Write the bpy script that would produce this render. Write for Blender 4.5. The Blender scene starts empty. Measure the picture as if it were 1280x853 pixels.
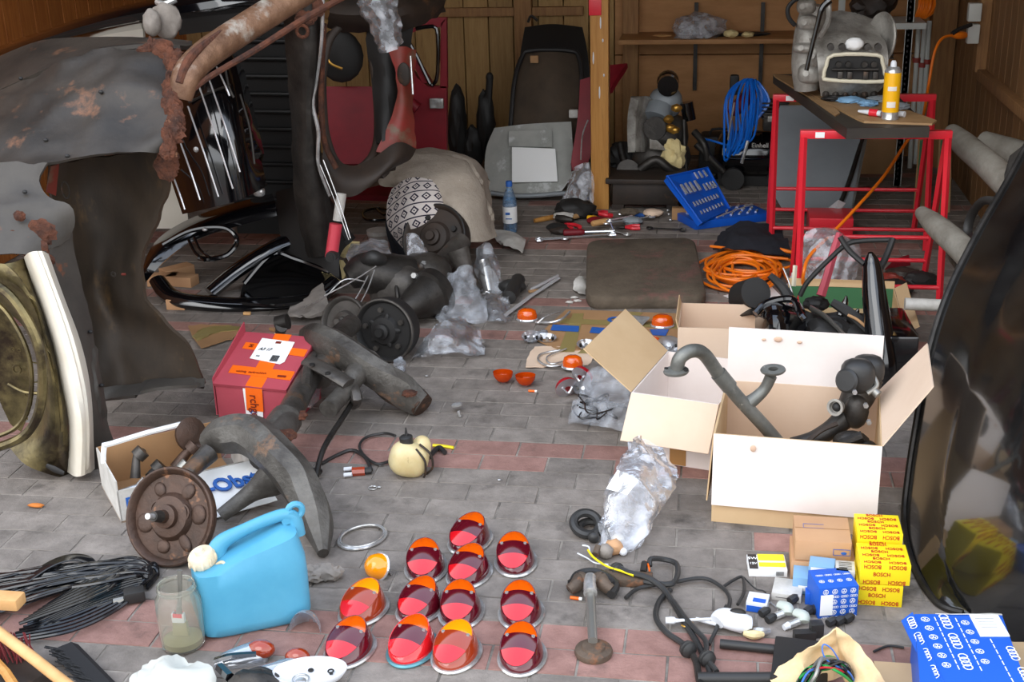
import bpy, bmesh, random
from math import *
from mathutils import Vector as V, Matrix as Mx, noise
random.seed(5)
SC = bpy.context.scene; COL = SC.collection
PI = pi
# ------------------------------------------------------------------ camera
F = 1610.0; TH = radians(20.5); PS = radians(9.45); RO = .030; H = 1.70
fw = V((-sin(PS)*cos(TH), cos(PS)*cos(TH), -sin(TH)))
r0 = V((cos(PS), sin(PS), 0)); u0 = r0.cross(fw)
rt = r0*cos(RO) - u0*sin(RO); up = r0*sin(RO) + u0*cos(RO)
cd = bpy.data.cameras.new('camera'); cam = bpy.data.objects.new('camera', cd); COL.objects.link(cam)
cd.sensor_width = 36; cd.lens = F/1280*36; cd.clip_start = .05; cd.clip_end = 200
m = Mx.Identity(4)
for i in range(3): m[i][0] = rt[i]; m[i][1] = up[i]; m[i][2] = -fw[i]
m[2][3] = H; cam.matrix_world = m; SC.camera = cam
def ray(x, y): return fw + rt*((x-640)/F) + up*((426.5-y)/F)
def g(x, y, z=0):
    d = ray(x, y); t = (z-H)/d.z; return V((d.x*t, d.y*t, z))
def w(x, y, Y):
    d = ray(x, y); t = Y/d.y; return V((d.x*t, Y, H+d.z*t))
# ------------------------------------------------------------------ materials
def lin(c):
    c = c/255; return c/12.92 if c <= .04045 else ((c+.055)/1.055)**2.4
def rgb(c): return (lin(c[0]), lin(c[1]), lin(c[2]), 1)
MATS = {}
def mat(name, c, rough=.6, metal=0, c2=None, ns=8, bump=0, coat=0, stops=(.35, .65), stretch=None, bs=None, trans=0, alpha=None, c3=None, ns3=20, s3=(.55, .62), ior=1.45, sss=0):
    m = bpy.data.materials.new(name); m.use_nodes = True; nt = m.node_tree; N = nt.nodes; L = nt.links
    b = N['Principled BSDF']; b.inputs['Base Color'].default_value = rgb(c); b.inputs['Roughness'].default_value = rough
    b.inputs['Metallic'].default_value = metal; b.inputs['Coat Weight'].default_value = coat; b.inputs['Coat Roughness'].default_value = .08
    b.inputs['IOR'].default_value = ior; b.inputs['Transmission Weight'].default_value = trans
    if alpha is not None: b.inputs['Alpha'].default_value = alpha
    if sss: b.inputs['Subsurface Weight'].default_value = sss; b.inputs['Subsurface Radius'].default_value = (.05, .02, .01)
    tc = N.new('ShaderNodeTexCoord'); src = tc.outputs['Object']
    if stretch:
        mp = N.new('ShaderNodeMapping'); mp.inputs['Scale'].default_value = stretch; L.new(src, mp.inputs[0]); src = mp.outputs[0]
    last = None
    def nz(scale, det=6):
        n = N.new('ShaderNodeTexNoise'); n.inputs['Scale'].default_value = scale; n.inputs['Detail'].default_value = det
        n.inputs['Roughness'].default_value = .65; L.new(src, n.inputs['Vector']); return n
    if c2:
        n = nz(ns); r = N.new('ShaderNodeValToRGB'); L.new(n.outputs[0], r.inputs[0])
        r.color_ramp.elements[0].position = stops[0]; r.color_ramp.elements[1].position = stops[1]
        r.color_ramp.elements[0].color = rgb(c); r.color_ramp.elements[1].color = rgb(c2); last = r.outputs[0]
    if c3:
        n = nz(ns3); r = N.new('ShaderNodeMapRange'); L.new(n.outputs[0], r.inputs[0]); r.inputs[1].default_value = s3[0]; r.inputs[2].default_value = s3[1]
        mx = N.new('ShaderNodeMix'); mx.data_type = 'RGBA'; L.new(r.outputs[0], mx.inputs[0])
        if last: L.new(last, mx.inputs[6])
        else: mx.inputs[6].default_value = rgb(c)
        mx.inputs[7].default_value = rgb(c3); last = mx.outputs[2]
    if last: L.new(last, b.inputs['Base Color'])
    if bump:
        n = nz(bs or ns*2.5); bp = N.new('ShaderNodeBump'); bp.inputs['Strength'].default_value = bump; bp.inputs['Distance'].default_value = .01
        L.new(n.outputs[0], bp.inputs['Height']); L.new(bp.outputs[0], b.inputs['Normal'])
    MATS[name] = m; return m
def plastic_film(name, tint=(225, 230, 238), dens=.19):
    m = bpy.data.materials.new(name); m.use_nodes = True; nt = m.node_tree; N = nt.nodes; L = nt.links; N.clear()
    o = N.new('ShaderNodeOutputMaterial'); t = N.new('ShaderNodeBsdfTransparent'); gl = N.new('ShaderNodeBsdfGlossy'); gl.inputs['Roughness'].default_value = .2
    d = N.new('ShaderNodeBsdfDiffuse'); d.inputs[0].default_value = rgb(tint); a = N.new('ShaderNodeMixShader'); b = N.new('ShaderNodeMixShader')
    tc = N.new('ShaderNodeTexCoord'); n = N.new('ShaderNodeTexNoise'); n.inputs['Scale'].default_value = 22; n.inputs['Detail'].default_value = 5; L.new(tc.outputs['Object'], n.inputs['Vector'])
    r = N.new('ShaderNodeMapRange'); r.inputs[1].default_value = .4; r.inputs[2].default_value = .7; r.inputs[3].default_value = dens*.5; r.inputs[4].default_value = dens*1.9
    L.new(n.outputs[0], r.inputs[0]); L.new(r.outputs[0], a.inputs[0]); L.new(t.outputs[0], a.inputs[1]); L.new(d.outputs[0], a.inputs[2])
    fr = N.new('ShaderNodeLayerWeight'); fr.inputs[0].default_value = .32; fm = N.new('ShaderNodeMath'); fm.operation = 'MULTIPLY'; fm.inputs[1].default_value = .55; L.new(fr.outputs[0], fm.inputs[0]); L.new(fm.outputs[0], b.inputs[0]); L.new(a.outputs[0], b.inputs[1]); L.new(gl.outputs[0], b.inputs[2])
    bp = N.new('ShaderNodeBump'); bp.inputs['Strength'].default_value = .6; bp.inputs['Distance'].default_value = .02; L.new(n.outputs[0], bp.inputs['Height']); L.new(bp.outputs[0], gl.inputs['Normal'])
    L.new(b.outputs[0], o.inputs[0]); MATS[name] = m; return m
def tint_attr(m, lo=.75, hi=1.2):
    """per-piece shade from the 'shade' face attribute"""
    nt = m.node_tree; N = nt.nodes; L = nt.links; b = N['Principled BSDF']; inp = b.inputs['Base Color']
    at = N.new('ShaderNodeAttribute'); at.attribute_name = 'shade'; r = N.new('ShaderNodeMapRange'); r.inputs[3].default_value = lo; r.inputs[4].default_value = hi
    L.new(at.outputs['Fac'], r.inputs[0]); mx = N.new('ShaderNodeMix'); mx.data_type = 'RGBA'; mx.blend_type = 'MULTIPLY'; mx.inputs[0].default_value = 1
    if inp.links: L.new(inp.links[0].from_socket, mx.inputs[6])
    else: mx.inputs[6].default_value = inp.default_value
    L.new(r.outputs[0], mx.inputs[7]); L.new(mx.outputs[2], inp)
    return m
# ------------------------------------------------------------------ mesh builder (all coordinates are world coordinates through the frame T)
def frame(loc=(0, 0, 0), rz=0, rx=0, ry=0):
    return Mx.Translation(V(loc)) @ Mx.Rotation(rz, 4, 'Z') @ Mx.Rotation(rx, 4, 'X') @ Mx.Rotation(ry, 4, 'Y')
def aim(p, d, roll=0, upv=(0, 0, 1)):
    """frame at p whose z axis points along d"""
    z = V(d).normalized(); x = V(upv).cross(z)
    if x.length < 1e-4: x = V((1, 0, 0))
    x.normalize(); y = z.cross(x); m = Mx.Identity(4)
    for i in range(3): m[i][0] = x[i]; m[i][1] = y[i]; m[i][2] = z[i]; m[i][3] = p[i]
    return m @ Mx.Rotation(roll, 4, 'Z')
def smooth(pts, n=6, closed=False):
    pts = [V(p) for p in pts]; k = len(pts)
    if k < 3: return pts
    out = []
    for i in range(k if closed else k-1):
        if closed: a, b, c, d = pts[(i-1) % k], pts[i], pts[(i+1) % k], pts[(i+2) % k]
        else: a, b, c, d = pts[max(i-1, 0)], pts[i], pts[i+1], pts[min(i+2, k-1)]
        for j in range(n):
            t = j/n; out.append(.5*((2*b)+(c-a)*t+(2*a-5*b+4*c-d)*t*t+(3*b-a-3*c+d)*t**3))
    if not closed: out.append(pts[-1])
    return out
class MB:
    def __init__(s, T=None): s.bm = bmesh.new(); s.T = T or Mx.Identity(4); s.mi = 0; s.uv = s.bm.loops.layers.uv.new('UVMap')
    def mat(s, i): s.mi = i; return s
    def v(s, p): return s.bm.verts.new(s.T @ V(p))
    def f(s, vs, uvs=None):
        try: fa = s.bm.faces.new(vs)
        except ValueError: return None
        fa.material_index = s.mi
        if uvs:
            for l, q in zip(fa.loops, uvs): l[s.uv].uv = q
        return fa
    def box(s, c, size, T=None, bev=0, taper=1):
        x, y, z = [q/2 for q in size]; c = V(c); T = T or Mx.Identity(4)
        vs = []
        for sz in (-1, 1):
            k = 1 if sz < 0 else taper
            for sx, sy in ((-1, -1), (1, -1), (1, 1), (-1, 1)): vs.append(s.v(T @ (c+V((sx*x*k, sy*y*k, sz*z)))))
        fs = [s.f([vs[i] for i in q]) for q in ((3, 2, 1, 0), (4, 5, 6, 7), (0, 1, 5, 4), (1, 2, 6, 5), (2, 3, 7, 6), (3, 0, 4, 7))]
        if bev:
            es = {e for f in fs for e in f.edges}
            r = bmesh.ops.bevel(s.bm, geom=list(es), offset=bev, segments=2, affect='EDGES', profile=.6)
            for f in r['faces']: f.material_index = s.mi
        return s
    def ring(s, c, ax, ay, n, ph=0): return [s.v(V(c)+ax*cos(ph+2*PI*i/n)+ay*sin(ph+2*PI*i/n)) for i in range(n)]
    def bridge(s, a, b):
        n = len(a)
        for i in range(n): s.f([a[i], a[(i+1) % n], b[(i+1) % n], b[i]], [(i/n, 0), ((i+1)/n, 0), ((i+1)/n, 1), (i/n, 1)])
    def cyl(s, p0, p1, r0, r1=None, n=16, caps=True):
        r1 = r0 if r1 is None else r1; return s.tube([p0, p1], [r0, r1], n, caps=caps, sm=0)
    def tube(s, pts, r, n=8, caps=True, sm=6, closed=False, flat=None):
        """round or flattened tube; r number or list per control point; flat = (kx, ky, up)"""
        P = [V(p) for p in pts]; R = r if isinstance(r, (list, tuple)) else [r]*len(P)
        if sm and len(P) > 2:
            RP = smooth([V((q, 0, 0)) for q in R], sm, closed); P = smooth(P, sm, closed); R = [max(q.x, 1e-4) for q in RP]
        k = len(P); prev = None; x = None
        for i in range(k):
            if closed: t = P[(i+1) % k]-P[i-1]
            else: t = P[min(i+1, k-1)]-P[max(i-1, 0)]
            if t.length < 1e-9: t = V((0, 0, 1))
            t.normalize()
            if x is None:
                u = V(flat[2]) if flat else (V((0, 0, 1)) if abs(t.z) < .9 else V((1, 0, 0)))
                x = t.cross(u).normalized()
            elif flat: x = t.cross(V(flat[2])).normalized()
            else: x = (x-t*x.dot(t)).normalized()
            y = x.cross(t); kx, ky = (flat[0], flat[1]) if flat else (1, 1)
            rg = s.ring(P[i], x*R[i]*kx, y*R[i]*ky, n)
            if prev: s.bridge(prev, rg)
            else: first = rg
            prev = rg
        if closed: s.bridge(prev, first)
        elif caps: s.f(first[::-1]); s.f(prev)
        return s
    def lathe(s, prof, n=24, T=None, sx=1, sy=1, caps=True):
        """prof = [(r, z)...] about z in T"""
        T = T or Mx.Identity(4); prev = None
        X = T.to_3x3() @ V((sx, 0, 0)); Yv = T.to_3x3() @ V((0, sy, 0))
        for i, (r, z) in enumerate(prof):
            c = T @ V((0, 0, z)); rg = s.ring(c, X*max(r, 1e-4), Yv*max(r, 1e-4), n)
            if prev: s.bridge(prev, rg)
            elif caps: s.f(rg[::-1])
            prev = rg
        if caps: s.f(prev)
        return s
    def ell(s, c, rad, T=None, n=16, m=8, pw=1):
        T = T or Mx.Identity(4); prev = None
        for j in range(m+1):
            a = -PI/2+PI*j/m; rr = max(cos(a), 1e-3)**pw; z = sin(a)
            rg = []
            for i in range(n):
                b = 2*PI*i/n; cx, sy_ = cos(b), sin(b)
                if pw < 1: cx = copysign(abs(cx)**pw, cx); sy_ = copysign(abs(sy_)**pw, sy_)
                rg.append(s.v(T @ (V(c)+V((rad[0]*rr*cx, rad[1]*rr*sy_, rad[2]*(copysign(abs(z)**pw, z)))))))
            if prev:
                for i in range(n): s.f([prev[i], prev[(i+1) % n], rg[(i+1) % n], rg[i]], [(i/n, (j-1)/m), ((i+1)/n, (j-1)/m), ((i+1)/n, j/m), (i/n, j/m)])
            prev = rg
        return s
    def torus(s, c, R, r, T=None, n=28, m=8, sy=1, ky=1):
        T = T or Mx.Identity(4)
        P = [T @ (V(c)+V((R*cos(2*PI*i/n), R*sy*sin(2*PI*i/n), 0))) for i in range(n)]
        return s.tube(P, r, m, sm=0, closed=True, flat=(1, ky, T.to_3x3() @ V((0, 0, 1))))
    def poly(s, pts, th, d=None):
        """outline (list of 3D points) extruded by th along d (default: its normal)"""
        P = [V(p) for p in pts]
        if d is None:
            nrm = V((0, 0, 0))
            for i in range(len(P)): nrm += P[i].cross(P[(i+1) % len(P)])
            d = nrm.normalized()
        d = V(d)*th; a = [s.v(p) for p in P]; b = [s.v(p+d) for p in P]; n = len(P)
        s.f(a[::-1]); s.f(b)
        for i in range(n): s.f([a[i], a[(i+1) % n], b[(i+1) % n], b[i]])
        return s
    def loft(s, rows, nu=16, nv=12, th=.003, amp=0, sc=6, sm=True, rough_edge=0, seed=0, back=(0, 1, 0), holes=()):
        """smooth sheet through rows of points, given a thickness; amp crumples it"""
        def res(row, n):
            q = smooth(row, 8) if (len(row) > 2 and sm) else [V(p) for p in row]
            L = [0]
            for i in range(1, len(q)): L.append(L[-1]+(q[i]-q[i-1]).length)
            out = []
            for k in range(n+1):
                t = L[-1]*k/n; i = 1
                while i < len(L)-1 and L[i] < t: i += 1
                a = 0 if L[i] == L[i-1] else (t-L[i-1])/(L[i]-L[i-1]); out.append(q[i-1].lerp(q[i], min(max(a, 0), 1)))
            return out
        R = [res(r, nu) for r in rows]; C = [res([R[j][i] for j in range(len(R))], nv) for i in range(nu+1)]
        grid = [[C[i][j] for i in range(nu+1)] for j in range(nv+1)]
        nor = [[None]*(nu+1) for _ in range(nv+1)]
        for j in range(nv+1):
            for i in range(nu+1):
                a = grid[j][min(i+1, nu)]-grid[j][max(i-1, 0)]; b = grid[min(j+1, nv)][i]-grid[max(j-1, 0)][i]; nn = a.cross(b)
                nn = nn.normalized() if nn.length > 1e-10 else V((0, -1, 0))
                if nn.dot(V(back)) < 0: nn = -nn
                nor[j][i] = nn
        if amp or rough_edge:
            for j in range(nv+1):
                for i in range(nu+1):
                    p = grid[j][i]; q = p*sc+V((seed*7.3, seed*3.1, 0)); o = (1-2*abs(noise.noise(q)))*.7+noise.noise(q*2.3)*.5
                    dp = nor[j][i]*(-o*amp)
                    if rough_edge and (i in (0, nu) or j in (0, nv)):
                        dp += V((noise.noise(q*4+V((9, 0, 0))), 0, noise.noise(q*4+V((0, 9, 0)))))*rough_edge
                    grid[j][i] = p+dp
        a = [[s.v(p) for p in r] for r in grid]
        b = [[s.v(grid[j][i]+nor[j][i]*th) for i in range(nu+1)] for j in range(nv+1)] if th else None
        def uv(i, j): return (i/nu, j/nv)
        for j in range(nv):
            for i in range(nu):
                if (i, j) in holes: continue
                s.f([a[j][i], a[j][i+1], a[j+1][i+1], a[j+1][i]], [uv(i, j), uv(i+1, j), uv(i+1, j+1), uv(i, j+1)])
                if b: s.f([b[j+1][i], b[j+1][i+1], b[j][i+1], b[j][i]], [uv(i, j+1), uv(i+1, j+1), uv(i+1, j), uv(i, j)])
        if b:
            for i in range(nu): s.f([a[0][i], b[0][i], b[0][i+1], a[0][i+1]]); s.f([a[nv][i+1], b[nv][i+1], b[nv][i], a[nv][i]])
            for j in range(nv): s.f([a[j][0], a[j+1][0], b[j+1][0], b[j][0]]); s.f([a[j][nu], b[j][nu], b[j+1][nu], a[j+1][nu]])
        return s
    def text(s, body, size, T, bold=.0, ext=.0004, sx=1, shear=0):
        cu = bpy.data.curves.new('t', 'FONT'); cu.body = body; cu.size = size; cu.extrude = ext; cu.offset = bold*size; cu.align_x = 'CENTER'; cu.align_y = 'CENTER'; cu.shear = shear; cu.resolution_u = 3
        o = bpy.data.objects.new('t', cu); me = o.to_mesh(); vs = [s.v(T @ V((q.co.x*sx, q.co.y, q.co.z))) for q in me.vertices]
        for p in me.polygons: s.f([vs[i] for i in p.vertices])
        o.to_mesh_clear(); bpy.data.objects.remove(o); bpy.data.curves.remove(cu); return s
    def blob(s, c, rad, seed=0, amp=.3, sc=3, sub=3, flat=None, T=None):
        T = T or Mx.Identity(4); r = bmesh.ops.create_icosphere(s.bm, subdivisions=sub, radius=1)
        for v_ in r['verts']:
            d = v_.co.copy(); q = d*sc+V((seed*5.1, seed*2.7, seed)); k = 1+amp*((1-2*abs(noise.noise(q)))*.8+noise.noise(q*2.6)*.6)
            p = V((d.x*rad[0]*k, d.y*rad[1]*k, d.z*rad[2]*k)); p = T @ p+V(c)
            if flat is not None and p.z < flat: p.z = flat+.0005
            v_.co = s.T @ p
        fs = {f for v_ in r['verts'] for f in v_.link_faces}
        for f in fs: f.material_index = s.mi
        return s
    def build(s, name, mats, parent=None, ang=40, flat=False, kind=None):
        bm = s.bm; bmesh.ops.recalc_face_normals(bm, faces=bm.faces[:])
        me = bpy.data.meshes.new(name); o = bpy.data.objects.new(name, me); COL.objects.link(o)
        if parent is not None:
            Wp = parent.matrix_basis; q = parent.parent
            while q is not None: Wp = q.matrix_basis @ Wp; q = q.parent
            Mi = Wp.inverted(); o.parent = parent
        else:
            xs = [q.co for q in bm.verts]; lo = V([min(p[i] for p in xs) for i in range(3)]); hi = V([max(p[i] for p in xs) for i in range(3)])
            base = V(((lo.x+hi.x)/2, (lo.y+hi.y)/2, lo.z)); o.location = base; o.matrix_basis = Mx.Translation(base); Mi = Mx.Translation(-base)
        for v_ in bm.verts: v_.co = Mi @ v_.co
        bm.to_mesh(me); bm.free()
        if not isinstance(mats, (list, tuple)): mats = [mats]
        for q in mats: me.materials.append(MATS[q] if isinstance(q, str) else q)
        if not flat:
            for p in me.polygons: p.use_smooth = True
            me.set_sharp_from_angle(angle=radians(ang))
        if kind: o['kind'] = kind
        return o
def thing(name, label, cat, loc=(0, 0, 0), rz=0, group=None):
    o = bpy.data.objects.new(name, None); COL.objects.link(o); o.matrix_basis = frame(loc, rz); o.empty_display_size = .02
    o['label'] = label; o['category'] = cat
    if group: o['group'] = group
    return o
def tag(o, label, cat, group=None):
    o['label'] = label; o['category'] = cat
    if group: o['group'] = group
    return o
def struct(o): o['kind'] = 'structure'; return o
def clone(root, M, label=None, group=None, name=None):
    r = root.copy(); COL.objects.link(r); r.matrix_basis = M
    if label: r['label'] = label
    if group: r['group'] = group
    for ch in list(root.children):
        c = ch.copy(); COL.objects.link(c); c.parent = r
        for gc in list(ch.children):
            d = gc.copy(); COL.objects.link(d); d.parent = c
    return r
# ------------------------------------------------------------------ palette
mat('paver_grey', (116, 108, 101), .8, c2=(142, 133, 125), ns=14, bump=.35, bs=90, c3=(80, 74, 69), ns3=5, s3=(.58, .72)); tint_attr(MATS['paver_grey'], .82, 1.15)
mat('paver_pink', (136, 101, 92), .8, c2=(160, 122, 112), ns=14, bump=.35, bs=90, c3=(92, 74, 68), ns3=5, s3=(.6, .75)); tint_attr(MATS['paver_pink'], .85, 1.15)
mat('joint_sand', (158, 150, 140), .95, c2=(92, 86, 80), ns=9, bump=.4, bs=80)
mat('plank_brown', (112, 78, 46), .7, c2=(142, 104, 64), ns=4, stretch=(14, 14, 1.2), bump=.2, bs=8, stops=(.3, .7)); tint_attr(MATS['plank_brown'], .8, 1.15)
mat('plank_red', (150, 84, 36), .6, c2=(176, 108, 50), ns=4, stretch=(14, 14, 1.2), bump=.15, bs=8); tint_attr(MATS['plank_red'], .85, 1.15)
mat('plank_yellow', (146, 112, 66), .7, c2=(166, 132, 82), ns=4, stretch=(12, 12, 1.2), c3=(90, 60, 32), ns3=3, s3=(.66, .72)); tint_attr(MATS['plank_yellow'], .85, 1.12)
mat('panel_wood', (166, 118, 72), .7, c2=(182, 132, 84), ns=3, stretch=(1.5, 1.5, 6)); tint_attr(MATS['panel_wood'], .95, 1.05)
mat('stud_wood', (130, 92, 56), .7, c2=(158, 116, 72), ns=4, stretch=(12, 12, 1))
mat('post_wood', (176, 120, 56), .55, c2=(196, 142, 74), ns=4, stretch=(14, 14, .8), c3=(120, 76, 34), ns3=2.2, s3=(.62, .7))
mat('ceiling_wood', (92, 66, 42), .8, c2=(110, 82, 54), ns=4, stretch=(12, 1, 12))
mat('shelf_wood', (176, 128, 78), .6, c2=(150, 104, 60), ns=5, stretch=(1, 8, 8))
mat('rust_grey', (64, 57, 50), .52, .05, c2=(42, 38, 34), ns=3.5, bump=.25, bs=14, c3=(128, 88, 64), ns3=4.5, s3=(.6, .7))
mat('rust_grey_light', (74, 69, 63), .55, .05, c2=(60, 56, 52), ns=5, bump=.2, bs=16, c3=(118, 72, 50), ns3=9, s3=(.64, .7))
mat('brown_panel', (68, 55, 42), .6, .15, c2=(50, 42, 34), ns=4, bump=.25, bs=10, c3=(98, 76, 50), ns3=6, s3=(.58, .72), stretch=(1.5, 1.5, .7))
mat('rust', (104, 60, 40), .85, c2=(58, 36, 28), ns=22, bump=.9, bs=50, c3=(156, 112, 86), ns3=30, s3=(.64, .7))
mat('rust_pillar', (138, 104, 80), .45, .3, c2=(92, 64, 46), ns=12, bump=.4, bs=40, c3=(176, 168, 156), ns3=5, s3=(.58, .68))
mat('metal_sky_glare', (250, 244, 230), .4, .15, c2=(240, 230, 210), ns=5, bump=.1, bs=14, coat=.6)  # bare metal strip; blown-out sky reflection painted in as near-white base colour
mat('yellow_metal', (140, 126, 86), .3, .75, c2=(70, 62, 46), ns=7, bump=.2, bs=22, c3=(60, 50, 40), ns3=5, s3=(.5, .6))
mat('dark_metal', (70, 66, 62), .45, .6, c2=(46, 44, 42), ns=10, bump=.3, bs=30)
mat('greasy', (92, 87, 82), .42, .35, c2=(58, 54, 50), ns=9, bump=.35, bs=26, c3=(108, 80, 58), ns3=7, s3=(.6, .7))
mat('cast_arm', (104, 100, 94), .45, .35, c2=(64, 60, 56), ns=9, bump=.45, bs=40, c3=(128, 98, 76), ns3=7, s3=(.6, .68))
mat('drum_rust', (84, 62, 50), .45, .35, c2=(62, 48, 40), ns=12, bump=.4, bs=24, c3=(136, 96, 70), ns3=16, s3=(.6, .68))
mat('black_gloss', (9, 9, 12), .12, coat=1)
mat('black_dusty', (15, 15, 16), .16, coat=1, c2=(32, 32, 31), ns=5, c3=(120, 120, 116), ns3=70, s3=(.74, .77), bump=.02)
mat('black_matt', (34, 33, 32), .6, c2=(36, 34, 33), ns=8)
mat('ribbed_black', (16, 16, 16), .55)
mat('rubber', (46, 45, 44), .45, bump=.1, ns=20)
mat('cable_black', (20, 21, 24), .22, coat=.5)
mat('chrome', (232, 234, 238), .09, .72)
mat('dull_chrome', (216, 216, 216), .22, .6, c2=(170, 168, 164), ns=30)
mat('strip_alu', (226, 226, 228), .25, .5)
mat('alu_cast', (188, 184, 176), .42, .3, c2=(120, 114, 106), ns=8, bump=.4, bs=40, c3=(96, 84, 70), ns3=5, s3=(.6, .7))
mat('cream_edge', (222, 214, 190), .5)
mat('red_paint', (134, 20, 34), .55, c2=(112, 18, 30), ns=4)
mat('red_rusty', (140, 46, 40), .5, c2=(104, 58, 44), ns=5, c3=(110, 92, 74), ns3=4, s3=(.56, .64))
mat('brown_dark', (58, 46, 38), .6, c2=(40, 34, 30), ns=6, c3=(96, 66, 44), ns3=8, s3=(.6, .7))
mat('trestle_red', (222, 42, 56), .35, coat=.2)
mat('trestle_pink', (214, 70, 84), .4)
mat('dark_board', (60, 54, 46), .6, c2=(48, 42, 38), ns=6)
mat('hardboard', (166, 132, 92), .6, c2=(148, 116, 80), ns=8)
mat('grey_panel', (146, 152, 156), .4, c2=(132, 138, 142), ns=2)
mat('pale_panel', (172, 172, 166), .5, c2=(146, 148, 142), ns=4, c3=(196, 198, 196), ns3=7)
mat('white_paper', (244, 244, 242), .7)
mat('white_plastic', (222, 224, 228), .35)
mat('white_dirty', (212, 208, 202), .6, c2=(182, 178, 170), ns=14)
mat('carton_light', (226, 200, 176), .8, c2=(218, 190, 164), ns=3)
mat('carton_white', (236, 226, 220), .75, c2=(228, 216, 208), ns=3)
mat('carton_tan', (206, 176, 136), .8, c2=(196, 164, 124), ns=3)
mat('carton_brown', (172, 132, 92), .8, c2=(160, 122, 84), ns=4)
mat('parcel_brown', (196, 152, 112), .75, c2=(186, 142, 104), ns=4)
mat('tape_brown', (172, 128, 78), .35)
mat('tape_khaki', (150, 134, 84), .3)
mat('stain', (204, 172, 148), .8)
mat('foam_mat', (102, 90, 76), .9, c2=(82, 72, 60), ns=9, bump=.5, bs=60, c3=(116, 82, 74), ns3=7, s3=(.56, .7))
mat('seat_back', (86, 72, 58), .85, c2=(66, 56, 46), ns=4, bump=.2)
mat('blanket', (172, 160, 146), .95, c2=(156, 144, 130), ns=10, bump=.5, bs=60)
mat('cloth_dark', (26, 27, 34), .9, c2=(38, 38, 46), ns=10, bump=.4)
mat('cloth_cream', (232, 204, 160), .85, c2=(220, 184, 136), ns=12, bump=.3, bs=40, sss=.1)
mat('rag_grey', (150, 142, 134), .9, c2=(120, 112, 104), ns=10, bump=.4)
mat('pink_box', (178, 74, 86), .6, c2=(168, 66, 78), ns=3)
mat('orange_tape', (248, 108, 24), .4)
mat('tape_print', (120, 40, 20), .5)
mat('blue_ink', (42, 96, 176), .6)
mat('black_ink', (24, 24, 24), .6)
mat('bosch_yellow', (250, 222, 30), .45)
mat('bosch_red', (190, 44, 30), .5)
mat('part_blue', (30, 92, 196), .5)
mat('pale_blue', (130, 172, 206), .5)
mat('blue_can', (72, 148, 180), .4, c2=(88, 162, 192), ns=3, sss=.05, bump=.04, bs=20)
mat('cap_cream', (232, 220, 196), .45, c2=(206, 186, 152), ns=20)
mat('tank_cream', (226, 212, 168), .4, c2=(206, 184, 132), ns=6, sss=.2, c3=(136, 92, 52), ns3=14, s3=(.66, .7))
mat('case_blue', (16, 88, 196), .35)
mat('hose_blue', (20, 110, 214), .3, coat=.3)
mat('cord_orange', (240, 122, 22), .4)
mat('lens_amber', (228, 92, 6), .12, coat=1, c2=(208, 78, 8), ns=30)
mat('lens_yellow', (250, 150, 10), .12, coat=1)
mat('lens_red', (206, 20, 30), .12, coat=1)
mat('lens_dark', (84, 10, 24), .12, coat=1)
mat('lens_brown', (150, 52, 22), .12, coat=1)
mat('orange_lens', (226, 84, 10), .15, coat=1)
mat('gold', (196, 150, 70), .35, .8)
mat('wood_stick', (222, 176, 120), .6, c2=(206, 156, 100), ns=10)
mat('bristle', (30, 30, 32), .7)
mat('bristle_red', (120, 44, 48), .8)
mat('glass_jar', (244, 244, 238), .08, trans=.9, ior=1.25, c2=(222, 220, 204), ns=5)
mat('liquid', (168, 160, 124), .4)
plastic_film('bottle_blue', (120, 160, 200), .35)
mat('can_yellow', (246, 182, 20), .3)
mat('can_label', (236, 226, 214), .5)
mat('socket_grey', (196, 196, 188), .5)
mat('rack_grey', (182, 184, 178), .5)
mat('green_print', (60, 112, 76), .6)
mat('foam_yellow', (226, 206, 150), .9, bump=.5, ns=30)
mat('relay_grey', (186, 192, 182), .4)
mat('rod_grey', (142, 140, 134), .35, .6)
mat('rust_iron', (108, 92, 78), .6, .3, c2=(84, 72, 62), ns=14, bump=.4, bs=40, c3=(130, 92, 68), ns3=20)
mat('pipe_iron', (124, 124, 118), .42, .4, c2=(88, 88, 84), ns=9, bump=.2, bs=40, c3=(176, 172, 162), ns3=30, s3=(.64, .7))
mat('exhaust_grey', (150, 146, 136), .7, c2=(118, 112, 102), ns=8, bump=.5, bs=30)
mat('leaf', (196, 116, 50), .8)
mat('wire_green', (20, 140, 60), .4); mat('wire_blue', (60, 110, 190), .4); mat('wire_red', (180, 30, 40), .4); mat('wire_yellow', (236, 214, 20), .4)
mat('cream_board', (214, 208, 194), .7)
mat('patina_blue', (96, 150, 160), .4, .5)
plastic_film('film'); plastic_film('film_dense', (228, 230, 236), .32); plastic_film('film_thin', (215, 225, 240), .1)
# ------------------------------------------------------------------ light: an overcast bright sky in front of the open garage
wd = bpy.data.worlds.new('sky'); SC.world = wd; wd.use_nodes = True; nt = wd.node_tree; bg = nt.nodes['Background']
tc = nt.nodes.new('ShaderNodeTexCoord'); sp = nt.nodes.new('ShaderNodeSeparateXYZ'); nt.links.new(tc.outputs['Generated'], sp.inputs[0])
cr = nt.nodes.new('ShaderNodeValToRGB'); nt.links.new(sp.outputs[2], cr.inputs[0]); e = cr.color_ramp.elements
e[0].position = 0; e[0].color = (.28, .28, .27, 1); e[1].position = .06; e[1].color = (.92, .95, 1, 1)
e2 = cr.color_ramp.elements.new(.35); e2.color = (.92, .94, .96, 1); e3 = cr.color_ramp.elements.new(1); e3.color = (.40, .50, .68, 1)
nt.links.new(cr.outputs[0], bg.inputs[0]); bg.inputs[1].default_value = 2.95
sl = bpy.data.lights.new('sun', 'SUN'); sl.energy = 1.1; sl.angle = radians(40); sl.color = (1, .97, .92)
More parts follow.
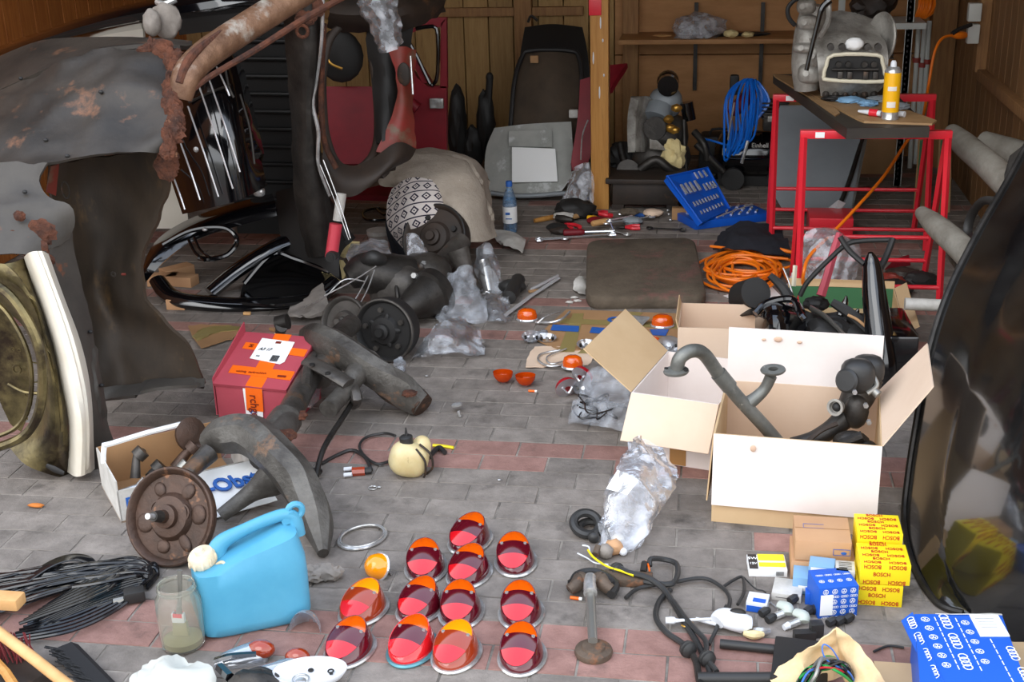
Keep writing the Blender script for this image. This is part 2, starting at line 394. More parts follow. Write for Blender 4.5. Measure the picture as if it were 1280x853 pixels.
so = bpy.data.objects.new('sun', sl); COL.objects.link(so); so.rotation_euler = (radians(44), 0, radians(-22))
SC.view_settings.view_transform = 'Standard'; SC.view_settings.look = 'None'; SC.view_settings.gamma = 1; SC.view_settings.use_curve_mapping = False; SC.view_settings.exposure = 0
# ------------------------------------------------------------------ setting
BACK = 7.75; RX = 1.3; LX = -3.3; ZC = 2.35
def paver_floor():
    bm = bmesh.new(); sh = bm.faces.layers.float.new('shade'); rnd = random.Random(3)
    def row_pink(y):
        return any(a-.01 <= y < b-.01 for a, b in ((2.36, 2.56), (3.4, 3.6), (4.5, 4.6), (4.9, 5.0), (5.7, 5.9), (6.5, 6.6), (7.2, 7.3)))
    for j in range(-12, 78):
        y = j*.1; n = 0
        x0 = -4.2 + (.02 if j % 2 else -.08)
        i = 0
        while x0+i*.2 < 2.6:
            x = x0+i*.2; i += 1
            pk = row_pink(y)
            if pk and rnd.random() < .06: pk = False
            if not pk and ((abs(y-3.0) < .01 and -.05 < x < .22) or (abs(y-2.9) < .02 and .05 < x < .2)): pk = True
            if not pk and rnd.random() < .003: pk = True
            s_ = rnd.random(); gp = .0022; b = .0015; dz = rnd.uniform(-.0006, .0006)
            A = [(x+gp, y+gp), (x+.2-gp, y+gp), (x+.2-gp, y+.1-gp), (x+gp, y+.1-gp)]
            cx, cy = x+.1, y+.05
            lo = [bm.verts.new((p[0], p[1], -.004)) for p in A]
            hi = [bm.verts.new((p[0]+(b if p[0] < cx else -b), p[1]+(b if p[1] < cy else -b), dz)) for p in A]
            fs = [bm.faces.new(hi)]+[bm.faces.new([lo[k], lo[(k+1) % 4], hi[(k+1) % 4], hi[k]]) for k in range(4)]
            for f in fs: f.material_index = 1 if pk else 0; f[sh] = s_
    vs = [bm.verts.new(p) for p in ((-8, -6, -.002), (8, -6, -.002), (8, 8.2, -.002), (-8, 8.2, -.002))]; f = bm.faces.new(vs); f.material_index = 2
    me = bpy.data.meshes.new('floor'); bm.to_mesh(me); bm.free(); o = bpy.data.objects.new('floor', me); COL.objects.link(o)
    for q in ('paver_grey', 'paver_pink', 'joint_sand'): me.materials.append(MATS[q])
    struct(o)
paver_floor()
def plank_wall(name, a, b, z0, z1, wd_, m, th=.03, horiz=False, seed=1, inward=(0, 0, 0)):
    """boards between plan points a and b"""
    bm = bmesh.new(); sh = bm.faces.layers.float.new('shade'); rnd = random.Random(seed)
    a = V((a[0], a[1], 0)); b = V((b[0], b[1], 0)); d = (b-a); L = d.length; d.normalize(); nrm = V((-d.y, d.x, 0))
    def bx(u0, u1, v0, v1):
        s_ = rnd.random(); e_ = .004
        P = []
        for t in (0, th):
            for (u, v_) in ((u0, v0), (u1, v0), (u1, v1), (u0, v1)):
                k = 0 if t == 0 else e_
                uu = u+(k if u == u0 else -k); vv = v_+(k if v_ == v0 else -k)
                p = a+d*uu+nrm*t; P.append(bm.verts.new((p.x, p.y, vv)))
        for q in ((4, 5, 6, 7), (0, 1, 5, 4), (1, 2, 6, 5), (2, 3, 7, 6), (3, 0, 4, 7), (0, 3, 2, 1)):
            f = bm.faces.new([P[k] for k in q]); f[sh] = s_
    if horiz:
        v_ = z0
        while v_ < z1: bx(0, L, v_, min(v_+wd_, z1)); v_ += wd_
    else:
        u = 0
        while u < L: bx(u, min(u+wd_, L), z0, z1); u += wd_
    bmesh.ops.recalc_face_normals(bm, faces=bm.faces[:])
    me = bpy.data.meshes.new(name); bm.to_mesh(me); bm.free(); me.materials.append(MATS[m]); o = bpy.data.objects.new(name, me); COL.objects.link(o); return struct(o)
plank_wall('wall_left', (LX, BACK), (LX, 3.4), 0, ZC, .14, 'plank_red', seed=2)
plank_wall('wall_right', (RX, 3.4), (RX, BACK), 0, ZC, .13, 'plank_brown', seed=4)
plank_wall('wall_back_left', (-.62, BACK), (LX, BACK), 0, ZC, .15, 'plank_yellow', seed=6)
plank_wall('wall_back_right', (RX, BACK), (-.62, BACK), 0, ZC, .6, 'panel_wood', horiz=True, seed=7)
b = MB(); b.box(((LX+RX)/2, (4.1+BACK)/2, ZC+.05), (RX-LX, BACK-4.1, .1)); struct(b.build('ceiling', 'ceiling_wood'))
# studs and rails of the timber frame
def trim(n, c, s_, m='stud_wood'):
    b = MB(); b.box(c, s_, bev=.004); struct(b.build('trim_%d' % n, m))
pr = w(1186, 60, 7.45); trim(1, (1.2, 7.5, ZC/2), (.13, .12, ZC))
trim(2, (RX-.045, 6.62, ZC/2+.33), (.07, .09, ZC-.68)); trim(3, (RX-.04, 5.4, .66), (.06, 2.35, .05)); trim(4, (RX-.045, 5.3, ZC/2), (.07, .09, ZC))
trim(5, (-.52, BACK-.06, ZC/2), (.09, .1, ZC)); trim(6, (-1.15, BACK-.06, ZC/2), (.1, .1, ZC)); trim(7, (-2.0, BACK-.05, .86), (2.4, .05, .05)); trim(8, (-.95, BACK-.05, .52), (.5, .05, .06))
trim(9, (RX-.02, 3.45, ZC/2), (.1, .1, ZC)); trim(10, (LX+.05, 3.45, ZC/2), (.1, .1, ZC)); trim(11, ((LX+RX)/2, 4.1, ZC+.02), (RX-LX, .12, .2))
# central post
pb = g(750, 262)
t = thing('wooden_post', 'square orange-brown wooden post with red tape, between the seat back and the shelf', 'post', (pb.x, pb.y+.045, 0))
b = MB(); b.box((pb.x, pb.y+.045, ZC/2), (.09, .09, ZC), bev=.004); b.build('shaft', 'post_wood', t)
q = w(747, 10, pb.y); b = MB(); b.box((q.x-.012, pb.y+.04, q.z+.015), (.062, .094, .1), bev=.003); o = b.build('tape_wrap', 'trestle_red', t); o['label'] = 'red tape'
for i in range(9):
    z = .3+i*.085; b = MB(); b.ell((pb.x+.03*sin(i*2.3), pb.y-.001, z+.3), (.004, .002, .02+.012*cos(i*3)), n=8, m=5); b.build('paint_drip', 'white_plastic', t)
# ------------------------------------------------------------------ rusty car body section, left foreground
def rows(*R):
    """rows of (px, py, depth) triples"""
    return [[w(*p) for p in r] for r in R]
t = thing('car_body_section', 'large cut-off rusty grey car body section standing at the left front of the garage', 'car body', (-1.95, 3.35, 0))
b = MB()
b.loft(rows([(-60, 100, 4.3), (10, 66, 4.3), (60, 50, 4.25), (130, 47, 4.2), (200, 48, 4.15), (240, 52, 4.1)],
            [(-60, 112, 4.2), (0, 90, 4.15), (55, 70, 4.1), (130, 60, 4.05), (200, 58, 4.0), (238, 60, 4.0)],
            [(-60, 140, 4.0), (0, 113, 3.95), (50, 90, 3.9), (110, 68, 3.85), (170, 60, 3.85), (225, 62, 3.85)]), 20, 8, .012, amp=.004, sc=4)
b.build('top_rim', 'rust_grey', t)
b = MB()
b.loft(rows([(-60, 142, 4.0), (0, 115, 3.95), (50, 92, 3.9), (110, 70, 3.85), (170, 62, 3.85), (228, 62, 3.85)],
            [(-60, 165, 3.78), (0, 140, 3.76), (60, 118, 3.74), (120, 100, 3.72), (180, 95, 3.72), (210, 98, 3.74)],
            [(-60, 190, 3.6), (0, 170, 3.6), (60, 155, 3.6), (120, 145, 3.6), (180, 142, 3.62), (224, 135, 3.64)],
            [(-60, 215, 3.48), (0, 203, 3.48), (50, 195, 3.48), (110, 186, 3.5), (170, 180, 3.53), (216, 170, 3.56)],
            [(-60, 226, 3.42), (0, 213, 3.42), (48, 208, 3.42), (100, 200, 3.46), (160, 193, 3.5), (206, 186, 3.55)]), 34, 30, .008, amp=.022, sc=5, rough_edge=.008)
b.build('outer_panel', 'rust_grey', t)
b = MB()
b.loft(rows([(-60, 210, 3.43), (-10, 208, 3.42), (25, 206, 3.42), (62, 207, 3.42)],
            [(-60, 232, 3.38), (-10, 231, 3.37), (25, 230, 3.37), (50, 228, 3.38)],
            [(-60, 255, 3.33), (-10, 255, 3.32), (30, 256, 3.32), (66, 252, 3.35)],
            [(-60, 282, 3.27), (-10, 283, 3.26), (40, 284, 3.27), (91, 264, 3.35)],
            [(-60, 318, 3.24), (-10, 320, 3.22), (36, 318, 3.23), (89, 300, 3.34)]), 20, 20, .008, amp=.018, sc=6, rough_edge=.008, seed=3)
b.build('lower_flange', 'rust_grey_light', t)
b = MB()
b.loft(rows([(52, 318, 3.23), (70, 305, 3.3), (89, 290, 3.36)], [(66, 370, 3.24), (86, 362, 3.3), (101, 352, 3.36)], [(84, 425, 3.24), (104, 418, 3.3), (116, 410, 3.35)],
            [(104, 480, 3.24), (116, 476, 3.28), (124, 470, 3.33)], [(110, 535, 3.24), (122, 532, 3.27), (134, 528, 3.32)], [(100, 592, 3.26), (124, 586, 3.29), (150, 572, 3.34)]), 10, 26, .008, amp=.004, sc=7, rough_edge=.004)
b.build('pillar_side', 'rust_grey_light', t)
b = MB()
b.loft(rows([(30, 322, 3.24), (36, 316, 3.17), (48, 314, 3.17), (58, 318, 3.23)], [(46, 370, 3.24), (54, 366, 3.16), (66, 364, 3.16), (76, 368, 3.23)], [(64, 425, 3.23), (72, 423, 3.15), (86, 421, 3.15), (97, 424, 3.22)],
            [(76, 480, 3.23), (86, 480, 3.14), (100, 478, 3.14), (110, 480, 3.22)], [(86, 530, 3.23), (94, 530, 3.15), (106, 530, 3.15), (114, 532, 3.23)], [(84, 590, 3.24), (94, 596, 3.19), (106, 594, 3.19), (116, 586, 3.25)]), 14, 26, .006, amp=.001)
o = b.build('door_pillar', 'metal_sky_glare', t); o['label'] = 'bare metal strip with its sky glare painted white'
b = MB()
b.loft(rows([(-50, 322, 3.28), (-10, 328, 3.22), (10, 330, 3.2), (32, 322, 3.25)], [(-50, 372, 3.28), (0, 345, 3.2), (26, 350, 3.18), (44, 372, 3.25)], [(-10, 380, 3.24), (26, 366, 3.19), (44, 386, 3.18), (60, 410, 3.25)],
            [(30, 410, 3.26), (48, 420, 3.19), (60, 440, 3.18), (74, 466, 3.25)], [(50, 470, 3.26), (60, 480, 3.19), (72, 500, 3.18), (84, 520, 3.25)], [(46, 530, 3.26), (58, 545, 3.19), (72, 560, 3.18), (88, 580, 3.25)],
            [(10, 556, 3.26), (30, 580, 3.2), (58, 592, 3.19), (88, 600, 3.26)]), 12, 34, .006, amp=.002)
b.build('wheel_arch_skin', 'yellow_metal', t)
b = MB(); b.tube([w(-50, 350, 3.2), w(0, 360, 3.17), w(34, 400, 3.15), w(52, 450, 3.14), w(50, 510, 3.14), w(30, 545, 3.15), w(-10, 562, 3.17)], .014, 8)
b.tube([w(-50, 372, 3.22), w(-6, 378, 3.2), (w(22, 412, 3.18)), w(38, 455, 3.17), w(37, 505, 3.17), w(20, 535, 3.18), w(-16, 550, 3.2)], .007, 6); b.build('arch_bead', 'yellow_metal', t)
b = MB(); b.loft(rows([(-40, 380, 3.25), (0, 384, 3.25), (20, 405, 3.25)], [(-20, 420, 3.27), (10, 425, 3.27), (36, 440, 3.27)], [(-6, 470, 3.27), (12, 475, 3.27), (40, 485, 3.27)], [(0, 500, 3.27), (20, 510, 3.27), (34, 520, 3.27)], [(12, 530, 3.27), (18, 535, 3.27), (26, 540, 3.27)]), 12, 16, .005, amp=.004, sc=10)
for (x, y, r) in ((21, 462, .012), (16, 437, .006), (24, 438, .005), (34, 493, .008), (46, 506, .004), (32, 523, .006)):
    p = w(x, y, 3.25); b.torus(p, r, r*.25, aim(V((0, 0, 0)), (0, -1, .2)), 14, 5) if 0 else b.tube([p+V((cos(a)*r, 0, sin(a)*r)) for a in [i*PI/6 for i in range(12)]], r*.28, 5, sm=0, closed=True)
b.tube([w(35, 452, 3.24), w(50, 455, 3.24), w(52, 478, 3.24), w(40, 478, 3.24)], .004, 6, closed=True, sm=0)
b.tube([w(10, 480, 3.24), w(30, 490, 3.24), w(52, 492, 3.24)], .005, 6); b.build('stamped_plate', 'yellow_metal', t)
b = MB(); b.ell(w(68, 586, 3.185), (.03, .004, .01), Mx.Identity(4)) if 0 else b.tube([w(58, 582, 3.18), w(68, 587, 3.18), w(80, 592, 3.18)], [.007, .011, .007], 8, flat=(1, .5, (0, 1, 0))); b.build('drain_slot', 'black_matt', t)
# torn rust on top of the pillar
b = MB()
for k, (x, y, r) in enumerate(((52, 290, .03), (18, 302, .028), (34, 312, .018), (48, 312, .022), (6, 306, .02), (60, 325, .014), (24, 270, .012), (63, 345, .008))):
    b.blob(w(x, y, 3.26 if k not in (0, 6) else 3.27), (r*1.2, .006, r), seed=k, amp=.5, sc=2.4)
b.build('rust_holes', 'rust', t)
# brown inner panel
b = MB()
b.loft(rows([(60, 205, 3.6), (110, 198, 3.7), (160, 193, 3.72), (208, 186, 3.62)], [(62, 240, 3.6), (110, 238, 3.72), (165, 236, 3.74), (212, 232, 3.66)], [(80, 290, 3.6), (120, 285, 3.72), (160, 282, 3.74), (198, 276, 3.68)],
            [(86, 330, 3.6), (120, 330, 3.71), (150, 328, 3.72), (180, 322, 3.68)], [(90, 370, 3.58), (120, 370, 3.7), (150, 370, 3.7), (184, 374, 3.66)], [(100, 410, 3.56), (140, 410, 3.68), (180, 410, 3.68), (212, 408, 3.64)],
            [(112, 450, 3.56), (150, 450, 3.65), (200, 448, 3.65), (240, 440, 3.64)], [(120, 492, 3.56), (160, 488, 3.62), (210, 482, 3.63), (254, 480, 3.64)]), 26, 34, .012, amp=.012, sc=5, rough_edge=.008, seed=9)
b.build('inner_panel', 'brown_panel', t)
b = MB(); b.loft(rows([(122, 486, 3.56), (170, 480, 3.6), (212, 476, 3.62), (256, 474, 3.64)], [(120, 502, 3.56), (170, 494, 3.5), (212, 486, 3.52), (256, 484, 3.6)]), 16, 3, .01, amp=.004, rough_edge=.004); b.build('bottom_lip', 'rust_grey_light', t)
b = MB(); b.tube([w(152, 488-145, 3.66), w(157, 343, 3.66)], .004, 6, sm=0)
b.loft(rows([(64, 208, 3.52), (74, 205, 3.56)], [(58, 240, 3.52), (70, 245, 3.56)]), 3, 3, .003); b.build('bracket', 'red_rusty', t)
b = MB()
p = w(83, 237, 3.6); b.tube([p+V((cos(a)*.012, -.005, sin(a)*.026)) for a in [i*PI/8 for i in range(16)]], .003, 5, sm=0, closed=True)
p = w(143, 342, 3.66); b.tube([p+V((cos(a)*.007, -.008, sin(a)*.007)) for a in [i*PI/8 for i in range(16)]], .0025, 5, sm=0, closed=True); b.build('rimmed_hole', 'rust_grey', t)
# edge rust
b = MB(); rr = random.Random(4)
for k in range(30):
    u = k/29; pts = [(192, 60), (214, 68), (222, 92), (212, 112), (216, 128), (224, 150), (216, 172), (210, 200), (211, 215)]; i = min(int(u*8), 7); f_ = u*8-i
    x = pts[i][0]*(1-f_)+pts[i+1][0]*f_; y = pts[i][1]*(1-f_)+pts[i+1][1]*f_
    Yd = 3.82-.3*min(1, max(0, (y-60)/110)) if y < 190 else 3.6
    b.blob(w(x+rr.uniform(-4, 1), y, Yd-.006), (rr.uniform(.008, .026), .005, rr.uniform(.018, .03)), seed=k, amp=.8, sc=3, sub=3)
for k in range(9): b.blob(w(198+rr.uniform(-10, 14), 68+rr.uniform(-8, 10), 3.82), (.03, .006, .014), seed=k+40, amp=.8, sc=3, sub=3)
b.build('torn_edge', 'rust', t)
b = MB(); b.tube([w(226, 124, 3.66), w(232, 98, 3.68), w(248, 76, 3.74), w(280, 52, 3.85), (w(330, 20, 4.0)), w(400, -24, 4.2)], [.034, .044, .046, .046, .046, .046], 14, flat=(1, .8, (0, 1, 0)))
b.build('roof_pillar', 'rust_pillar', t)
b = MB(); b.tube([w(224, 104, 3.64), w(240, 70, 3.7), w(280, 38, 3.85), w(330, 8, 4.0), w(380, -24, 4.2)], [.012, .015, .009, .008, .008], 8); b.tube([w(234, 122, 3.66), w(256, 100, 3.7), w(320, 62, 3.88), w(380, 24, 4.05), w(430, -4, 4.2)], [.007, .009, .010, .011, .011], 8)
b.build('pillar_seam', 'rust', t)
for k, (x, y) in enumerate(((136, 72), (126, 115), (84, 195), (57, 175), (31, 240), (145, 156), (26, 98), (185, 85), (113, 415), (127, 482))):
    b = MB(); b.ell(w(x, y, {0: 3.83, 1: 3.65, 2: 3.46, 3: 3.52, 4: 3.34, 5: 3.58, 6: 3.9, 7: 3.76, 8: 3.32, 9: 3.3}[k]), (.008, .006, .006), n=10, m=5); b.build('small_hole', 'black_matt', t)
# ------------------------------------------------------------------ glossy black parts behind
t = thing('black_wing', 'long curved glossy black car panel lying across the top behind the rusty body section', 'car panel', w(200, 60, 4.9))
b = MB()
b.loft(rows([(-70, 96, 4.75), (0, 58, 4.75), (60, 36, 4.75), (130, 13, 4.75), (190, 0, 4.75), (300, -20, 4.7), (345, -24, 4.68)],
            [(-70, 106, 4.62), (0, 66, 4.62), (60, 42, 4.62), (130, 20, 4.62), (190, 8, 4.62), (300, -8, 4.62), (345, -12, 4.6)],
            [(-70, 118, 4.6), (0, 76, 4.6), (60, 52, 4.6), (130, 33, 4.6), (190, 22, 4.6), (300, 6, 4.6), (345, 2, 4.58)],
            [(-70, 140, 4.8), (0, 84, 4.8), (60, 62, 4.8), (130, 44, 4.8), (190, 34, 4.8), (300, 16, 4.7), (345, 12, 4.68)]), 40, 10, .008)
b.build('outer_skin', 'black_gloss', t)
b = MB(); b.tube([w(-40, 96, 4.58), w(0, 72, 4.58), w(30, 64, 4.58)], .006, 6); b.build('bright_edge', 'chrome', t)
b = MB(); b.loft(rows([(220, 4, 4.72), (300, -6, 4.72), (345, -10, 4.72)], [(222, 24, 4.7), (300, 16, 4.7), (345, 10, 4.7)], [(224, 44, 4.72), (290, 36, 4.72), (345, 30, 4.72)]), 8, 6, .02); b.build('inner_skin', 'black_matt', t)
b = MB(); b.tube([w(196, 2, 4.57), w(206, 5, 4.56), w(220, -1, 4.57)], .012, 8); b.build('chrome_trim', 'dull_chrome', t)
b = MB(); b.loft([[w(112, 40, 4.9), w(178, 32, 4.9)], [w(100, 58, 4.9), w(180, 58, 4.9)]], 4, 4, .02); tag(b.build('cream_strip', 'cream_board'), 'cream board strip peeking between the black panel and the rusty rim', 'board')
b = MB(); b.blob(w(207, 26, 4.5), (.055, .03, .06), seed=2, amp=.16, sc=1.6); b.blob(w(190, 28, 4.44), (.03, .03, .045), seed=5, amp=.15, sc=2)
tag(b.build('grey_rag', 'rag_grey'), 'crumpled grey-brown rag on top of the black panel, left of the rusty pillar', 'rag')
# bonnet with silver strips
t = thing('striped_bonnet', 'glossy black car bonnet with thin silver strips behind the rusty section', 'car bonnet', w(275, 330, 5.15))
b = MB(); b.loft(rows([(205, 60, 5.25), (240, 56, 5.15), (275, 60, 5.15), (300, 90, 5.3)], [(208, 130, 5.15), (240, 120, 5.02), (290, 120, 5.02), (312, 140, 5.2)], [(208, 200, 5.05), (240, 190, 4.92), (295, 185, 4.92), (324, 190, 5.1)], [(228, 268, 5.0), (255, 262, 4.9), (300, 250, 4.9), (334, 232, 5.05)]), 16, 16, .02)
b.build('panel', 'black_gloss', t)
for (x0, y0, x1, y1) in ((214, 214, 231, 262), (224, 174, 250, 250), (235, 133, 273, 246), (248, 105, 291, 236), (260, 95, 300, 215), (271, 84, 287, 120)):
    b = MB(); b.tube([w(x0, y0, 4.97), w((x0+x1)/2+.5, (y0+y1)/2, 4.88), w(x1, y1, 4.86)], .0038, 6); b.build('silver_strip', 'strip_alu', t)
b = MB(); b.tube([w(300, 118, 5.0), w(312, 160, 4.96), w(318, 205, 4.93)], .005, 6); b.tube([w(236, 128, 5.0), w(262, 116, 5.0), w(288, 106, 5.0)], .006, 6); b.tube([w(281, 82, 5.0), w(286, 108, 5.0), w(292, 122, 5.0)], .006, 6); b.build('hinge_rod', 'dark_metal', t)
b = MB(); b.ell(w(245, 187, 4.88), (.012, .006, .012)); b.build('badge_stud', 'dull_chrome', t)
b = MB(); b.loft(rows([(150, 180, 5.35), (228, 180, 5.35)], [(150, 286, 5.35), (236, 286, 5.35)]), 3, 3, .02); tag(b.build('cream_board', 'cream_board'), 'pale cream board showing between the brown panel and the striped black bonnet', 'board')
# black shell on the floor
t = thing('black_car_shell', 'glossy black car shell part lying on the pavers behind the red parcel', 'car body', (-1.9, 4.9, 0))
b = MB(); b.loft(rows([(178, 332, 4.95), (196, 300, 5.05), (232, 276, 5.15), (280, 258, 5.2), (340, 242, 5.25)], [(178, 342, 4.85), (200, 310, 4.95), (236, 286, 5.05), (284, 268, 5.1), (344, 254, 5.15)], [(180, 356, 4.85), (206, 326, 4.92), (240, 302, 5.02), (286, 286, 5.08), (346, 270, 5.13)]), 22, 8, .03)
b.build('wing_rail', 'black_gloss', t)
b = MB(); b.tube([w(196, 350, 4.85), w(216, 372, 4.78), w(262, 380, 4.76), (w(320, 382, 4.78)), w(385, 376, 4.85), w(420, 352, 4.95)], [.035, .044, .046, .046, .046, .04], 12, flat=(1, .7, (0, 0, 1))); b.build('sill', 'black_gloss', t)
b = MB(); b.tube([w(262, 366, 4.9), w(300, 336, 5.0), w(350, 306, 5.1), w(400, 290, 5.2)], [.045, .05, .05, .05], 10, flat=(1, .6, (0, 0, 1))); b.build('cross_brace', 'black_gloss', t)
b = MB(); b.tube([w(305, 355, 4.95), w(340, 318, 5.05), w(370, 324, 5.05), w(412, 340, 5.0)], [.012]*4, 8); b.build('inner_bead', 'black_gloss', t)
b = MB(); b.tube([w(204, 306, 4.96), w(240, 288, 4.99), w(280, 285, 5.0), w(296, 300, 4.98), w(285, 318, 4.93), w(262, 324, 4.9), w(248, 322, 4.9)], .011, 8); b.tube([w(236, 300, 4.97), w(244, 316, 4.92), w(256, 326, 4.88)], .007, 6); b.tube([w(243, 297, 4.97), w(250, 312, 4.92), w(262, 322, 4.88)], .006, 6); b.build('oval_surround', 'black_gloss', t)
b = MB(); b.ell(w(256, 287, 4.97), (.012, .012, .008)); b.build('latch', 'dull_chrome', t)
b = MB(); b.loft(rows([(345, 240, 5.35), (400, 235, 5.3), (440, 300, 5.2)], [(350, 290, 5.15), (385, 270, 5.05), (425, 320, 5.0)], [(355, 320, 5.1), (395, 330, 5.0), (425, 350, 4.95)]), 12, 12, .02, amp=.004); b.build('wheel_house', 'black_matt', t)
b = MB(); b.ell(g(267, 384)+V((0, 0, .035)), (.03, .02, .02)); b.build('mounting_plug', 'black_gloss', t)
b = MB(); b.ell(w(324, 240, 5.05), (.025, .02, .02), pw=.7); b.build('chrome_latch', 'dull_chrome', t)
b = MB(); b.loft([[g(300, 378, .04), g(350, 380, .05), g(404, 372, .05)], [g(306, 352, .03), g(350, 350, .02), g(412, 350, .03)], [g(340, 318, .06), g(372, 312, .08), g(420, 318, .1)]], 14, 10, .012, back=(0, 0, -1)); b.build('inner_skin', 'black_gloss', t)
# wood blocks inside
for k, (x, y, rz, l) in enumerate(((205, 355, .2, .13), (228, 356, -.15, .13), (222, 345, .9, .14), (222, 386, 0, .08))):
    p = g(x, y); b = MB(); b.box((0, 0, .022), (l, .07 if k < 3 else .04, .044), frame((p.x, p.y, 0), rz), bev=.003)
    tag(b.build('wood_block', 'parcel_brown'), ['pale wood block lying at the left inside the black shell', 'pale wood block with a square end, right one inside the black shell', 'wood offcut laid slanting behind the other two blocks', 'small wood offcut on the pavers just outside the black shell'][k], 'wood block', 'wood offcuts by the black shell')
# ribbed black panel
t = thing('ribbed_floor_pan', 'upright matt black ribbed sheet metal floor pan behind the rusty door post', 'car panel', w(330, 270, 5.6))
b = MB(); A, B_ = w(288, 20, 5.7), w(380, 250, 5.7); b.box(((A.x+B_.x)/2, 5.72, A.z/2+.05), (B_.x-A.x+.16, .02, A.z)); b.build('sheet', 'ribbed_black', t)
for k in range(11):
    p = w(300, 30+k*22, 5.68); b = MB(); b.tube([(A.x-.02, 5.7, p.z), (B_.x+.02, 5.7, p.z-.004)], .011, 8, sm=0); b.build('rib', 'ribbed_black', t)
# rusty column and opening: upright car body piece
t = thing('upright_body_shell', 'rusty car body piece stood on end with a round door opening, behind the gearbox', 'car body', (-1.75, 5.2, 0))
b = MB()
b.loft(rows([(352, -14, 4.85), (372, -16, 4.78), (395, -16, 4.78), (406, -14, 4.85)], [(357, 60, 4.85), (375, 60, 4.8), (392, 60, 4.8), (403, 60, 4.88)], [(364, 140, 4.9), (378, 140, 4.84), (388, 140, 4.84), (396, 140, 4.9)], [(366, 200, 4.92), (378, 200, 4.87), (392, 200, 4.87), (400, 195, 4.94)],
            [(370, 260, 4.95), (384, 260, 4.9), (400, 260, 4.9), (412, 255, 4.97)], [(385, 322, 5.0), (396, 322, 4.95), (410, 318, 4.95), (420, 312, 5.0)]), 12, 30, .01, amp=.006, sc=9, rough_edge=.005)
b.build('door_post', 'dark_metal', t)
b = MB(); b.tube([w(404, -10, 4.78), w(402, 50, 4.8), w(396, 100, 4.84), w(391, 130, 4.85), w(398, 165, 4.86), w(398, 205, 4.87), w(412, 245, 4.9)], [.008, .007, .006, .008, .008, .007, .006], 8); b.build('bright_seam', 'dull_chrome', t)
b = MB(); b.tube([w(405, 30, 4.82), w(402, 90, 4.86), w(402, 140, 4.88), w(406, 180, 4.9), w(420, 210, 4.92)], .012, 8); b.build('rusty_seam', 'rust', t)
p = w(378, 39, 4.76)
b = MB(); b.tube([p+V((cos(a)*.022, 0, sin(a)*.022)) for a in [i*PI/8 for i in range(16)]], .007, 6, sm=0, closed=True); b.blob(w(382, 22, 4.78), (.035, .01, .025), 3, .5); b.blob(w(398, 8, 4.78), (.02, .01, .03), 6, .5); b.build('hinge_tube', 'rust', t)
b = MB(); b.tube([w(432, 26, 5.5), w(412, 50, 5.45), w(404, 90, 5.4), w(404, 130, 5.3), w(408, 170, 5.2), w(420, 202, 5.15), w(440, 214, 5.15), w(462, 200, 5.2), (w(472, 170, 5.3)), w(470, 110, 5.4), w(462, 50, 5.5)], [.018]*11, 10, flat=(1, .7, (0, 1, 0))); b.build('opening_frame', 'brown_dark', t)
b = MB(); b.loft(rows([(458, 20, 5.55), (490, 10, 5.5), (520, 10, 5.55)], [(462, 80, 5.45), (485, 80, 5.4), (506, 90, 5.5)], [(470, 130, 5.35), (485, 130, 5.32), (500, 140, 5.4)], [(470, 180, 5.25), (480, 175, 5.22), (505, 165, 5.35)]), 12, 22, .015, amp=.012, sc=6, rough_edge=.006); b.build('side_skin', 'black_matt', t)
b = MB(); b.loft(rows([(486, 62, 5.38), (502, 58, 5.38), (520, 62, 5.45)], [(496, 100, 5.35), (505, 100, 5.35), (516, 110, 5.42)], [(492, 140, 5.3), (504, 140, 5.3), (516, 140, 5.36)], [(470, 190, 5.2), (492, 192, 5.22), (520, 186, 5.32)]), 10, 18, .012, amp=.008, sc=8, rough_edge=.005); b.build('hinge_pillar', 'red_rusty', t)
b = MB(); b.loft(rows([(404, 160, 5.15), (418, 196, 5.12), (440, 208, 5.12), (465, 198, 5.15), (496, 178, 5.2), (520, 186, 5.3)], [(404, 200, 5.08), (420, 222, 5.05), (440, 228, 5.05), (468, 220, 5.08), (494, 200, 5.14), (512, 200, 5.24)], [(404, 235, 5.06), (416, 244, 5.04), (440, 246, 5.04), (458, 236, 5.06), (476, 220, 5.1), (488, 210, 5.16)]), 22, 8, .02, amp=.006); b.build('lower_wing', 'brown_dark', t)
b = MB(); b.ell(w(505, 93, 5.34), (.03, .008, .05)); b.build('speaker_hole', 'brown_dark', t)
b = MB(); b.tube([w(513, 70, 5.33), w(516, 118, 5.3)], .004, 6, sm=0); b.build('stay_rod', 'dull_chrome', t)
b = MB(); b.ell(w(425, 70, 5.7), (.11, .03, .12)); b.build('spare_wheel_well', 'black_matt', t)
b = MB(); b.torus(w(422, 74, 5.62), .085, .005, aim(V((0, 0, 0)), (0, -1, .2))) if 0 else b.tube([w(407, 60, 5.62), w(412, 78, 5.62), w(428, 86, 5.62)], .006, 6); b.build('rubber_trim', 'gold', t)
b = MB(); b.loft(rows([(412, -6, 5.5), (450, -10, 5.5), (500, -10, 5.55), (558, -6, 5.8)], [(412, 14, 5.4), (450, 18, 5.4), (500, 14, 5.4), (556, 6, 5.75)], [(410, 34, 5.5), (450, 40, 5.5), (510, 36, 5.5), (556, 14, 5.8)]), 20, 8, .02, amp=.01, rough_edge=.01); b.build('roof_skin', 'brown_dark', t)
b = MB(); b.loft(rows([(403, 108, 5.75), (470, 108, 5.75)], [(403, 160, 5.65), (468, 160, 5.65)], [(410, 205, 5.55), (462, 205, 5.55)]), 4, 6, .02); b.build('seat_panel', 'red_paint', t)
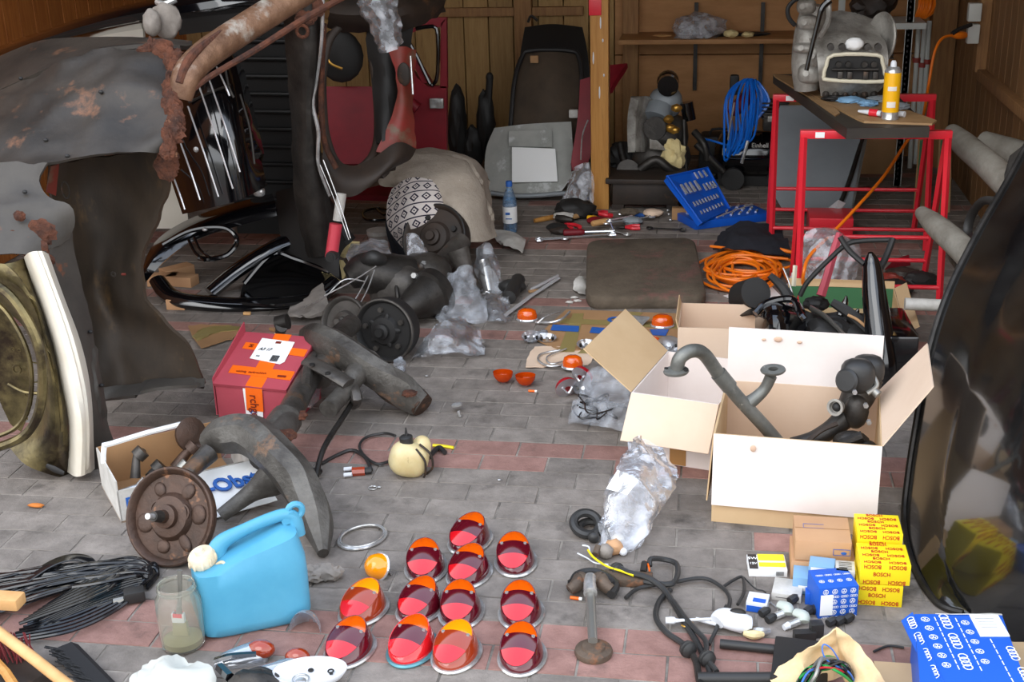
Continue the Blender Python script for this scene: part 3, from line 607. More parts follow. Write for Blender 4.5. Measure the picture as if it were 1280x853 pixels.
# long thin silver rods by the post
b = MB(); b.tube([w(404, 200, 4.76), w(422, 248, 4.74), w(438, 298, 4.72)], .0026, 6); b.tube([w(400, 206, 4.74), w(418, 250, 4.73), w(436, 300, 4.71)], .0018, 6)
tag(b.build('window_trim_rod', 'dull_chrome'), 'thin chrome trim rods leaning against the rusty door post', 'trim')
b = MB(); b.loft(rows([(480, 230, 6.1), (500, 236, 6.1)], [(430, 243, 6.0), (500, 246, 6.0)]), 3, 3, .03); tag(b.build('red_sill', 'red_paint'), 'dark red sill strip low behind the upright body piece', 'car panel')
# red and white shock absorber
t = thing('shock_absorber', 'red and white tubular shock absorber standing beside the dark door post', 'shock absorber', g(412, 340))
b = MB(); b.tube([w(414, 322, 4.82), w(420, 280, 4.84)], .026, 14, sm=0); b.build('body_tube', 'trestle_pink', t)
b = MB(); b.tube([w(422, 276, 4.85), w(427, 242, 4.87)], .02, 14, sm=0); b.build('dust_cover', 'white_dirty', t)
p = w(415, 320, 4.8); b = MB(); b.cyl(p+V((0, -.02, 0)), p+V((0, .03, 0)), .022); b.cyl(p+V((0, -.024, 0)), p+V((0, .03, 0)), .012); b.build('eye', 'rubber', t)
# ------------------------------------------------------------------ red door
t = thing('red_car_door', 'dark red car door with black window rubber standing against the back planks', 'car door', w(535, 200, 6.3))
def yz(x, y, Yd=6.35): return w(x, y, Yd)
b = MB(); b.poly([yz(508, 76), yz(522, 98), yz(535, 108), yz(558, 108), yz(558, 215), yz(500, 215), yz(512, 160), yz(508, 120)], .04, (0, 1, 0)); b.build('lower_panel', 'red_paint', t)
b = MB(); b.poly([yz(551, 30), yz(558, 22), yz(559, 110), yz(550, 110)], .03, (0, 1, 0)); b.poly([yz(558, 22), yz(551, 34), yz(535, 34), yz(512, 42), yz(516, 36), yz(540, 22)], .03, (0, 1, 0)); b.poly([yz(502, 52), yz(508, 50), yz(540, 104), yz(528, 104)], .03, (0, 1, 0)); b.build('window_frame', 'red_paint', t)
b = MB(); b.tube([yz(507, 46, 6.33), yz(522, 72, 6.33), yz(537, 104, 6.33), yz(543, 104, 6.33), yz(547, 90, 6.33), yz(547, 44, 6.33), yz(541, 33, 6.33), yz(520, 36, 6.33)], .010, 8, sm=2, closed=False); b.build('window_rubber', 'black_gloss', t)
b = MB(); b.box(w(546, 129, 6.32), (.07, .03, .05), bev=.006); b.build('hinge', 'dull_chrome', t)
b = MB(); b.tube([w(512, 128, 6.3), w(522, 136, 6.3)], .03, 10, sm=0); b.build('door_check', 'red_paint', t)
# dark junk between door and seat
for k, (x, y, rx_, rz_) in enumerate(((572, 150, .05, .22), (607, 145, .045, .18), (592, 175, .06, .12))):
    p = w(x, y, 7.2); b = MB(); b.blob((p.x, 7.2, p.z-.05), (rx_, .06, rz_), seed=k, amp=.25, sc=1.5)
    if k == 1: b.tube([w(610, 135, 7.18), w(612, 100, 7.18)], .02, 8, sm=0); b.ell(w(612, 97, 7.18), (.022, .022, .03))
    tag(b.build('dark_bundle', 'black_matt'), ['dark upright bundle close beside the red door', 'dark bundle with a knob on top between the red door and the seat back', 'low dark heap in front of the dark bundles'][k], 'bundle', 'dark bundles on the back wall')
# hanging clear sheet top
b = MB(); b.loft(rows([(444, -12, 5.1), (470, -12, 5.05), (494, -12, 5.1)], [(456, 20, 5.08), (475, 22, 5.02), (498, 16, 5.08)], [(470, 44, 5.06), (484, 46, 5.02), (500, 40, 5.08)], [(476, 66, 5.06), (488, 64, 5.02), (501, 55, 5.08)]), 18, 26, 0, amp=.025, sc=14, rough_edge=.006)
tag(b.build('plastic_sheet', 'film_dense'), 'crumpled milky plastic sheet hanging at the top above the round opening', 'plastic sheet')
# ------------------------------------------------------------------ red parcel
def obox(b, A, B, depth, z0, h, th=None, bev=.002):
    """box standing with its front bottom edge from A to B (plan points), going back by depth"""
    A = V((A.x, A.y, 0)); B = V((B.x, B.y, 0)); d = (B-A).normalized(); n = V((-d.y, d.x, 0)); L = (B-A).length; c = (A+B)/2+n*depth/2
    T = Mx.Translation(c) @ Mx.Rotation(atan2(d.y, d.x), 4, 'Z'); b.box((0, 0, z0+h/2), (L, depth, h), T, bev=bev); return T, L
A, B_ = g(274, 526), g(362, 535)
t = thing('red_parcel', 'dark pink parcel with orange tape and a white address label, standing beside the axle', 'parcel', (A+B_)/2)
T, L = None, None
b = MB(); T, L = obox(b, A, B_, .24, 0, .13); b.build('carton', 'pink_box', t)
fy = -.12
b = MB(); b.poly([T @ V(p) for p in ((-L/2-.004, fy-.004, .125), (L/2+.004, fy-.004, .125), (L/2+.004, fy+.245, .215), (-L/2-.004, fy+.245, .215))], .01); b.build('lid', 'pink_box', t)
b = MB(); b.poly([T @ V(p) for p in ((-L/2-.008, fy, .02), (-L/2-.008, fy+.24, .02), (-L/2-.008, fy+.24, .26), (-L/2-.008, fy, .15))], .004); b.build('side_flap', 'pink_box', t)
b = MB(); b.poly([T @ V(p) for p in ((-L/2, fy+.2, .19), (L/2, fy+.2, .19), (L/2, fy+.24, .21), (-L/2, fy+.24, .21), )], -.02); b.poly([T @ V(p) for p in ((-L/2, fy+.245, 0), (L/2, fy+.245, 0), (L/2, fy+.245, .213), (-L/2, fy+.245, .213))], .004); b.build('back_wall', 'pink_box', t)
def lid(x, yv, off=.011): return T @ V((x, fy+yv, .125+yv*.367+off))
def strip(b, pts, off=.0115): b.poly([lid(x, y, off) for x, y in pts], .0012)
b = MB(); strip(b, ((-.015, -.004), (.045, -.006), (.04, .242), (-.02, .242))); b.build('orange_tape', 'orange_tape', t)
b = MB(); strip(b, ((-.1, .045), (L/2, .035), (L/2, .075), (-.1, .08)), .013); b.build('orange_tape', 'orange_tape', t)
b = MB(); strip(b, ((-.105, .16), (L/2, .145), (L/2, .178), (-.105, .19)), .0125); b.build('orange_tape', 'orange_tape', t)
b = MB(); b.poly([T @ V(p) for p in ((-.018, fy-.006, .05), (.042, fy-.006, .05), (.045, fy-.006, .134), (-.015, fy-.006, .134))], -.001); o = b.build('orange_tape', 'orange_tape', t)
b = MB(); b.poly([T @ V(p) for p in ((-.022, fy-.0045, .004), (.036, fy-.0045, .004), (.045, fy-.0045, .132), (-.025, fy-.0045, .132))], -.001); b.build('white_tape', 'white_paper', t)
b = MB(); strip(b, ((-.055, .115), (.06, .1), (.072, .112), (.068, .205), (-.055, .212)), .0145); lb = b.build('address_label', 'white_paper', t)
# writing
Tl = T @ frame((0, fy, .125), 0, atan(.367)); b = MB()
b.text('Hermes', .014, Tl @ Mx.Translation(V((0, .06, .0155))) @ Mx.Rotation(PI, 4, 'Z'), .01) if 0 else None
for k in range(9): b.box((.03+.0032*k-.01, .135, .0165), (.0014+.0008*(k % 2), .03, .0006), Tl)
b.text('A3 17', .018, Tl @ frame((-.02, .175, .0165)), .01, shear=.4); b.text('Nr', .012, Tl @ frame((-.03, .14, .0165)))
b.build('label_print', 'black_ink', lb)
b = MB(); b.text('H', .02, Tl @ frame((-.075, .188, .016), PI/2), .03); b.box((.012, .215, .0145), (.02, .012, .001), Tl); b.box((.092, .055, .0155), (.03, .009, .001), Tl); b.text('wichtig  zerbrechlich', .013, Tl @ frame((-.02, .062, .0148)), .0); b.build('tape_print', 'tape_print', t)
b = MB(); Tf = T @ frame((.012, fy-.0078, .068), 0, PI/2) @ Mx.Rotation(-PI/2, 4, 'Z'); b.text('rchge', .042, Tf @ frame((0, 0, 0)), .01, sx=.85); b.build('tape_print', 'tape_print', t)
b = MB(); b.text('.com', .04, T @ frame((.008, fy-.0065, .028), 0, PI/2) @ Mx.Rotation(-PI/2, 4, 'Z'), .02, sx=.8); b.build('tape_print', 'blue_ink', t)
# ------------------------------------------------------------------ fruit tray
p = g(205, 640)
t = thing('fruit_tray', 'white and brown printed fruit carton full of metal parts behind the rusty brake disc', 'carton', (p.x, p.y+.12, 0))
A = g(152, 652); B_ = g(228, 595+20)
def P(pt): return V(pt)
c0 = g(152, 655); c1 = g(285, 622); hh = .1
d = (c1-c0).normalized(); Lx = .36; n = V((-d.y, d.x, 0)); W_ = .26
TT = Mx.Translation(c0) @ Mx.Rotation(atan2(d.y, d.x), 4, 'Z')
b = MB(TT); b.box((Lx/2, W_/2, .004), (Lx, W_, .006)); b.build('base', 'carton_brown', t)
b = MB(TT); b.box((Lx/2, .002, hh/2), (Lx, .004, hh)); b.build('front_wall', 'white_dirty', t)
b = MB(TT); b.box((.002, W_/2, .065), (.004, W_, .13)); b.build('side_wall', 'white_dirty', t)
b = MB(TT); b.box((Lx/2, W_-.002, .065), (Lx, .004, .13)); b.build('back_wall', 'carton_brown', t)
b = MB(TT); b.poly([(Lx, 0, .0), (Lx+.03, W_, 0), (Lx+.05, W_, .14), (Lx+.03, 0, .1)], .004); b.build('side_wall', 'white_dirty', t)
b = MB(TT); b.poly([(Lx*.55, -.004, .1), (Lx+.03, -.004, .1), (Lx+.05, -.13, .02), (Lx*.62, -.12, .008)], .004); fl = b.build('flap', 'white_paper', t)
dd = V((.05+.0, -.128, -.085)).normalized(); X_ = V((1, -.02, .02)).normalized(); Yv = -dd; Zv = X_.cross(Yv); Mt = Mx.Identity(4)
for i in range(3): Mt[i][0] = X_[i]; Mt[i][1] = Yv[i]; Mt[i][2] = Zv[i]; Mt[i][3] = (Lx*.82, -.066, .066)[i]
b = MB(TT @ Mt); b.text('e-Obst', .062, frame((0, .01, -.0005)), .025, ext=.004); b.build('lettering', 'blue_ink', fl)
b = MB(TT); b.text('Elbe', .05, frame((.06, -.001, .055), 0, PI/2), .02); b.build('lettering', 'blue_ink', t)
b = MB(TT); b.tube([(.0, .16, .12), (.01, .17, .165), (.03, .17, .17), (.24, .2, .17), (.26, .2, .13)], .008, 6, sm=2); b.build('carrying_bar', 'white_paper', t)
for k, (x, y, r, l) in enumerate(((.08, .08, .014, .12), (.14, .14, .018, .1), (.2, .09, .013, .16), (.25, .17, .02, .1), (.1, .19, .016, .12))):
    b = MB(TT); a = k*1.1; b.tube([(x-cos(a)*l/2, y-sin(a)*l/2*.5, .05+.012*k), (x, y, .06+.012*k), (x+cos(a)*l/2, y+sin(a)*l/2*.5, .05)], [r, r*.7, r], 10); b.cyl((x, y, .055+.012*k), (x+.02, y, .07+.012*k), r*1.4)
    tag(b.build('metal_fitting', ['dull_chrome', 'dark_metal', 'rod_grey', 'drum_rust', 'greasy'][k]), ['shiny', 'dark grey', 'plain grey', 'rusty', 'greasy'][k]+' metal fitting lying inside the white fruit carton', 'metal part', 'metal parts in the fruit carton')
b = MB(TT); b.lathe([(.0, 0), (.05, 0), (.052, .012), (.03, .02), (0, .02)], 20, frame((.26, .2, .13), .4, 1.2)); tag(b.build('rusty_disc', 'drum_rust'), 'small rusty disc standing at the back of the white fruit carton', 'metal part')
# ------------------------------------------------------------------ rear axle beam
t = thing('car_axle', 'greasy grey axle beam with two cast arms lying diagonally across the pavers left of centre', 'axle', g(360, 600))
def tz(x, y, z): return g(x, y, z)
b = MB(); b.tube([tz(326, 575, .12), tz(348, 545, .13), tz(382, 480, .14), tz(415, 430, .16), tz(440, 405, .16)], [.038, .042, .038, .038, .036], 16); b.build('cross_tube', 'greasy', t)
b = MB(); b.tube([tz(340, 548, .12), tz(358, 524, .13)], .05, 18, sm=0); b.build('tube_collar', 'cast_arm', t); b = MB(); b.tube([tz(398, 470, .14), tz(420, 445, .15)], .048, 18, sm=0); b.build('tube_collar', 'cast_arm', t)
b = MB(); b.tube([tz(258, 555, .16), tz(282, 545, .19), tz(315, 545, .2), tz(350, 575, .18), tz(378, 612, .12), tz(396, 655, .06), tz(404, 692, .02)], [.036, .064, .07, .066, .066, .056, .02], 8, flat=(.8, .9, (0, 0, 1))); b.build('near_arm', 'cast_arm', t)
b = MB(); b.tube([tz(382, 420, .2), tz(400, 424, .22), tz(430, 440, .2), tz(474, 470, .14), tz(506, 492, .075), tz(526, 506, .04)], [.035, .058, .062, .06, .062, .048], 8, flat=(.75, .95, (0, 0, 1))); b.build('far_arm', 'cast_arm', t)
b = MB(); p = tz(523, 503, .045); b.cyl(p+V((-.015, .01, .01)), p+V((.016, -.01, -.01)), .043, .04, 16); b.build('arm_end_plate', 'drum_rust', t)
b = MB(); b.tube([tz(352, 592, .13), tz(336, 602, .1), tz(312, 618, .07), tz(276, 645, .03)], [.05, .046, .026, .02], 14); b.build('near_stub', 'cast_arm', t)
b = MB(); b.tube([tz(386, 452, .19), tz(406, 462, .19), tz(436, 480, .16)], [.03, .03, .03], 12, flat=(1, .5, (0, 0, 1))); b.build('cover_plate', 'greasy', t)
b = MB(); b.tube([tz(462, 452, .16), tz(444, 470, .15), tz(434, 486, .13), tz(410, 512, .12)], [.046, .038, .03, .03], 12); b.build('far_stub', 'cast_arm', t)
for pts in (((396, 440, .17), (386, 458, .18), (382, 485, .16)), ((440, 478, .13), (446, 498, .12), (442, 506, .05))):
    b = MB(); b.tube([tz(*q) for q in pts], .018, 8); b.build('bracket', 'greasy', t)
b = MB(); b.tube([tz(448, 492, .1), tz(430, 520, .08), tz(405, 560, .06), tz(395, 596, .02)], .009, 8); p = tz(394, 590, .02); b.torus(p, .016, .006); b.build('lever_arm', 'dark_metal', t)
b = MB(); b.tube([tz(230, 596, .13), tz(262, 566, .16)], [.022, .03], 12, sm=0); b.build('stub_tube', 'greasy', t)
for q in ((390, 457, .205), (410, 468, .2)):
    b = MB(); p = tz(*q); b.cyl(p, p+V((0, 0, .006)), .009, n=10); b.build('bolt', 'black_matt', t)
for k, (x, y, z, r) in enumerate(((355, 545, .165, .03), (512, 492, .1, .02), (372, 520, .14, .025))): b = MB(); b.blob(tz(x, y, z), (r, r, r*.4), k, .4); b.build('rust_patch', 'rust', t)
# near brake disc / back plate
def drum(name, label, c, r, ax, m, spindle=True, w_=.05, holes=5, m2=None):
    t = thing(name, label, 'brake drum', (c.x, c.y, 0)); Ta = aim(c, ax)
    b = MB(); b.lathe([(0, -w_), (r*.96, -w_), (r, -w_*.7), (r, -.004), (r*.96, .006), (r*.9, .0), (r*.86, -.012), (r*.5, -.010), (r*.42, .006), (r*.2, .012), (0, .012)], 40, Ta); b.build('drum', m, t)
    b = MB(); b.torus((0, 0, 0), r*.98, .006, Ta, 40, 8); b.build('rim', m2 or m, t)
    for k in range(holes):
        a = 2*PI*k/holes+.5; b = MB(); q = Ta @ V((cos(a)*r*.66, sin(a)*r*.66, -.008)); zz = Ta.to_3x3() @ V((0, 0, 1)); b.cyl(q, q+zz*.012, r*.09, r*.08, 12); b.cyl(q, q+zz*.0135, r*.045, n=10); b.build('wheel_bolt', m2 or m, t)
    zz = Ta.to_3x3() @ V((0, 0, 1))
    b = MB(); b.lathe([(r*.26, .0), (r*.24, .025), (r*.14, .03), (r*.13, .045), (0, .045)], 24, Ta); b.build('hub', m, t)
    if spindle:
        b = MB(); q = c; b.tube([q+zz*.03, q+zz*.075], [.018, .013], 14, sm=0); b.build('spindle', 'dark_metal', t); b = MB(); b.cyl(q+zz*.07, q+zz*.1, .008); b.build('threaded_end', 'dull_chrome', t)
    return t, Ta
c = g(213, 703)+V((0, .03, .118)); td, Ta = drum('brake_drum', 'large rusty brown brake disc with a protruding spindle beside the blue canister', c, .128, (-.16, -.86, .46), 'drum_rust', holes=0, w_=.03)
b = MB()
for k in range(6):
    a = k*1.05+.2+.2*sin(k*5); q = Ta @ V((cos(a)*.08, sin(a)*.08, -.008)); b = MB(); b.ell((0, 0, 0), (.022+.007*sin(k*3), .02+.006*cos(k*2), .005), aim(q, Ta.to_3x3() @ V((0, 0, 1)), a)); b.build('pressed_boss', 'drum_rust', td)
b = MB(); b.tube([Ta @ V((cos(a)*.052*(1+.18*sin(3*a)), sin(a)*.05*(1+.15*cos(2*a)), .002)) for a in [i*PI/10 for i in range(20)]], .004, 6, closed=True, sm=2); b.build('oil_plate', 'drum_rust', td)
c = g(478, 458)+V((0, .05, .118)); td, Ta2 = drum('brake_drum', 'black brake drum with bolts in front of the gearbox, facing the camera', c, .116, (-.2, -.93, .12), 'black_matt', spindle=False, w_=.07, m2='greasy')
for k in range(5):
    a = 2*PI*k/5+.1; q = Ta2 @ V((cos(a)*.045, sin(a)*.045, .0)); b = MB(); b.ell((0, 0, 0), (.022, .011, .006), aim(q, Ta2.to_3x3() @ V((0, 0, 1)), a)); b.build('web', 'black_matt', td)
c = g(552, 322)+V((0, .05, .13)); td, Ta3 = drum('brake_drum', 'brown brake drum at the far end of the gearbox below the patterned cushion', V((g(556, 335).x-.02, 5.28, .17)), .15, (-.25, -.9, .5), 'brown_dark', spindle=False, w_=.08, holes=4, m2='black_matt')
c = g(428, 440)+V((0, .04, .1)); drum('brake_drum', 'dark brake drum edge standing behind the far cast arm', c, .098, (-.3, -.8, .35), 'greasy', spindle=False, w_=.04, holes=0)
# ------------------------------------------------------------------ gearbox
t = thing('gearbox', 'greasy black car gearbox with axle tubes lying between the two brake drums', 'gearbox', g(520, 410))
def gy(x, y, Yd): return w(x, y, Yd)
b = MB(); b.tube([gy(436, 348, 4.75), gy(455, 340, 4.78), gy(480, 345, 4.8), gy(510, 350, 4.85)], [.05, .085, .1, .11], 20, flat=(1, .9, (0, 0, 1))); b.build('nose_housing', 'dark_metal', t)
b = MB(); b.ell(gy(500, 362, 4.82), (.12, .12, .12), pw=.75); b.ell(gy(530, 352, 4.95), (.12, .11, .12), pw=.8); b.build('main_case', 'greasy', t)
b = MB(); b.lathe([(.0, -.12), (.1, -.11), (.1, -.07), (.085, -.065), (.07, 0), (.05, .06), (.035, .09), (0, .09)], 26, aim(gy(522, 378, 4.65), (-.5, -.85, -.15))); b.build('side_bell', 'dark_metal', t)
b = MB(); zz = V((-.5, -.85, -.15)).normalized(); q = gy(522, 378, 4.65)
for k in range(5): b.torus((0, 0, .0+k*.014), .058-.005*k, .006, aim(q, zz), 22, 6)
b.build('rubber_gaiter', 'rubber', t)
b = MB(); b.tube([gy(505, 398, 4.52), gy(488, 410, 4.4)], [.026, .026], 12, sm=0); b.build('axle_tube', 'greasy', t)
b = MB(); b.tube([gy(540, 345, 4.98), gy(560, 322, 5.1), gy(578, 300, 5.2)], [.05, .045, .04], 14); b.build('axle_tube', 'greasy', t)
b = MB(); b.tube([gy(572, 312, 5.0), gy(583, 342, 4.98), gy(590, 365, 4.95)], [.05, .035, .05], 12, flat=(1, .6, (0, 1, 0))); b.build('damper_bracket', 'greasy', t)
b = MB(); b.cyl(gy(500, 328, 4.9), gy(497, 368, 4.85), .014, n=8); b.tube([gy(497, 336, 4.82), gy(495, 350, 4.74), gy(497, 372, 4.68), gy(498, 390, 4.7)], .008, 6); b.build('case_seam', 'dark_metal', t)
for q in ((462, 330, 4.8), (520, 345, 4.72), (545, 375, 4.75), (532, 330, 4.9)):
    p = gy(*q); b = MB(); b.cyl(p, p+V((-.005, -.02, .008)), .012, n=6); b.build('bolt', 'dull_chrome', t)
b = MB(); b.tube([gy(455, 326, 4.75), gy(466, 322, 4.72), gy(480, 326, 4.75)], [.02, .03, .02], 10); b.build('mount', 'rubber', t)
for gi, pts in enumerate((((456, 352, 4.55), (430, 350, 4.5), (405, 372, 4.5), (380, 385, 4.6)), ((470, 333, 4.66), (440, 352, 4.55), (405, 370, 4.45)), ((468, 338, 4.6), (458, 365, 4.5), (441, 395, 4.4)), ((460, 345, 4.6), (448, 368, 4.5), (432, 392, 4.45)))):
    b = MB(); b.tube([gy(*q) for q in pts], .0028, 6); tag(b.build('steel_rod', 'dull_chrome'), ['longest thin steel line reaching left from the gearbox nose to the carton scrap', 'thin steel line just above the longest one at the gearbox nose', 'steel rod sloping down left in front of the gearbox nose', 'short steel rod beside the brake drum edge below the gearbox nose'][gi], 'rod', 'steel rods at the gearbox nose')
# debris: torn carton scraps, foam lumps
def scrap(name, label, cat, pts, m, th=.003, amp=.008, seed=0, grp=None, sc=9):
    b = MB(); b.loft(pts, 14, 12, th, amp=amp, sc=sc, seed=seed, rough_edge=.006, back=(0, 0, -1)); return tag(b.build(name, m), label, cat, grp)
def gr(z, *R): return [[g(x, y, z+(q[2] if len(q) > 2 else 0)) if 0 else g(q[0], q[1], z+(q[2] if len(q) > 2 else 0)) for q in r] for r in R for x, y in ((0, 0),)]
scrap('carton_scrap', 'torn grey-beige carton scrap left of the gearbox nose', 'scrap', gr(.02, [(365, 385), (385, 372, .03), (402, 352, .08)], [(362, 396), (388, 390, .02), (410, 378, .04)], [(378, 398), (395, 397), (409, 392)]), 'rag_grey', amp=.015)
scrap('carton_scrap', 'flat brown carton piece with yellow tape behind the red parcel', 'scrap', gr(.008, [(236, 408), (262, 406), (290, 408)], [(240, 420), (265, 420), (300, 412)], [(252, 436), (275, 428), (290, 425)]), 'carton_brown', amp=.004)
scrap('tape_strip', 'olive tape strip on the brown carton piece behind the red parcel', 'tape', gr(.012, [(240, 420), (262, 408), (300, 408)], [(246, 426), (270, 416), (302, 413)]), 'tape_khaki', amp=.002)
for k, (x, y, r) in enumerate(((420, 338, .04), (433, 310, .035), (500, 332, .03))):
    b = MB(); z = (.05, .1, .12)[k]; b.blob(g(x, y, z), (r*1.3, r*.6, r), k, .5, sub=3); tag(b.build('foam_piece', 'foam_yellow'), ['crumbly yellow foam lump on the floor left of the gearbox', 'yellow foam scrap standing beside the shock absorber', 'small yellow foam bits on top of the gearbox'][k], 'foam')
b = MB(); b.tube([g(352, 408, .17), g(350, 420, .1), g(353, 438, .0)], [.022, .016, .014], 10); b.cyl(g(346, 405, .17), g(360, 402, .18), .028); tag(b.build('track_rod_end', 'dark_metal'), 'dark track rod end standing behind the red parcel', 'rod end')
for k, (x, y) in enumerate(((309, 394), (347, 420), (341, 414), (300, 388))):
    b = MB(); b.box((0, 0, .007), (.03, .014, .012), frame(g(x, y), k*1.3), bev=.002); tag(b.build('wood_chip', ['wood_stick', 'foam_yellow', 'carton_brown', 'wood_stick'][k]), ['pale wood chip nearest the black shell sill', 'tiny yellowish chip beside the car axle drum', 'brown chip left of the yellowish one', 'small pale chip under the black shell sill'][k], 'wood chip', 'wood chips near the black shell')

b = MB(); b.blob(g(45, 632, .006), (.022, .009, .005), 2, .3, sub=2, flat=.001); tag(b.build('dry_leaf', 'leaf'), 'small orange-brown dry leaf on the grey pavers at the left', 'leaf')
# ------------------------------------------------------------------ blanket, cushion, stool wheel
stl = thing('covered_stool', 'low dark stool hidden under the beige blanket and the patterned cushion', 'stool', (w(545, 250, 5.75).x, 5.75, 0))
sx_ = w(545, 250, 5.75).x
b = MB(); b.box((sx_, 5.75, .34), (.32, .3, .06), bev=.01); b.build('seat', 'black_matt', stl)
for dx in (-1, 1):
    for dy in (-1, 1): b = MB(); b.cyl((sx_+dx*.13, 5.75+dy*.12, 0), (sx_+dx*.12, 5.75+dy*.11, .32), .016, n=10); b.build('leg', 'black_matt', stl)
b = MB(); b.loft(rows([(500, 190, 5.95), (545, 188, 6.0), (585, 196, 5.95)], [(484, 212, 5.75), (505, 195, 5.72), (555, 193, 5.75), (592, 200, 5.75), (608, 218, 5.8)], [(478, 232, 5.62), (500, 222, 5.52), (552, 218, 5.5), (596, 220, 5.55), (610, 245, 5.7)],
        [(520, 236, 5.5), (545, 238, 5.42), (570, 238, 5.42), (600, 246, 5.48), (614, 262, 5.6)], [(548, 262, 5.42), (564, 266, 5.36), (580, 266, 5.36), (602, 272, 5.42), (617, 280, 5.52)], [(566, 292, 5.36), (580, 300, 5.32), (594, 303, 5.32), (606, 302, 5.36), (620, 297, 5.46)]), 30, 30, .012, amp=.016, sc=5, rough_edge=.004)
tag(b.build('beige_blanket', 'blanket'), 'beige-grey blanket draped over the stool and the patterned cushion', 'blanket')
m = mat('cushion_print', (206, 196, 190), .9); nt = m.node_tree; N = nt.nodes; Lk = nt.links
uvn = N.new('ShaderNodeUVMap'); sep = N.new('ShaderNodeSeparateXYZ'); Lk.new(uvn.outputs[0], sep.inputs[0])
def mth(op, a, b_=None):
    n_ = N.new('ShaderNodeMath'); n_.operation = op
    for i, q in enumerate((a, b_)):
        if q is None: continue
        if isinstance(q, (int, float)): n_.inputs[i].default_value = q
        else: Lk.new(q, n_.inputs[i])
    return n_.outputs[0]
U = mth('MULTIPLY', sep.outputs[0], 7); Vv = mth('ADD', mth('MULTIPLY', sep.outputs[1], 6), mth('MULTIPLY', sep.outputs[0], 1.2))
fu = mth('ABSOLUTE', mth('SUBTRACT', mth('FRACT', U), .5)); fv = mth('ABSOLUTE', mth('SUBTRACT', mth('FRACT', Vv), .5))
dsum = mth('ADD', mth('MULTIPLY', fu, 1.1), mth('MULTIPLY', fv, 1.25)); dia = mth('MULTIPLY', mth('LESS_THAN', dsum, .45), mth('GREATER_THAN', dsum, .26)); dot = mth('LESS_THAN', dsum, .1); ln = mth('GREATER_THAN', fv, .45)
pat = mth('MAXIMUM', mth('MAXIMUM', dia, dot), ln); mx = N.new('ShaderNodeMix'); mx.data_type = 'RGBA'; Lk.new(pat, mx.inputs[0]); mx.inputs[6].default_value = rgb((206, 196, 190)); mx.inputs[7].default_value = rgb((40, 34, 52)); Lk.new(mx.outputs[2], N['Principled BSDF'].inputs['Base Color'])
b = MB(); b.loft(rows([(490, 236, 5.5), (515, 222, 5.45), (545, 226, 5.45), (556, 238, 5.5)], [(484, 260, 5.45), (512, 250, 5.36), (545, 252, 5.36), (562, 262, 5.42)], [(486, 285, 5.42), (510, 282, 5.34), (542, 284, 5.34), (570, 286, 5.4)], [(506, 312, 5.42), (520, 308, 5.38), (540, 306, 5.38), (566, 308, 5.42)]), 24, 24, .09, amp=.006, sc=6)
tag(b.build('patterned_cushion', m), 'cream cushion with dark ethnic diamond pattern under the beige blanket', 'cushion')
b = MB(); b.loft(rows([(484, 255, 5.47), (488, 260, 5.45)], [(482, 285, 5.45), (492, 300, 5.42)], [(490, 316, 5.46), (512, 322, 5.43)]), 6, 10, .05); tag(b.build('dark_cloth_fold', 'cloth_dark'), 'dark navy cloth fold hanging at the left edge of the patterned cushion', 'cloth')
# cables, cup behind
b = MB(); b.tube([g(498, 268), g(475, 262), g(455, 266), g(458, 276), g(484, 276), g(495, 272)], .007, 6); b.tube([g(470, 262), g(480, 270), g(492, 264)], .006, 6); b.bm.verts.ensure_lookup_table()
for v_ in b.bm.verts: v_.co.z += .007
tag(b.build('black_cable', 'cable_black'), 'loop of black cable on the floor left of the patterned cushion', 'cable')
p = g(474, 300); b = MB(); b.lathe([(.0, 0), (.05, 0), (.056, .03), (.058, .032), (.058, .036), (.05, .03), (0, .028)], 22, frame(p)); b.lathe([(.056, .036), (.058, .05), (.0, .052)], 22, frame(p)); tag(b.build('plastic_dish', 'white_dirty'), 'round whitish lid on the floor behind the gearbox', 'lid')
# ------------------------------------------------------------------ bags
def bag(label, R, m='film', th=0, amp=.02, seed=0, nu=26, nv=26, sc=12, name='plastic_bag', grp=None, dep=.05):
    """crumpled clear bag: a front and a back sheet joined at the edge"""
    b = MB(); b.loft(R, nu, nv, th, amp=amp, sc=sc, seed=seed, rough_edge=.004)
    k = len(R); Rb = []
    for j, r in enumerate(R):
        n_ = len(r); q = []
        for i, p in enumerate(r):
            e_ = 0 if (i in (0, n_-1) or j in (0, k-1)) else 1
            q.append(p+V((0, dep*e_, -.35*dep*e_)))
        Rb.append(q)
    b.loft(Rb, nu, nv, th, amp=amp, sc=sc, seed=seed+5, rough_edge=.004)
    for v_ in b.bm.verts:
        if v_.co.z < .002: v_.co.z = .002
    return tag(b.build(name, m), label, 'plastic bag', grp)
bag('clear bag on the ground right of the gearbox, nearest of the bags round it', [[g(538, 418, .1), g(556, 402, .13), g(582, 400, .1)], [g(528, 434, .05), g(556, 424, .1), g(600, 420, .05)], [g(520, 448, .004), g(556, 442, .05), g(604, 446, .004)]], seed=1, amp=.022)
bag('tall crumpled clear bag with blue print standing against the right of the gearbox', rows([(560, 348, 4.8), (582, 335, 4.85), (592, 350, 4.9)], [(552, 372, 4.72), (575, 362, 4.7), (602, 372, 4.8)], [(548, 395, 4.68), (575, 392, 4.66), (610, 392, 4.7)], [(552, 405, 4.66), (580, 405, 4.64), (604, 404, 4.68)]), seed=2, amp=.03)
bt = bag('clear bag with silver parts standing right of the far axle tube', rows([(598, 312, 5.2), (606, 306, 5.2), (614, 306, 5.2)], [(594, 335, 5.15), (608, 330, 5.1), (622, 335, 5.15)], [(600, 355, 5.1), (612, 352, 5.05), (628, 352, 5.1)], [(604, 370, 5.05), (615, 376, 5.0), (630, 366, 5.05)]), seed=3, amp=.02)
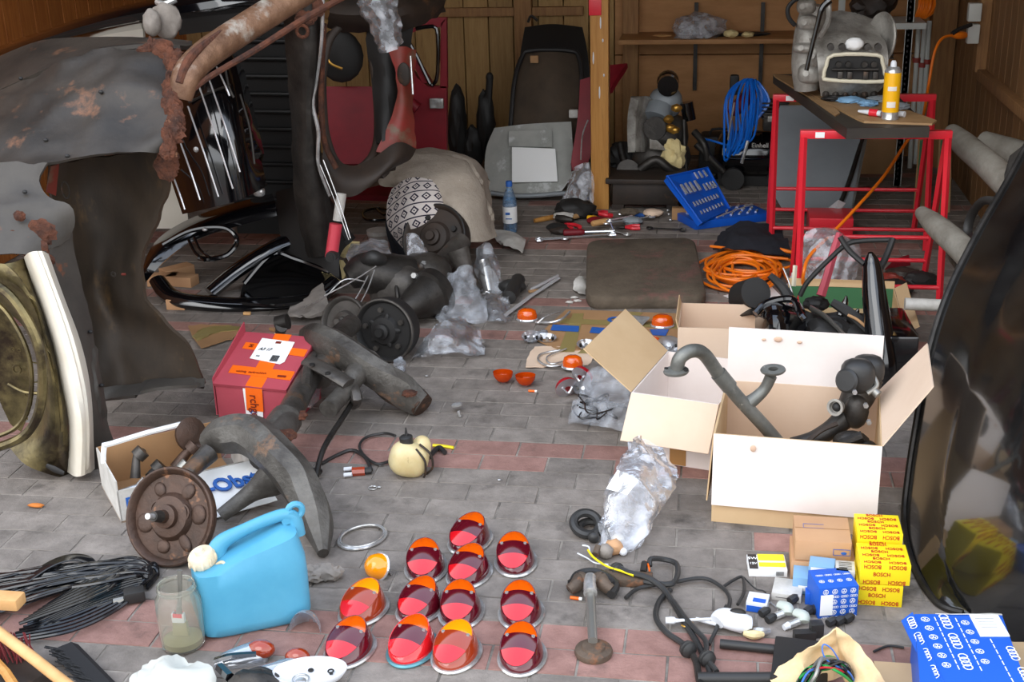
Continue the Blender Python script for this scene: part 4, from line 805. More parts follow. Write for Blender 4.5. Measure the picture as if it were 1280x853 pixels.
b = MB(); b.tube([w(604, 325, 5.13), w(608, 345, 5.1), w(612, 366, 5.05)], [.02, .03, .024], 12); b.torus((0, 0, 0), .016, .006, aim(w(608, 370, 5.03), (0, -1, .3))); tag(b.build('chrome_cylinder', 'dull_chrome'), 'shiny metal cylinder inside the clear bag right of the far axle tube', 'metal part')
bag('clear bag lying flat beside the aluminium strip', [[g(600, 372, .05), g(620, 368, .06), g(636, 372, .03)], [g(604, 388, .03), g(620, 384, .05), g(636, 388, .01)], [g(612, 402, .004), g(628, 402, .02), g(640, 400, .004)]], seed=4, amp=.015)
bag('milky bag lying on top of the gearbox nose', rows([(440, 308, 5.05), (462, 302, 5.05), (484, 304, 5.05)], [(434, 322, 4.95), (460, 318, 4.9), (488, 320, 4.95)], [(440, 334, 4.88), (466, 334, 4.85), (489, 332, 4.9)]), 'film_dense', seed=6, amp=.015)
bag('small clear bag upright between the milky bag and the far brake drum', rows([(508, 294, 5.05), (518, 294, 5.05), (528, 304, 5.05)], [(510, 312, 5.0), (522, 312, 4.98), (533, 316, 5.0)], [(509, 333, 4.98), (520, 334, 4.95), (536, 332, 4.98)]), 'film_dense', seed=7, amp=.012)
bag('small clear bag caught between the axle beam arms beside the red parcel', [[g(372, 478, .1), g(388, 474, .1), g(405, 484, .1)], [g(370, 495, .05), g(386, 496, .07), g(396, 500, .05)], [g(372, 508, .02), g(382, 510, .03), g(390, 508, .02)]], seed=8, amp=.012)
bag('clear scrap of bag under the far cast arm', [[g(395, 444, .03), g(410, 438, .05), g(424, 446, .03)], [g(398, 456, .02), g(412, 455, .03), g(424, 458, .02)]], seed=9, amp=.01)
bag('flat clear bag end beside the black brake drum', [[g(492, 452, .02), g(502, 446, .03), g(508, 452, .01)], [g(494, 462, .004), g(502, 466, .01), g(508, 462, .004)]], seed=10, amp=.008)
bag('large clear bag of cables leaning against the left of the middle box', [[g(742, 462, .1), g(765, 462, .13), g(788, 470, .13)], [g(728, 486, .07), g(756, 480, .1), g(790, 492, .1)], [g(718, 512, .03), g(752, 508, .07), g(792, 518, .06)], [g(712, 532, .004), g(748, 534, .02), g(784, 540, .004)]], seed=11, amp=.02, dep=.06)
b = MB(); rr = random.Random(8)
for k in range(6): b.tube([g(750+rr.uniform(-14, 14)+22*cos(a), 508+rr.uniform(-8, 8)+11*sin(a), .02+.01*k) for a in [i*PI/4 for i in range(8)]], .0028, 6, closed=True)
tag(b.build('thin_cable', 'cable_black'), 'tangled thin black cable inside the clear bag by the middle box', 'cable')
bag('tall clear bag standing in front of the middle box, small parts in its bottom', rows([(790, 556, 3.3), (800, 550, 3.32), (818, 560, 3.32), (832, 574, 3.3)], [(776, 580, 3.2), (800, 578, 3.18), (824, 584, 3.2), (846, 598, 3.22)], [(762, 610, 3.12), (790, 612, 3.08), (812, 618, 3.1), (834, 620, 3.14)], [(754, 650, 3.04), (780, 655, 3.0), (802, 655, 3.02), (816, 650, 3.06)], [(750, 694, 2.98), (768, 698, 2.95), (786, 694, 2.96), (800, 684, 2.98)]), 'film_dense', seed=12, amp=.024, nu=34, nv=44, dep=.07)
b = MB(); b.loft(rows([(772, 588, 3.14), (800, 600, 3.12)], [(758, 612, 3.08), (784, 620, 3.06)]), 8, 8, .001, amp=.006); tag(b.build('paper_slip', 'white_paper'), 'white paper slip inside the tall clear bag', 'paper')
for k, (x, y, r, mm) in enumerate(((779, 690, .011, 'white_plastic'), (768, 684, .02, 'parcel_brown'), (757, 690, .018, 'rag_grey'), (772, 676, .016, 'white_dirty'))):
    b = MB(); b.ell(g(x, y, r+.001), (r, r, r)) if k == 0 else b.blob(g(x, y, r), (r, r, r), k, .3, sub=2, flat=.001); tag(b.build('small_fitting', mm), ['round white cap in the bottom of the tall clear bag', 'brownish fitting in the bottom of the tall clear bag', 'grey fitting at the left bottom of the tall clear bag', 'whitish fitting higher in the tall clear bag'][k], 'small part')
# ------------------------------------------------------------------ bottle, rag
p = g(638, 290)
t = thing('water_bottle', 'clear bluish plastic water bottle with dark blue cap and white label', 'bottle', p)
b = MB(frame(p)); b.lathe([(.0, 0), (.03, 0), (.034, .006), (.034, .15), (.03, .175), (.016, .215), (.0135, .225), (.0135, .24), (0, .24)], 24); b.build('body', 'bottle_blue', t)
b = MB(frame(p)); b.lathe([(.0355, .05), (.0355, .13), (.0353, .131)], 24, caps=False); b.build('label', 'white_paper', t)
b = MB(frame(p)); b.lathe([(.016, .228), (.016, .25), (.014, .253), (0, .253)], 18); b.build('cap', 'blue_ink', t)
b = MB(frame(p)); b.box((-.005, -.0362, .1), (.022, .001, .012)); b.box((.0, -.0362, .075), (.03, .001, .004)); b.build('label_print', 'blue_ink', t)
scrap('white_rag', 'crumpled whitish rag on the floor between the blanket and the bottle', 'rag', gr(.02, [(616, 288, .04), (634, 290, .03), (648, 296)], [(620, 300, .02), (640, 298, .03), (656, 302)], [(626, 306), (644, 312, .01), (652, 318)]), 'white_dirty', amp=.012)
# floor strips right of bags
t = thing('aluminium_strip', 'bright aluminium trim strip lying diagonally on the pavers below the bottle', 'strip', g(662, 372))
b = MB(); b.tube([g(628, 397, .012), g(664, 370, .012), g(698, 348, .012)], .010, 6, sm=0, flat=(1, .6, (0, 0, 1))); b.tube([g(664, 362, .012), g(680, 354, .018), g(697, 345, .012)], .007, 6, sm=0); b.build('strip', 'strip_alu', t)
b = MB(); b.box((0, 0, .008), (.05, .014, .008), frame(g(668, 366), .5)); b.build('end_clip', 'carton_brown', t)
b = MB(); b.tube([g(636, 372, .03), g(648, 350, .04)], .03, 10, sm=0); b.ell(g(640, 358, .03), (.06, .04, .03)); tag(b.build('rubber_boot', 'rubber'), 'dark rubber boot lying left of the aluminium strip', 'rubber part')
scrap('white_rag', 'small whitish rag lump at the left edge of the foam mat', 'rag', gr(.01, [(718, 350, .02), (726, 346, .02), (732, 352)], [(716, 362), (724, 366, .01), (732, 368)]), 'white_dirty', amp=.01)
for k, (x, y) in enumerate(((718, 372), (722, 376), (712, 378))):
    b = MB(); b.blob(g(x, y, .005), (.014, .008, .005), k, .4, sub=2, flat=.001); tag(b.build('crumb', 'white_dirty'), 'small pale crumb on the pavers left of the foam mat', 'crumb', 'crumbs left of the foam mat')
# ------------------------------------------------------------------ foam mat
P4 = [g(732, 388), g(884, 386), g(868, 310), g(734, 312)]
b = MB(); pts = []
def rr_outline(P4, k=.12, n=6):
    out = []
    for i in range(4):
        p = P4[i]; a = P4[i-1]; c = P4[(i+1) % 4]; p0 = p.lerp(a, k*1.2); p1 = p.lerp(c, k)
        for j in range(n+1):
            t_ = j/n; out.append((p0*(1-t_)**2)+(p*2*t_*(1-t_))+(p1*t_*t_))
    return out
o1 = rr_outline(P4); c0 = sum(o1, V((0, 0, 0)))/len(o1)
prev = None; b = MB()
for (k, z) in ((.985, .0), (1, .012), (1, .035), (.985, .048), (.95, .055), (.6, .058), (.25, .060)):
    rg = [b.v(c0+(p-c0)*k+V((0, 0, z+.003*sin(p.x*21)*sin(p.y*13)*(k < .99)))) for p in o1]
    if prev: b.bridge(prev, rg)
    else: b.f(rg[::-1])
    prev = rg
b.f(prev); tag(b.build('foam_mat', 'foam_mat'), 'worn brown-grey rounded kneeling mat lying on the pavers in the middle', 'mat')
# ------------------------------------------------------------------ flat carton on floor with blue letters
t = thing('flat_carton', 'flattened brown carton with khaki tape and blue lettering under the chrome lamp parts', 'carton', g(760, 412))
b = MB(); b.poly([g(708, 388, .004), g(872, 394, .004), g(858, 418, .004), (g(830, 436, .004)), g(700, 440, .004), g(668, 425, .004), g(690, 404, .004)], .004, (0, 0, 1)); b.build('sheet', 'carton_brown', t)
for i_, pts in enumerate(([(784, 390), (804, 391), (744, 442), (722, 442)], [(716, 392), (730, 392), (718, 440), (698, 440)], [(700, 398), (870, 406), (868, 412), (700, 404)])):
    b = MB(); b.poly([g(x, y, .0084+.001*(i_ == 2)) for x, y in pts], .0008, (0, 0, 1)); b.build('tape_strip', 'tape_khaki', t)
for pts in ([(691, 406), (724, 408), (723, 415), (688, 413)], [(740, 409), (764, 411), (762, 418), (737, 416)], [(783, 411), (799, 412), (797, 420), (780, 418)], [(812, 412), (836, 412), (832, 420), (816, 419)]):
    b = MB(); b.poly([g(x, y, .0108) for x, y in pts], .0008, (0, 0, 1)); b.build('blue_print', 'blue_ink', t)
b = MB(); b.text('G', .09, frame(g(769, 400, .0112), .0), .03); b.build('blue_letter', 'blue_ink', t)
scrap('white_foam_sheet', 'thin whitish foam sheet with wire on the floor left of the flat carton', 'sheet', gr(.006, [(668, 434), (700, 434), (745, 438)], [(660, 446), (700, 446), (742, 448)], [(657, 460), (690, 458), (735, 456)]), 'carton_light', amp=.003)
b = MB(); b.tube([g(700, 438, .014), g(676, 443, .014), g(674, 452, .014), g(690, 458, .014), g(722, 452, .014)], .004, 6); b.tube([g(708, 436, .016), g(684, 446, .016), g(690, 455, .016), g(716, 448, .016)], .003, 6); tag(b.build('trim_wire', 'dull_chrome'), 'bent silver trim wire on the whitish foam sheet', 'wire')
b = MB(); b.tube([g(670, 403, .01), g(690, 403, .02), g(704, 398, .03), g(712, 390, .02)], .005, 6); b.tube([g(672, 404, .01), g(682, 396, .03), g(700, 390, .02)], .004, 6); tag(b.build('trim_wire', 'dull_chrome'), 'curved silver wire clip beside the orange lamp nearest the bags', 'wire')
# ------------------------------------------------------------------ back: seat back, lids
t = thing('seat_back', 'tall dark brown car seat back with black border leaning on the back planks', 'car seat', g(690, 218))
b = MB(); b.loft(rows([(656, 34, 7.35), (690, 30, 7.35), (728, 34, 7.35)], [(650, 70, 7.2), (690, 66, 7.15), (735, 70, 7.2)], [(645, 120, 7.1), (690, 116, 7.05), (738, 120, 7.1)], [(640, 200, 6.95), (690, 200, 6.9), (738, 200, 6.95)]), 14, 16, .06); b.build('back_shell', 'black_matt', t)
b = MB(); b.loft(rows([(658, 66, 7.14), (690, 64, 7.1), (722, 68, 7.14)], [(646, 100, 7.05), (688, 98, 6.98), (724, 100, 7.04)], [(640, 145, 6.97), (684, 145, 6.88), (722, 148, 6.95)], [(636, 200, 6.9), (680, 200, 6.82), (718, 200, 6.88)]), 14, 16, .03); b.build('upholstery', 'seat_back', t)
b = MB(); b.tube([w(636, 196, 6.87), w(642, 110, 6.98), w(652, 72, 7.08), w(664, 63, 7.1), w(710, 63, 7.1), w(724, 72, 7.08), w(727, 110, 7.0), w(724, 196, 6.87)], .013, 8); b.build('piping', 'black_matt', t)
b = MB(); b.box(w(668, 74, 7.04), (.045, .02, .04), bev=.005); b.build('fastener', 'carton_brown', t)
b = MB(); b.box(w(717, 142, 6.84), (.05, .03, .045), bev=.008); b.build('buckle', 'white_dirty', t)
b = MB(); b.tube([w(672, 26, 7.3), w(664, 20, 7.3), w(660, 28, 7.3)], .008, 6); b.build('hook', 'dark_metal', t)
t = thing('pale_car_lid', 'pale grey-white metal lid with white paper taped on it, leaning below the seat back', 'car panel', g(660, 244))
b = MB(); b.loft(rows([(618, 160, 6.85), (660, 155, 6.83), (714, 152, 6.85)], [(608, 185, 6.78), (660, 182, 6.74), (716, 182, 6.78)], [(606, 215, 6.7), (660, 214, 6.66), (718, 212, 6.7)], [(612, 244, 6.62), (660, 246, 6.58), (700, 242, 6.62)]), 16, 14, .015); b.build('panel', 'pale_panel', t)
b = MB(); b.loft(rows([(640, 184, 6.7), (694, 186, 6.71)], [(640, 228, 6.6), (697, 227, 6.62)]), 4, 4, .002); b.build('taped_paper', 'white_paper', t)
b = MB(); b.loft(rows([(636, 164, 6.77), (690, 162, 6.78)], [(636, 183, 6.72), (690, 184, 6.72)]), 4, 4, .002); b.build('paper_strip', 'pale_panel', t)
b = MB(); b.tube([w(614, 241, 6.58), w(655, 245, 6.55), w(712, 241, 6.58)], .016, 8, flat=(1, .8, (0, 0, 1))); b.build('bottom_edge', 'grey_panel', t)
t = thing('red_wing', 'narrow dark red car wing between the seat back and the wooden post', 'car panel', g(726, 230))
b = MB(); b.loft(rows([(725, 100, 6.75), (738, 96, 6.75)], [(722, 150, 6.68), (738, 146, 6.68)], [(714, 200, 6.6), (738, 195, 6.62)], [(716, 213, 6.58), (728, 213, 6.6)]), 6, 12, .03, amp=.004); b.build('skin', 'red_paint', t)
b = MB(); b.tube([w(735, 150, 6.6), w(728, 170, 6.58), w(726, 200, 6.55)], .004, 6); b.build('edge_bead', 'dull_chrome', t)
b = MB(); b.loft(rows([(757, 82, 7.1), (784, 79, 7.1)], [(757, 100, 7.05), (776, 90, 7.05)], [(757, 116, 7.0), (762, 112, 7.0)]), 6, 6, .03); tag(b.build('red_panel_corner', 'red_paint'), 'corner of a dark red panel sticking out right of the wooden post', 'car panel')
bag('dark clear bag standing at the foot of the wooden post, left side', rows([(718, 212, 6.5), (728, 206, 6.5), (738, 204, 6.48)], [(712, 230, 6.45), (726, 228, 6.4), (741, 228, 6.42)], [(704, 250, 6.42), (724, 252, 6.36), (742, 254, 6.38)], [(698, 262, 6.4), (720, 266, 6.36), (740, 266, 6.36)]), 'film_dense', seed=20, amp=.025)
b = MB(); b.blob(g(718, 262, .04), (.09, .06, .05), 3, .3, flat=.002); tag(b.build('dark_pouch', 'black_matt'), 'dark pouch lying under the clear bag at the post', 'pouch')
# ------------------------------------------------------------------ shelf
t = thing('wall_shelf', 'long wooden shelf board on the back wall right of the post', 'shelf', (0, 7.5, .7))
s0 = w(774, 52, 7.4); b = MB(); b.box(((s0.x+.75)/2+.1, 7.55, s0.z-.0), (.75-s0.x+.2, .38, .025), bev=.002); b.build('board', 'shelf_wood', t)
for x in (790, 869, 951):
    p = w(x, 80, 7.7); b = MB(); b.box((p.x, 7.69, p.z+.1), (.022, .02, .5)); b.build('rail', 'dark_metal', t)
sz = s0.z+.0125
b = MB(); b.blob((w(875, 30, 7.5).x, 7.5, sz+.045), (.12, .1, .07), 4, .45, sc=2.5, flat=sz); b.blob((w(862, 35, 7.45).x, 7.42, sz+.03), (.07, .05, .045), 6, .45, sc=2.5, flat=sz); tag(b.build('plastic_bag', 'film_dense'), 'crumpled clear bag lying on the wall shelf', 'plastic bag')
for k, (x, rx_, rz_, mm) in enumerate(((888, .05, .016, 'rubber'), (914, .035, .02, 'foam_yellow'), (935, .03, .014, 'foam_yellow'), (940, .09, .01, 'black_matt'), (828, .05, .006, 'wood_stick'), (905, .1, .008, 'black_matt'))):
    p = w(x, 42, 7.45); b = MB(); b.blob((p.x, 7.45+.05*(k > 2), sz+rz_), (rx_, .03, rz_), k, .35, sub=2, flat=sz)
    tag(b.build('shelf_oddment', mm), ['black rubber oddment beside the clear bag on the shelf', 'yellowish crumpled oddment right of the bag on the shelf', 'small pale oddment on the right part of the shelf', 'flat black rag at the far right of the shelf', 'thin pale strip lying at the left of the shelf', 'long flat black oddment behind the yellowish one on the shelf'][k], 'oddment')
# ------------------------------------------------------------------ old engine
t = thing('old_engine', 'dirty car engine with fan housing and pulley on the floor under the shelf', 'engine', g(828, 240))
ey = 6.85
b = MB(); b.loft(rows([(798, 122, 6.9), (806, 120, 6.8), (816, 122, 6.9)], [(793, 150, 6.85), (802, 148, 6.74), (812, 150, 6.85)], [(793, 190, 6.8), (802, 190, 6.7), (812, 190, 6.8)]), 10, 10, .1); b.build('fan_duct', 'alu_cast', t)
b = MB(); b.ell(w(832, 128, 6.9), (.09, .09, .08), pw=.8); b.cyl(w(826, 134, 6.85), w(820, 150, 6.8), .07, .08); b.build('fan_shroud', 'grey_panel', t)
b = MB(); b.cyl(w(835, 100, 6.92), w(835, 108, 6.8), .055, .055, 20); b.ell(w(835, 102, 6.88), (.06, .07, .06)); b.build('air_filter', 'black_gloss', t)
b = MB(); b.ell(w(828, 170, 6.9), (.14, .13, .12), pw=.7); b.ell(w(826, 196, 6.85), (.16, .12, .09), pw=.7); b.build('crankcase', 'greasy', t)
b = MB(); b.lathe([(0, 0), (.06, 0), (.06, .01), (.045, .014), (.06, .02), (.06, .03), (0, .03)], 24, aim(w(820, 160, 6.72), (-.2, -1, .1))); b.build('pulley', 'dark_metal', t)
b = MB(); b.cyl(w(858, 128, 6.85), w(862, 150, 6.85), .035, .035, 16); b.build('coil', 'black_gloss', t)
for k, (x, y) in enumerate(((836, 149), (846, 135), (843, 163), (838, 160))):
    b = MB(); b.blob(w(x, y, 6.7), (.024, .02, .018), k, .4, sub=2); b.build('brass_fitting', 'gold', t)
b = MB(); b.blob(w(842, 195, 6.68), (.05, .04, .07), 9, .45, sc=3); b.build('crumpled_liner', 'foam_yellow', t)
for pts, r in ((((775, 180, 6.8), (782, 205, 6.75), (800, 218, 6.7)), .02), (((800, 212, 6.6), (820, 200, 6.6), (838, 212, 6.6), (862, 222, 6.65)), .024), (((855, 150, 6.8), (856, 190, 6.75), (858, 215, 6.7)), .012), (((870, 180, 6.8), (890, 200, 6.8), (905, 215, 6.8)), .018), (((868, 165, 6.85), (880, 180, 6.8), (884, 200, 6.8)), .02)):
    b = MB(); b.tube([w(*q) for q in pts], r, 10); b.build('pipe', 'dark_metal', t)
b = MB(); b.loft(rows([(812, 172, 6.7), (822, 176, 6.68)], [(812, 186, 6.66), (834, 188, 6.64)]), 4, 4, .01); b.build('tin_plate', 'alu_cast', t)
for k, (x, y, s_) in enumerate(((778, 196, .07), (786, 215, .06), (805, 205, .05))): b = MB(); b.blob(w(x, y, 6.85), (s_, s_*.8, s_), k+3, .4); b.build('dirty_part', 'black_matt', t)
p = g(806, 264); b = MB(); b.box((p.x, p.y+.12, .085), (.34, .22, .12), bev=.02); b.box((p.x, p.y+.12, .155), (.4, .27, .025), bev=.005); b.box((p.x-.14, p.y+.12, .014), (.06, .2, .028)); b.box((p.x+.14, p.y+.12, .014), (.06, .2, .028))
tag(b.build('oil_stained_crate', 'brown_dark'), 'low dark brown crate on the floor under the old engine, right of the post', 'crate')
b = MB(); b.tube([w(770, 224, 6.62), w(800, 222, 6.6), w(835, 222, 6.62)], .012, 8); b.lathe([(0, 0), (.06, 0), (.06, .01), (0, .012)], 20, frame(w(785, 214, 6.62), 0, 1.3)); tag(b.build('engine_tin', 'dark_metal'), 'dark engine tin lying on top of the low crate', 'metal part')
# dome box (compressor tank grey case)
p = g(900, 215); b = MB(); b.box((p.x, 7.2, .12), (.26, .2, .24), bev=.02, taper=.86); b.tube([(p.x-.06, 7.16, .235), (p.x-.05, 7.16, .27), (p.x+.03, 7.16, .27), (p.x+.04, 7.16, .235)], .008, 6, sm=2); tag(b.build('grey_tool_case', 'black_matt'), 'dark grey case standing left of the blue hose', 'case')
b = MB(); b.tube([w(912, 142, 7.15), w(925, 132, 7.15), w(940, 112, 7.2)], [.02, .04, .03], 12); b.build('x', 'red_paint') if 0 else tag(b.build('red_cover', 'red_paint'), 'curved red plastic cover behind the blue hose', 'cover')
b = MB(); b.box(w(918, 106, 7.15), (.05, .05, .11), bev=.015); b.ell(w(924, 112, 7.1), (.012, .01, .03)); tag(b.build('black_handle_grip', 'black_matt'), 'black grip with a reddish edge above the red cover', 'grip')
# compressor
t = thing('air_compressor', 'black and grey air compressor standing behind the red trestle', 'compressor', g(955, 225))
cy = 7.0
tk = w(945, 192, 7.0)
b = MB(); b.tube([(tk.x-.22, cy, tk.z), (tk.x-.18, cy, tk.z), (tk.x+.2, cy, tk.z), (tk.x+.24, cy, tk.z)], [.06, .125, .125, .06], 24, sm=0); b.build('air_tank', 'black_gloss', t)
b = MB(); q = w(968, 150, 6.95); b.box(q, (.12, .12, .1), bev=.01)
for k in range(5): b.box((q.x, q.y, q.z+.02+.02*k), (.14, .14, .006))
b.build('pump_head', 'dark_metal', t)
b = MB(); q = w(968, 148, 6.86); b.box(q, (.07, .04, .03), bev=.004); b.build('valve_block', 'alu_cast', t)
for dx in (-.12, .12): b = MB(); b.cyl((tk.x+dx, cy-.1, .06), (tk.x+dx, cy-.14, .06), .06, n=20); b.build('wheel', 'rubber', t)
b = MB(); b.box((tk.x, cy, .05), (.4, .1, .09)); b.build('foot', 'black_matt', t)
b = MB(); q = w(950, 182, 6.86); b.text('Einhell', .034, frame(q, 0, PI/2), .01); b.build('lettering', 'white_dirty', t)
# blue hose coil hanging on the compressor
b = MB(); rr = random.Random(2)
for k in range(13):
    f_ = k/12; x0 = 916+36*f_
    b.tube([w(936-8+16*f_, 99+rr.uniform(-2, 3), 6.92), w(x0-10+6*f_+rr.uniform(-2, 2), 125+rr.uniform(-3, 3), 6.84), w(908+34*f_+rr.uniform(-3, 3), 170, 6.8+rr.uniform(-.02, .03)), w(906+22*f_, 198-14*f_+rr.uniform(-5, 5), 6.82), w(914+16*f_, 190-14*f_, 6.86), w(930+16*f_, 150, 6.88), w(948+14*f_, 118+8*f_, 6.9)], .0058, 6, closed=True, sm=4)
b.tube([w(910, 182, 6.86), w(890, 176, 6.9), w(872, 172, 6.95)], .006, 6)
tag(b.build('blue_air_hose', 'hose_blue'), 'big coil of bright blue air hose hanging in front of the compressor', 'hose')
b = MB(); b.tube([w(918, 128, 6.78), w(914, 150, 6.77), w(910, 175, 6.77)], .005, 6); b.tube([w(935, 176, 6.75), w(931, 190, 6.74), w(927, 204, 6.74)], .009, 8); tag(b.build('hose_fitting', 'dull_chrome'), 'metal hose fittings dangling from the blue coil', 'hose fitting')
for k, (x, y) in enumerate(((890, 195), (896, 203), (884, 206), (902, 198))):
    b = MB(); p = g(x, y+14, .03); b.tube([p+V((-.05, 0, 0)), p, p+V((.05, -.02, .01))], [.014, .02, .01], 8); tag(b.build('metal_oddment', 'dark_metal'), 'small metal oddment on the floor between engine and blue hose', 'metal part', 'oddments before the compressor')
# ------------------------------------------------------------------ sockets case
t = thing('socket_set_case', 'open blue plastic socket set case with rows of chrome sockets', 'tool case', g(905, 285))
A, B_ = g(869, 288), g(964, 276); d = (B_-A); L = d.length; d.normalize(); n = V((-d.y, d.x, 0)); TT = Mx.Translation(A) @ Mx.Rotation(atan2(d.y, d.x), 4, 'Z')
L = L; Wd = .2
b = MB(TT); b.box((L/2, Wd/2, .02), (L, Wd, .04), bev=.006); base = b.build('lower_tray', 'case_blue', t)
LT = TT @ frame((L*.0, Wd*.4, .03), 0, radians(62))
# lid leans back, hinge on the left side edge
c1, c2, c3, c4 = w(877, 278, 6.02), w(912, 270-8, 6.3), w(884, 210, 6.42), w(834, 221, 6.2)
nn = (c2-c1).cross(c4-c1).normalized()
if nn.y > 0: nn = -nn
b = MB(); b.poly([c1, c2, c3, c4], .03, -nn); b.build('lid', 'case_blue', t)
def lidp(u, v_): return (c1.lerp(c2, u)).lerp(c4.lerp(c3, u), v_)
b = MB(); b.tube([lidp(.0, 0), lidp(1, 0), lidp(1, 1), lidp(0, 1)], .008, 6, sm=0, closed=True); b.build('lid_rim', 'case_blue', t)
e1 = (lidp(.5, 1)-lidp(.5, 0)).normalized()
def sock(p, ax, r, l, par):
    b = MB(); b.tube([p, p+ax*l*.6, p+ax*l*.62, p+ax*l], [r, r, r*.8, r*.8], 8, sm=0); b.build('socket', 'chrome', par)
for (v0, us, r, l) in ((.12, [.14+.1*i for i in range(8)], .005, .02), (.3, [.12+.09*i for i in range(9)], .0055, .025), (.56, [.12, .24, .36, .5], .010, .06), (.52, [.66, .76, .86, .94], .007, .04), (.8, [.62, .74, .86], .007, .04)):
    for u in us: sock(lidp(u, v0)+nn*.006, e1, r, l, t)
for j in range(3):
    for i in range(8):
        p = TT @ V((.03+i*(L-.05)/8, .04+j*.055, .042)); sock(p, V((.3, .9, .15)).normalized(), .006+.001*j, .028, t)
b = MB(TT); b.tube([(L*.3, .02, .045), (L*.7, .1, .05), (L*.95, .16, .045)], [.005, .004, .009], 8); b.build('ratchet', 'chrome', t)
# ------------------------------------------------------------------ tools pile
def tool(name, label, a, c_, r, m, kind, col2=None, grp=None):
    t = thing(name, label, kind, g(*a), 0, grp); z = r+.002; zz = (a[2] if len(a) > 2 else 0)
    A = g(a[0], a[1], z+zz); C_ = g(c_[0], c_[1], z+(c_[2] if len(c_) > 2 else 0)); d = C_-A
    if kind == 'screwdriver':
        b = MB(); b.tube([A, A+d*.05, A+d*.35, A+d*.42], [r*.7, r, r*.95, r*.5], 10); b.build('handle', m, t)
        b = MB(); b.tube([A+d*.4, A+d*.95, C_], [r*.3, r*.3, r*.4], 6, sm=0); b.build('blade', 'chrome', t)
    elif kind == 'spanner':
        b = MB(); b.tube([A, C_], r*.5, 6, sm=0, flat=(1.2, .6, (0, 0, 1))); b.build('shaft', m, t)
        b = MB(); b.torus(A, r*1.3, r*.45, n=16); b.build('ring_end', m, t)
        b = MB(); pr = V((-d.y, d.x, 0)).normalized()*r*1.4; dn = d.normalized()*r*2; b.tube([C_+pr+dn, C_+pr*.9, C_-dn*.3, C_-pr*.9, C_-pr+dn], r*.5, 6); b.build('open_end', m, t)
    elif kind == 'pliers':
        pr = V((-d.y, d.x, 0)).normalized()
        for s_ in (-1, 1): b = MB(); b.tube([A+pr*r*2.4*s_, A+d*.3+pr*r*2.6*s_, A+d*.62+pr*r*.4*s_], [r, r, r*.7], 8); b.build('handle', m, t)
        b = MB(); b.tube([A+d*.6, A+d*.72, C_], [r*.9, r*1.5, r*.4], 8, flat=(1, .6, (0, 0, 1))); b.build('jaw', 'dark_metal', t)
    else:
        b = MB(); b.tube([A, A+d*.3, A+d*.7, C_], [r*.8, r, r, r*.8], 8); b.build('shaft', m, t)
        b = MB(); dn = V((-d.y, d.x, 0)).normalized(); b.tube([C_-dn*r*4, C_, C_+dn*r*4], [r*1.4, r*1.6, r*.9], 8); b.build('head', 'dark_metal', t)
    return t
tool('hammer', 'hammer with brown wooden handle at the left end of the tool pile', (668, 276), (700, 270), .013, 'post_wood', 'hammer')
tool('spanner', 'long chrome spanner lowest in front of the tool pile', (674, 299), (762, 293), .013, 'chrome', 'spanner')
tool('spanner', 'chrome spanner at the left front of the tool pile', (706, 298), (676, 300), .011, 'chrome', 'spanner')
tool('screwdriver', 'screwdriver with white-tipped red handle in front of the pile', (704, 291), (768, 289), .017, 'red_paint', 'screwdriver')
tool('pliers', 'red handled pliers in the middle of the tool pile', (720, 285), (700, 277), .010, 'trestle_red', 'pliers')
tool('pliers', 'pliers with bright red handles behind in the pile', (762, 268), (738, 266, .02), .012, 'trestle_red', 'pliers')
tool('screwdriver', 'yellow and wood handled chisel lying across the pile', (740, 280, .02), (790, 270, .02), .015, 'wood_stick', 'screwdriver')
tool('screwdriver', 'yellow handled screwdriver behind the wood handled one', (734, 272, .01), (764, 274, .01), .012, 'can_yellow', 'screwdriver')
tool('spanner', 'chrome spanner at the right of the tool pile', (758, 279, .02), (812, 271, .01), .010, 'chrome', 'spanner')
tool('pliers', 'long red handled pliers lying right of the pile centre', (800, 284), (770, 284), .009, 'trestle_red', 'pliers')
tool('spanner', 'small chrome ring spanner in front right of the pile', (784, 293), (764, 288), .011, 'dull_chrome', 'spanner')
tool('screwdriver', 'blue handled screwdriver at the right of the pile', (806, 270), (774, 268), .012, 'blue_ink', 'screwdriver')
tool('hammer', 'hammer with pale head and short handle left in the pile', (730, 268), (706, 274, .02), .012, 'wood_stick', 'hammer')
tool('spanner', 'dark spanner with thin shaft on the floor right of the pile', (812, 285), (852, 287), .010, 'dark_metal', 'spanner')
tool('spanner', 'chrome spanner standing out of the pile, crossing the others', (762, 276, .06), (768, 291, 0), .010, 'chrome', 'spanner')
for k, (x, y, z, c_) in enumerate(((786, 265, .03, 'foam_mat'), (704, 270, .02, 'white_dirty'), (696, 284, .01, 'black_matt'), (816, 266, .01, 'carton_light'), (700, 288, .0, 'brown_dark'), (746, 276, .0, 'red_paint'), (790, 276, .0, 'grey_panel'))):
    b = MB(); b.blob(g(x, y, z+.02), (.045, .03, .018), k, .25, sub=3, flat=.001); tag(b.build('workshop_rag', c_), ['brownish rag bundle at the back of the tool pile', 'whitish rag on the left of the tool pile', 'black tool pouch at the left front of the pile', 'pale beige rag at the right end of the tool pile', 'brown rag in front left of the tool pile', 'red rag in the middle of the tool pile', 'grey rag right in the tool pile'][k], 'rag')
for k, (x, y) in enumerate(((835, 263), (836, 268), (838, 275))):
    b = MB(); b.ell(g(x, y, .008), (.008, .008, .008)); tag(b.build('small_nut', 'dull_chrome'), 'small shiny nut on the floor left of the blue case', 'nut', 'nuts left of the blue case')
b = MB(); b.box((0, 0, .03), (.08, .04, .06), frame(g(850, 274)), bev=.003); tag(b.build('wood_block', 'carton_brown'), 'brown wood block propping the blue socket case', 'wood block')
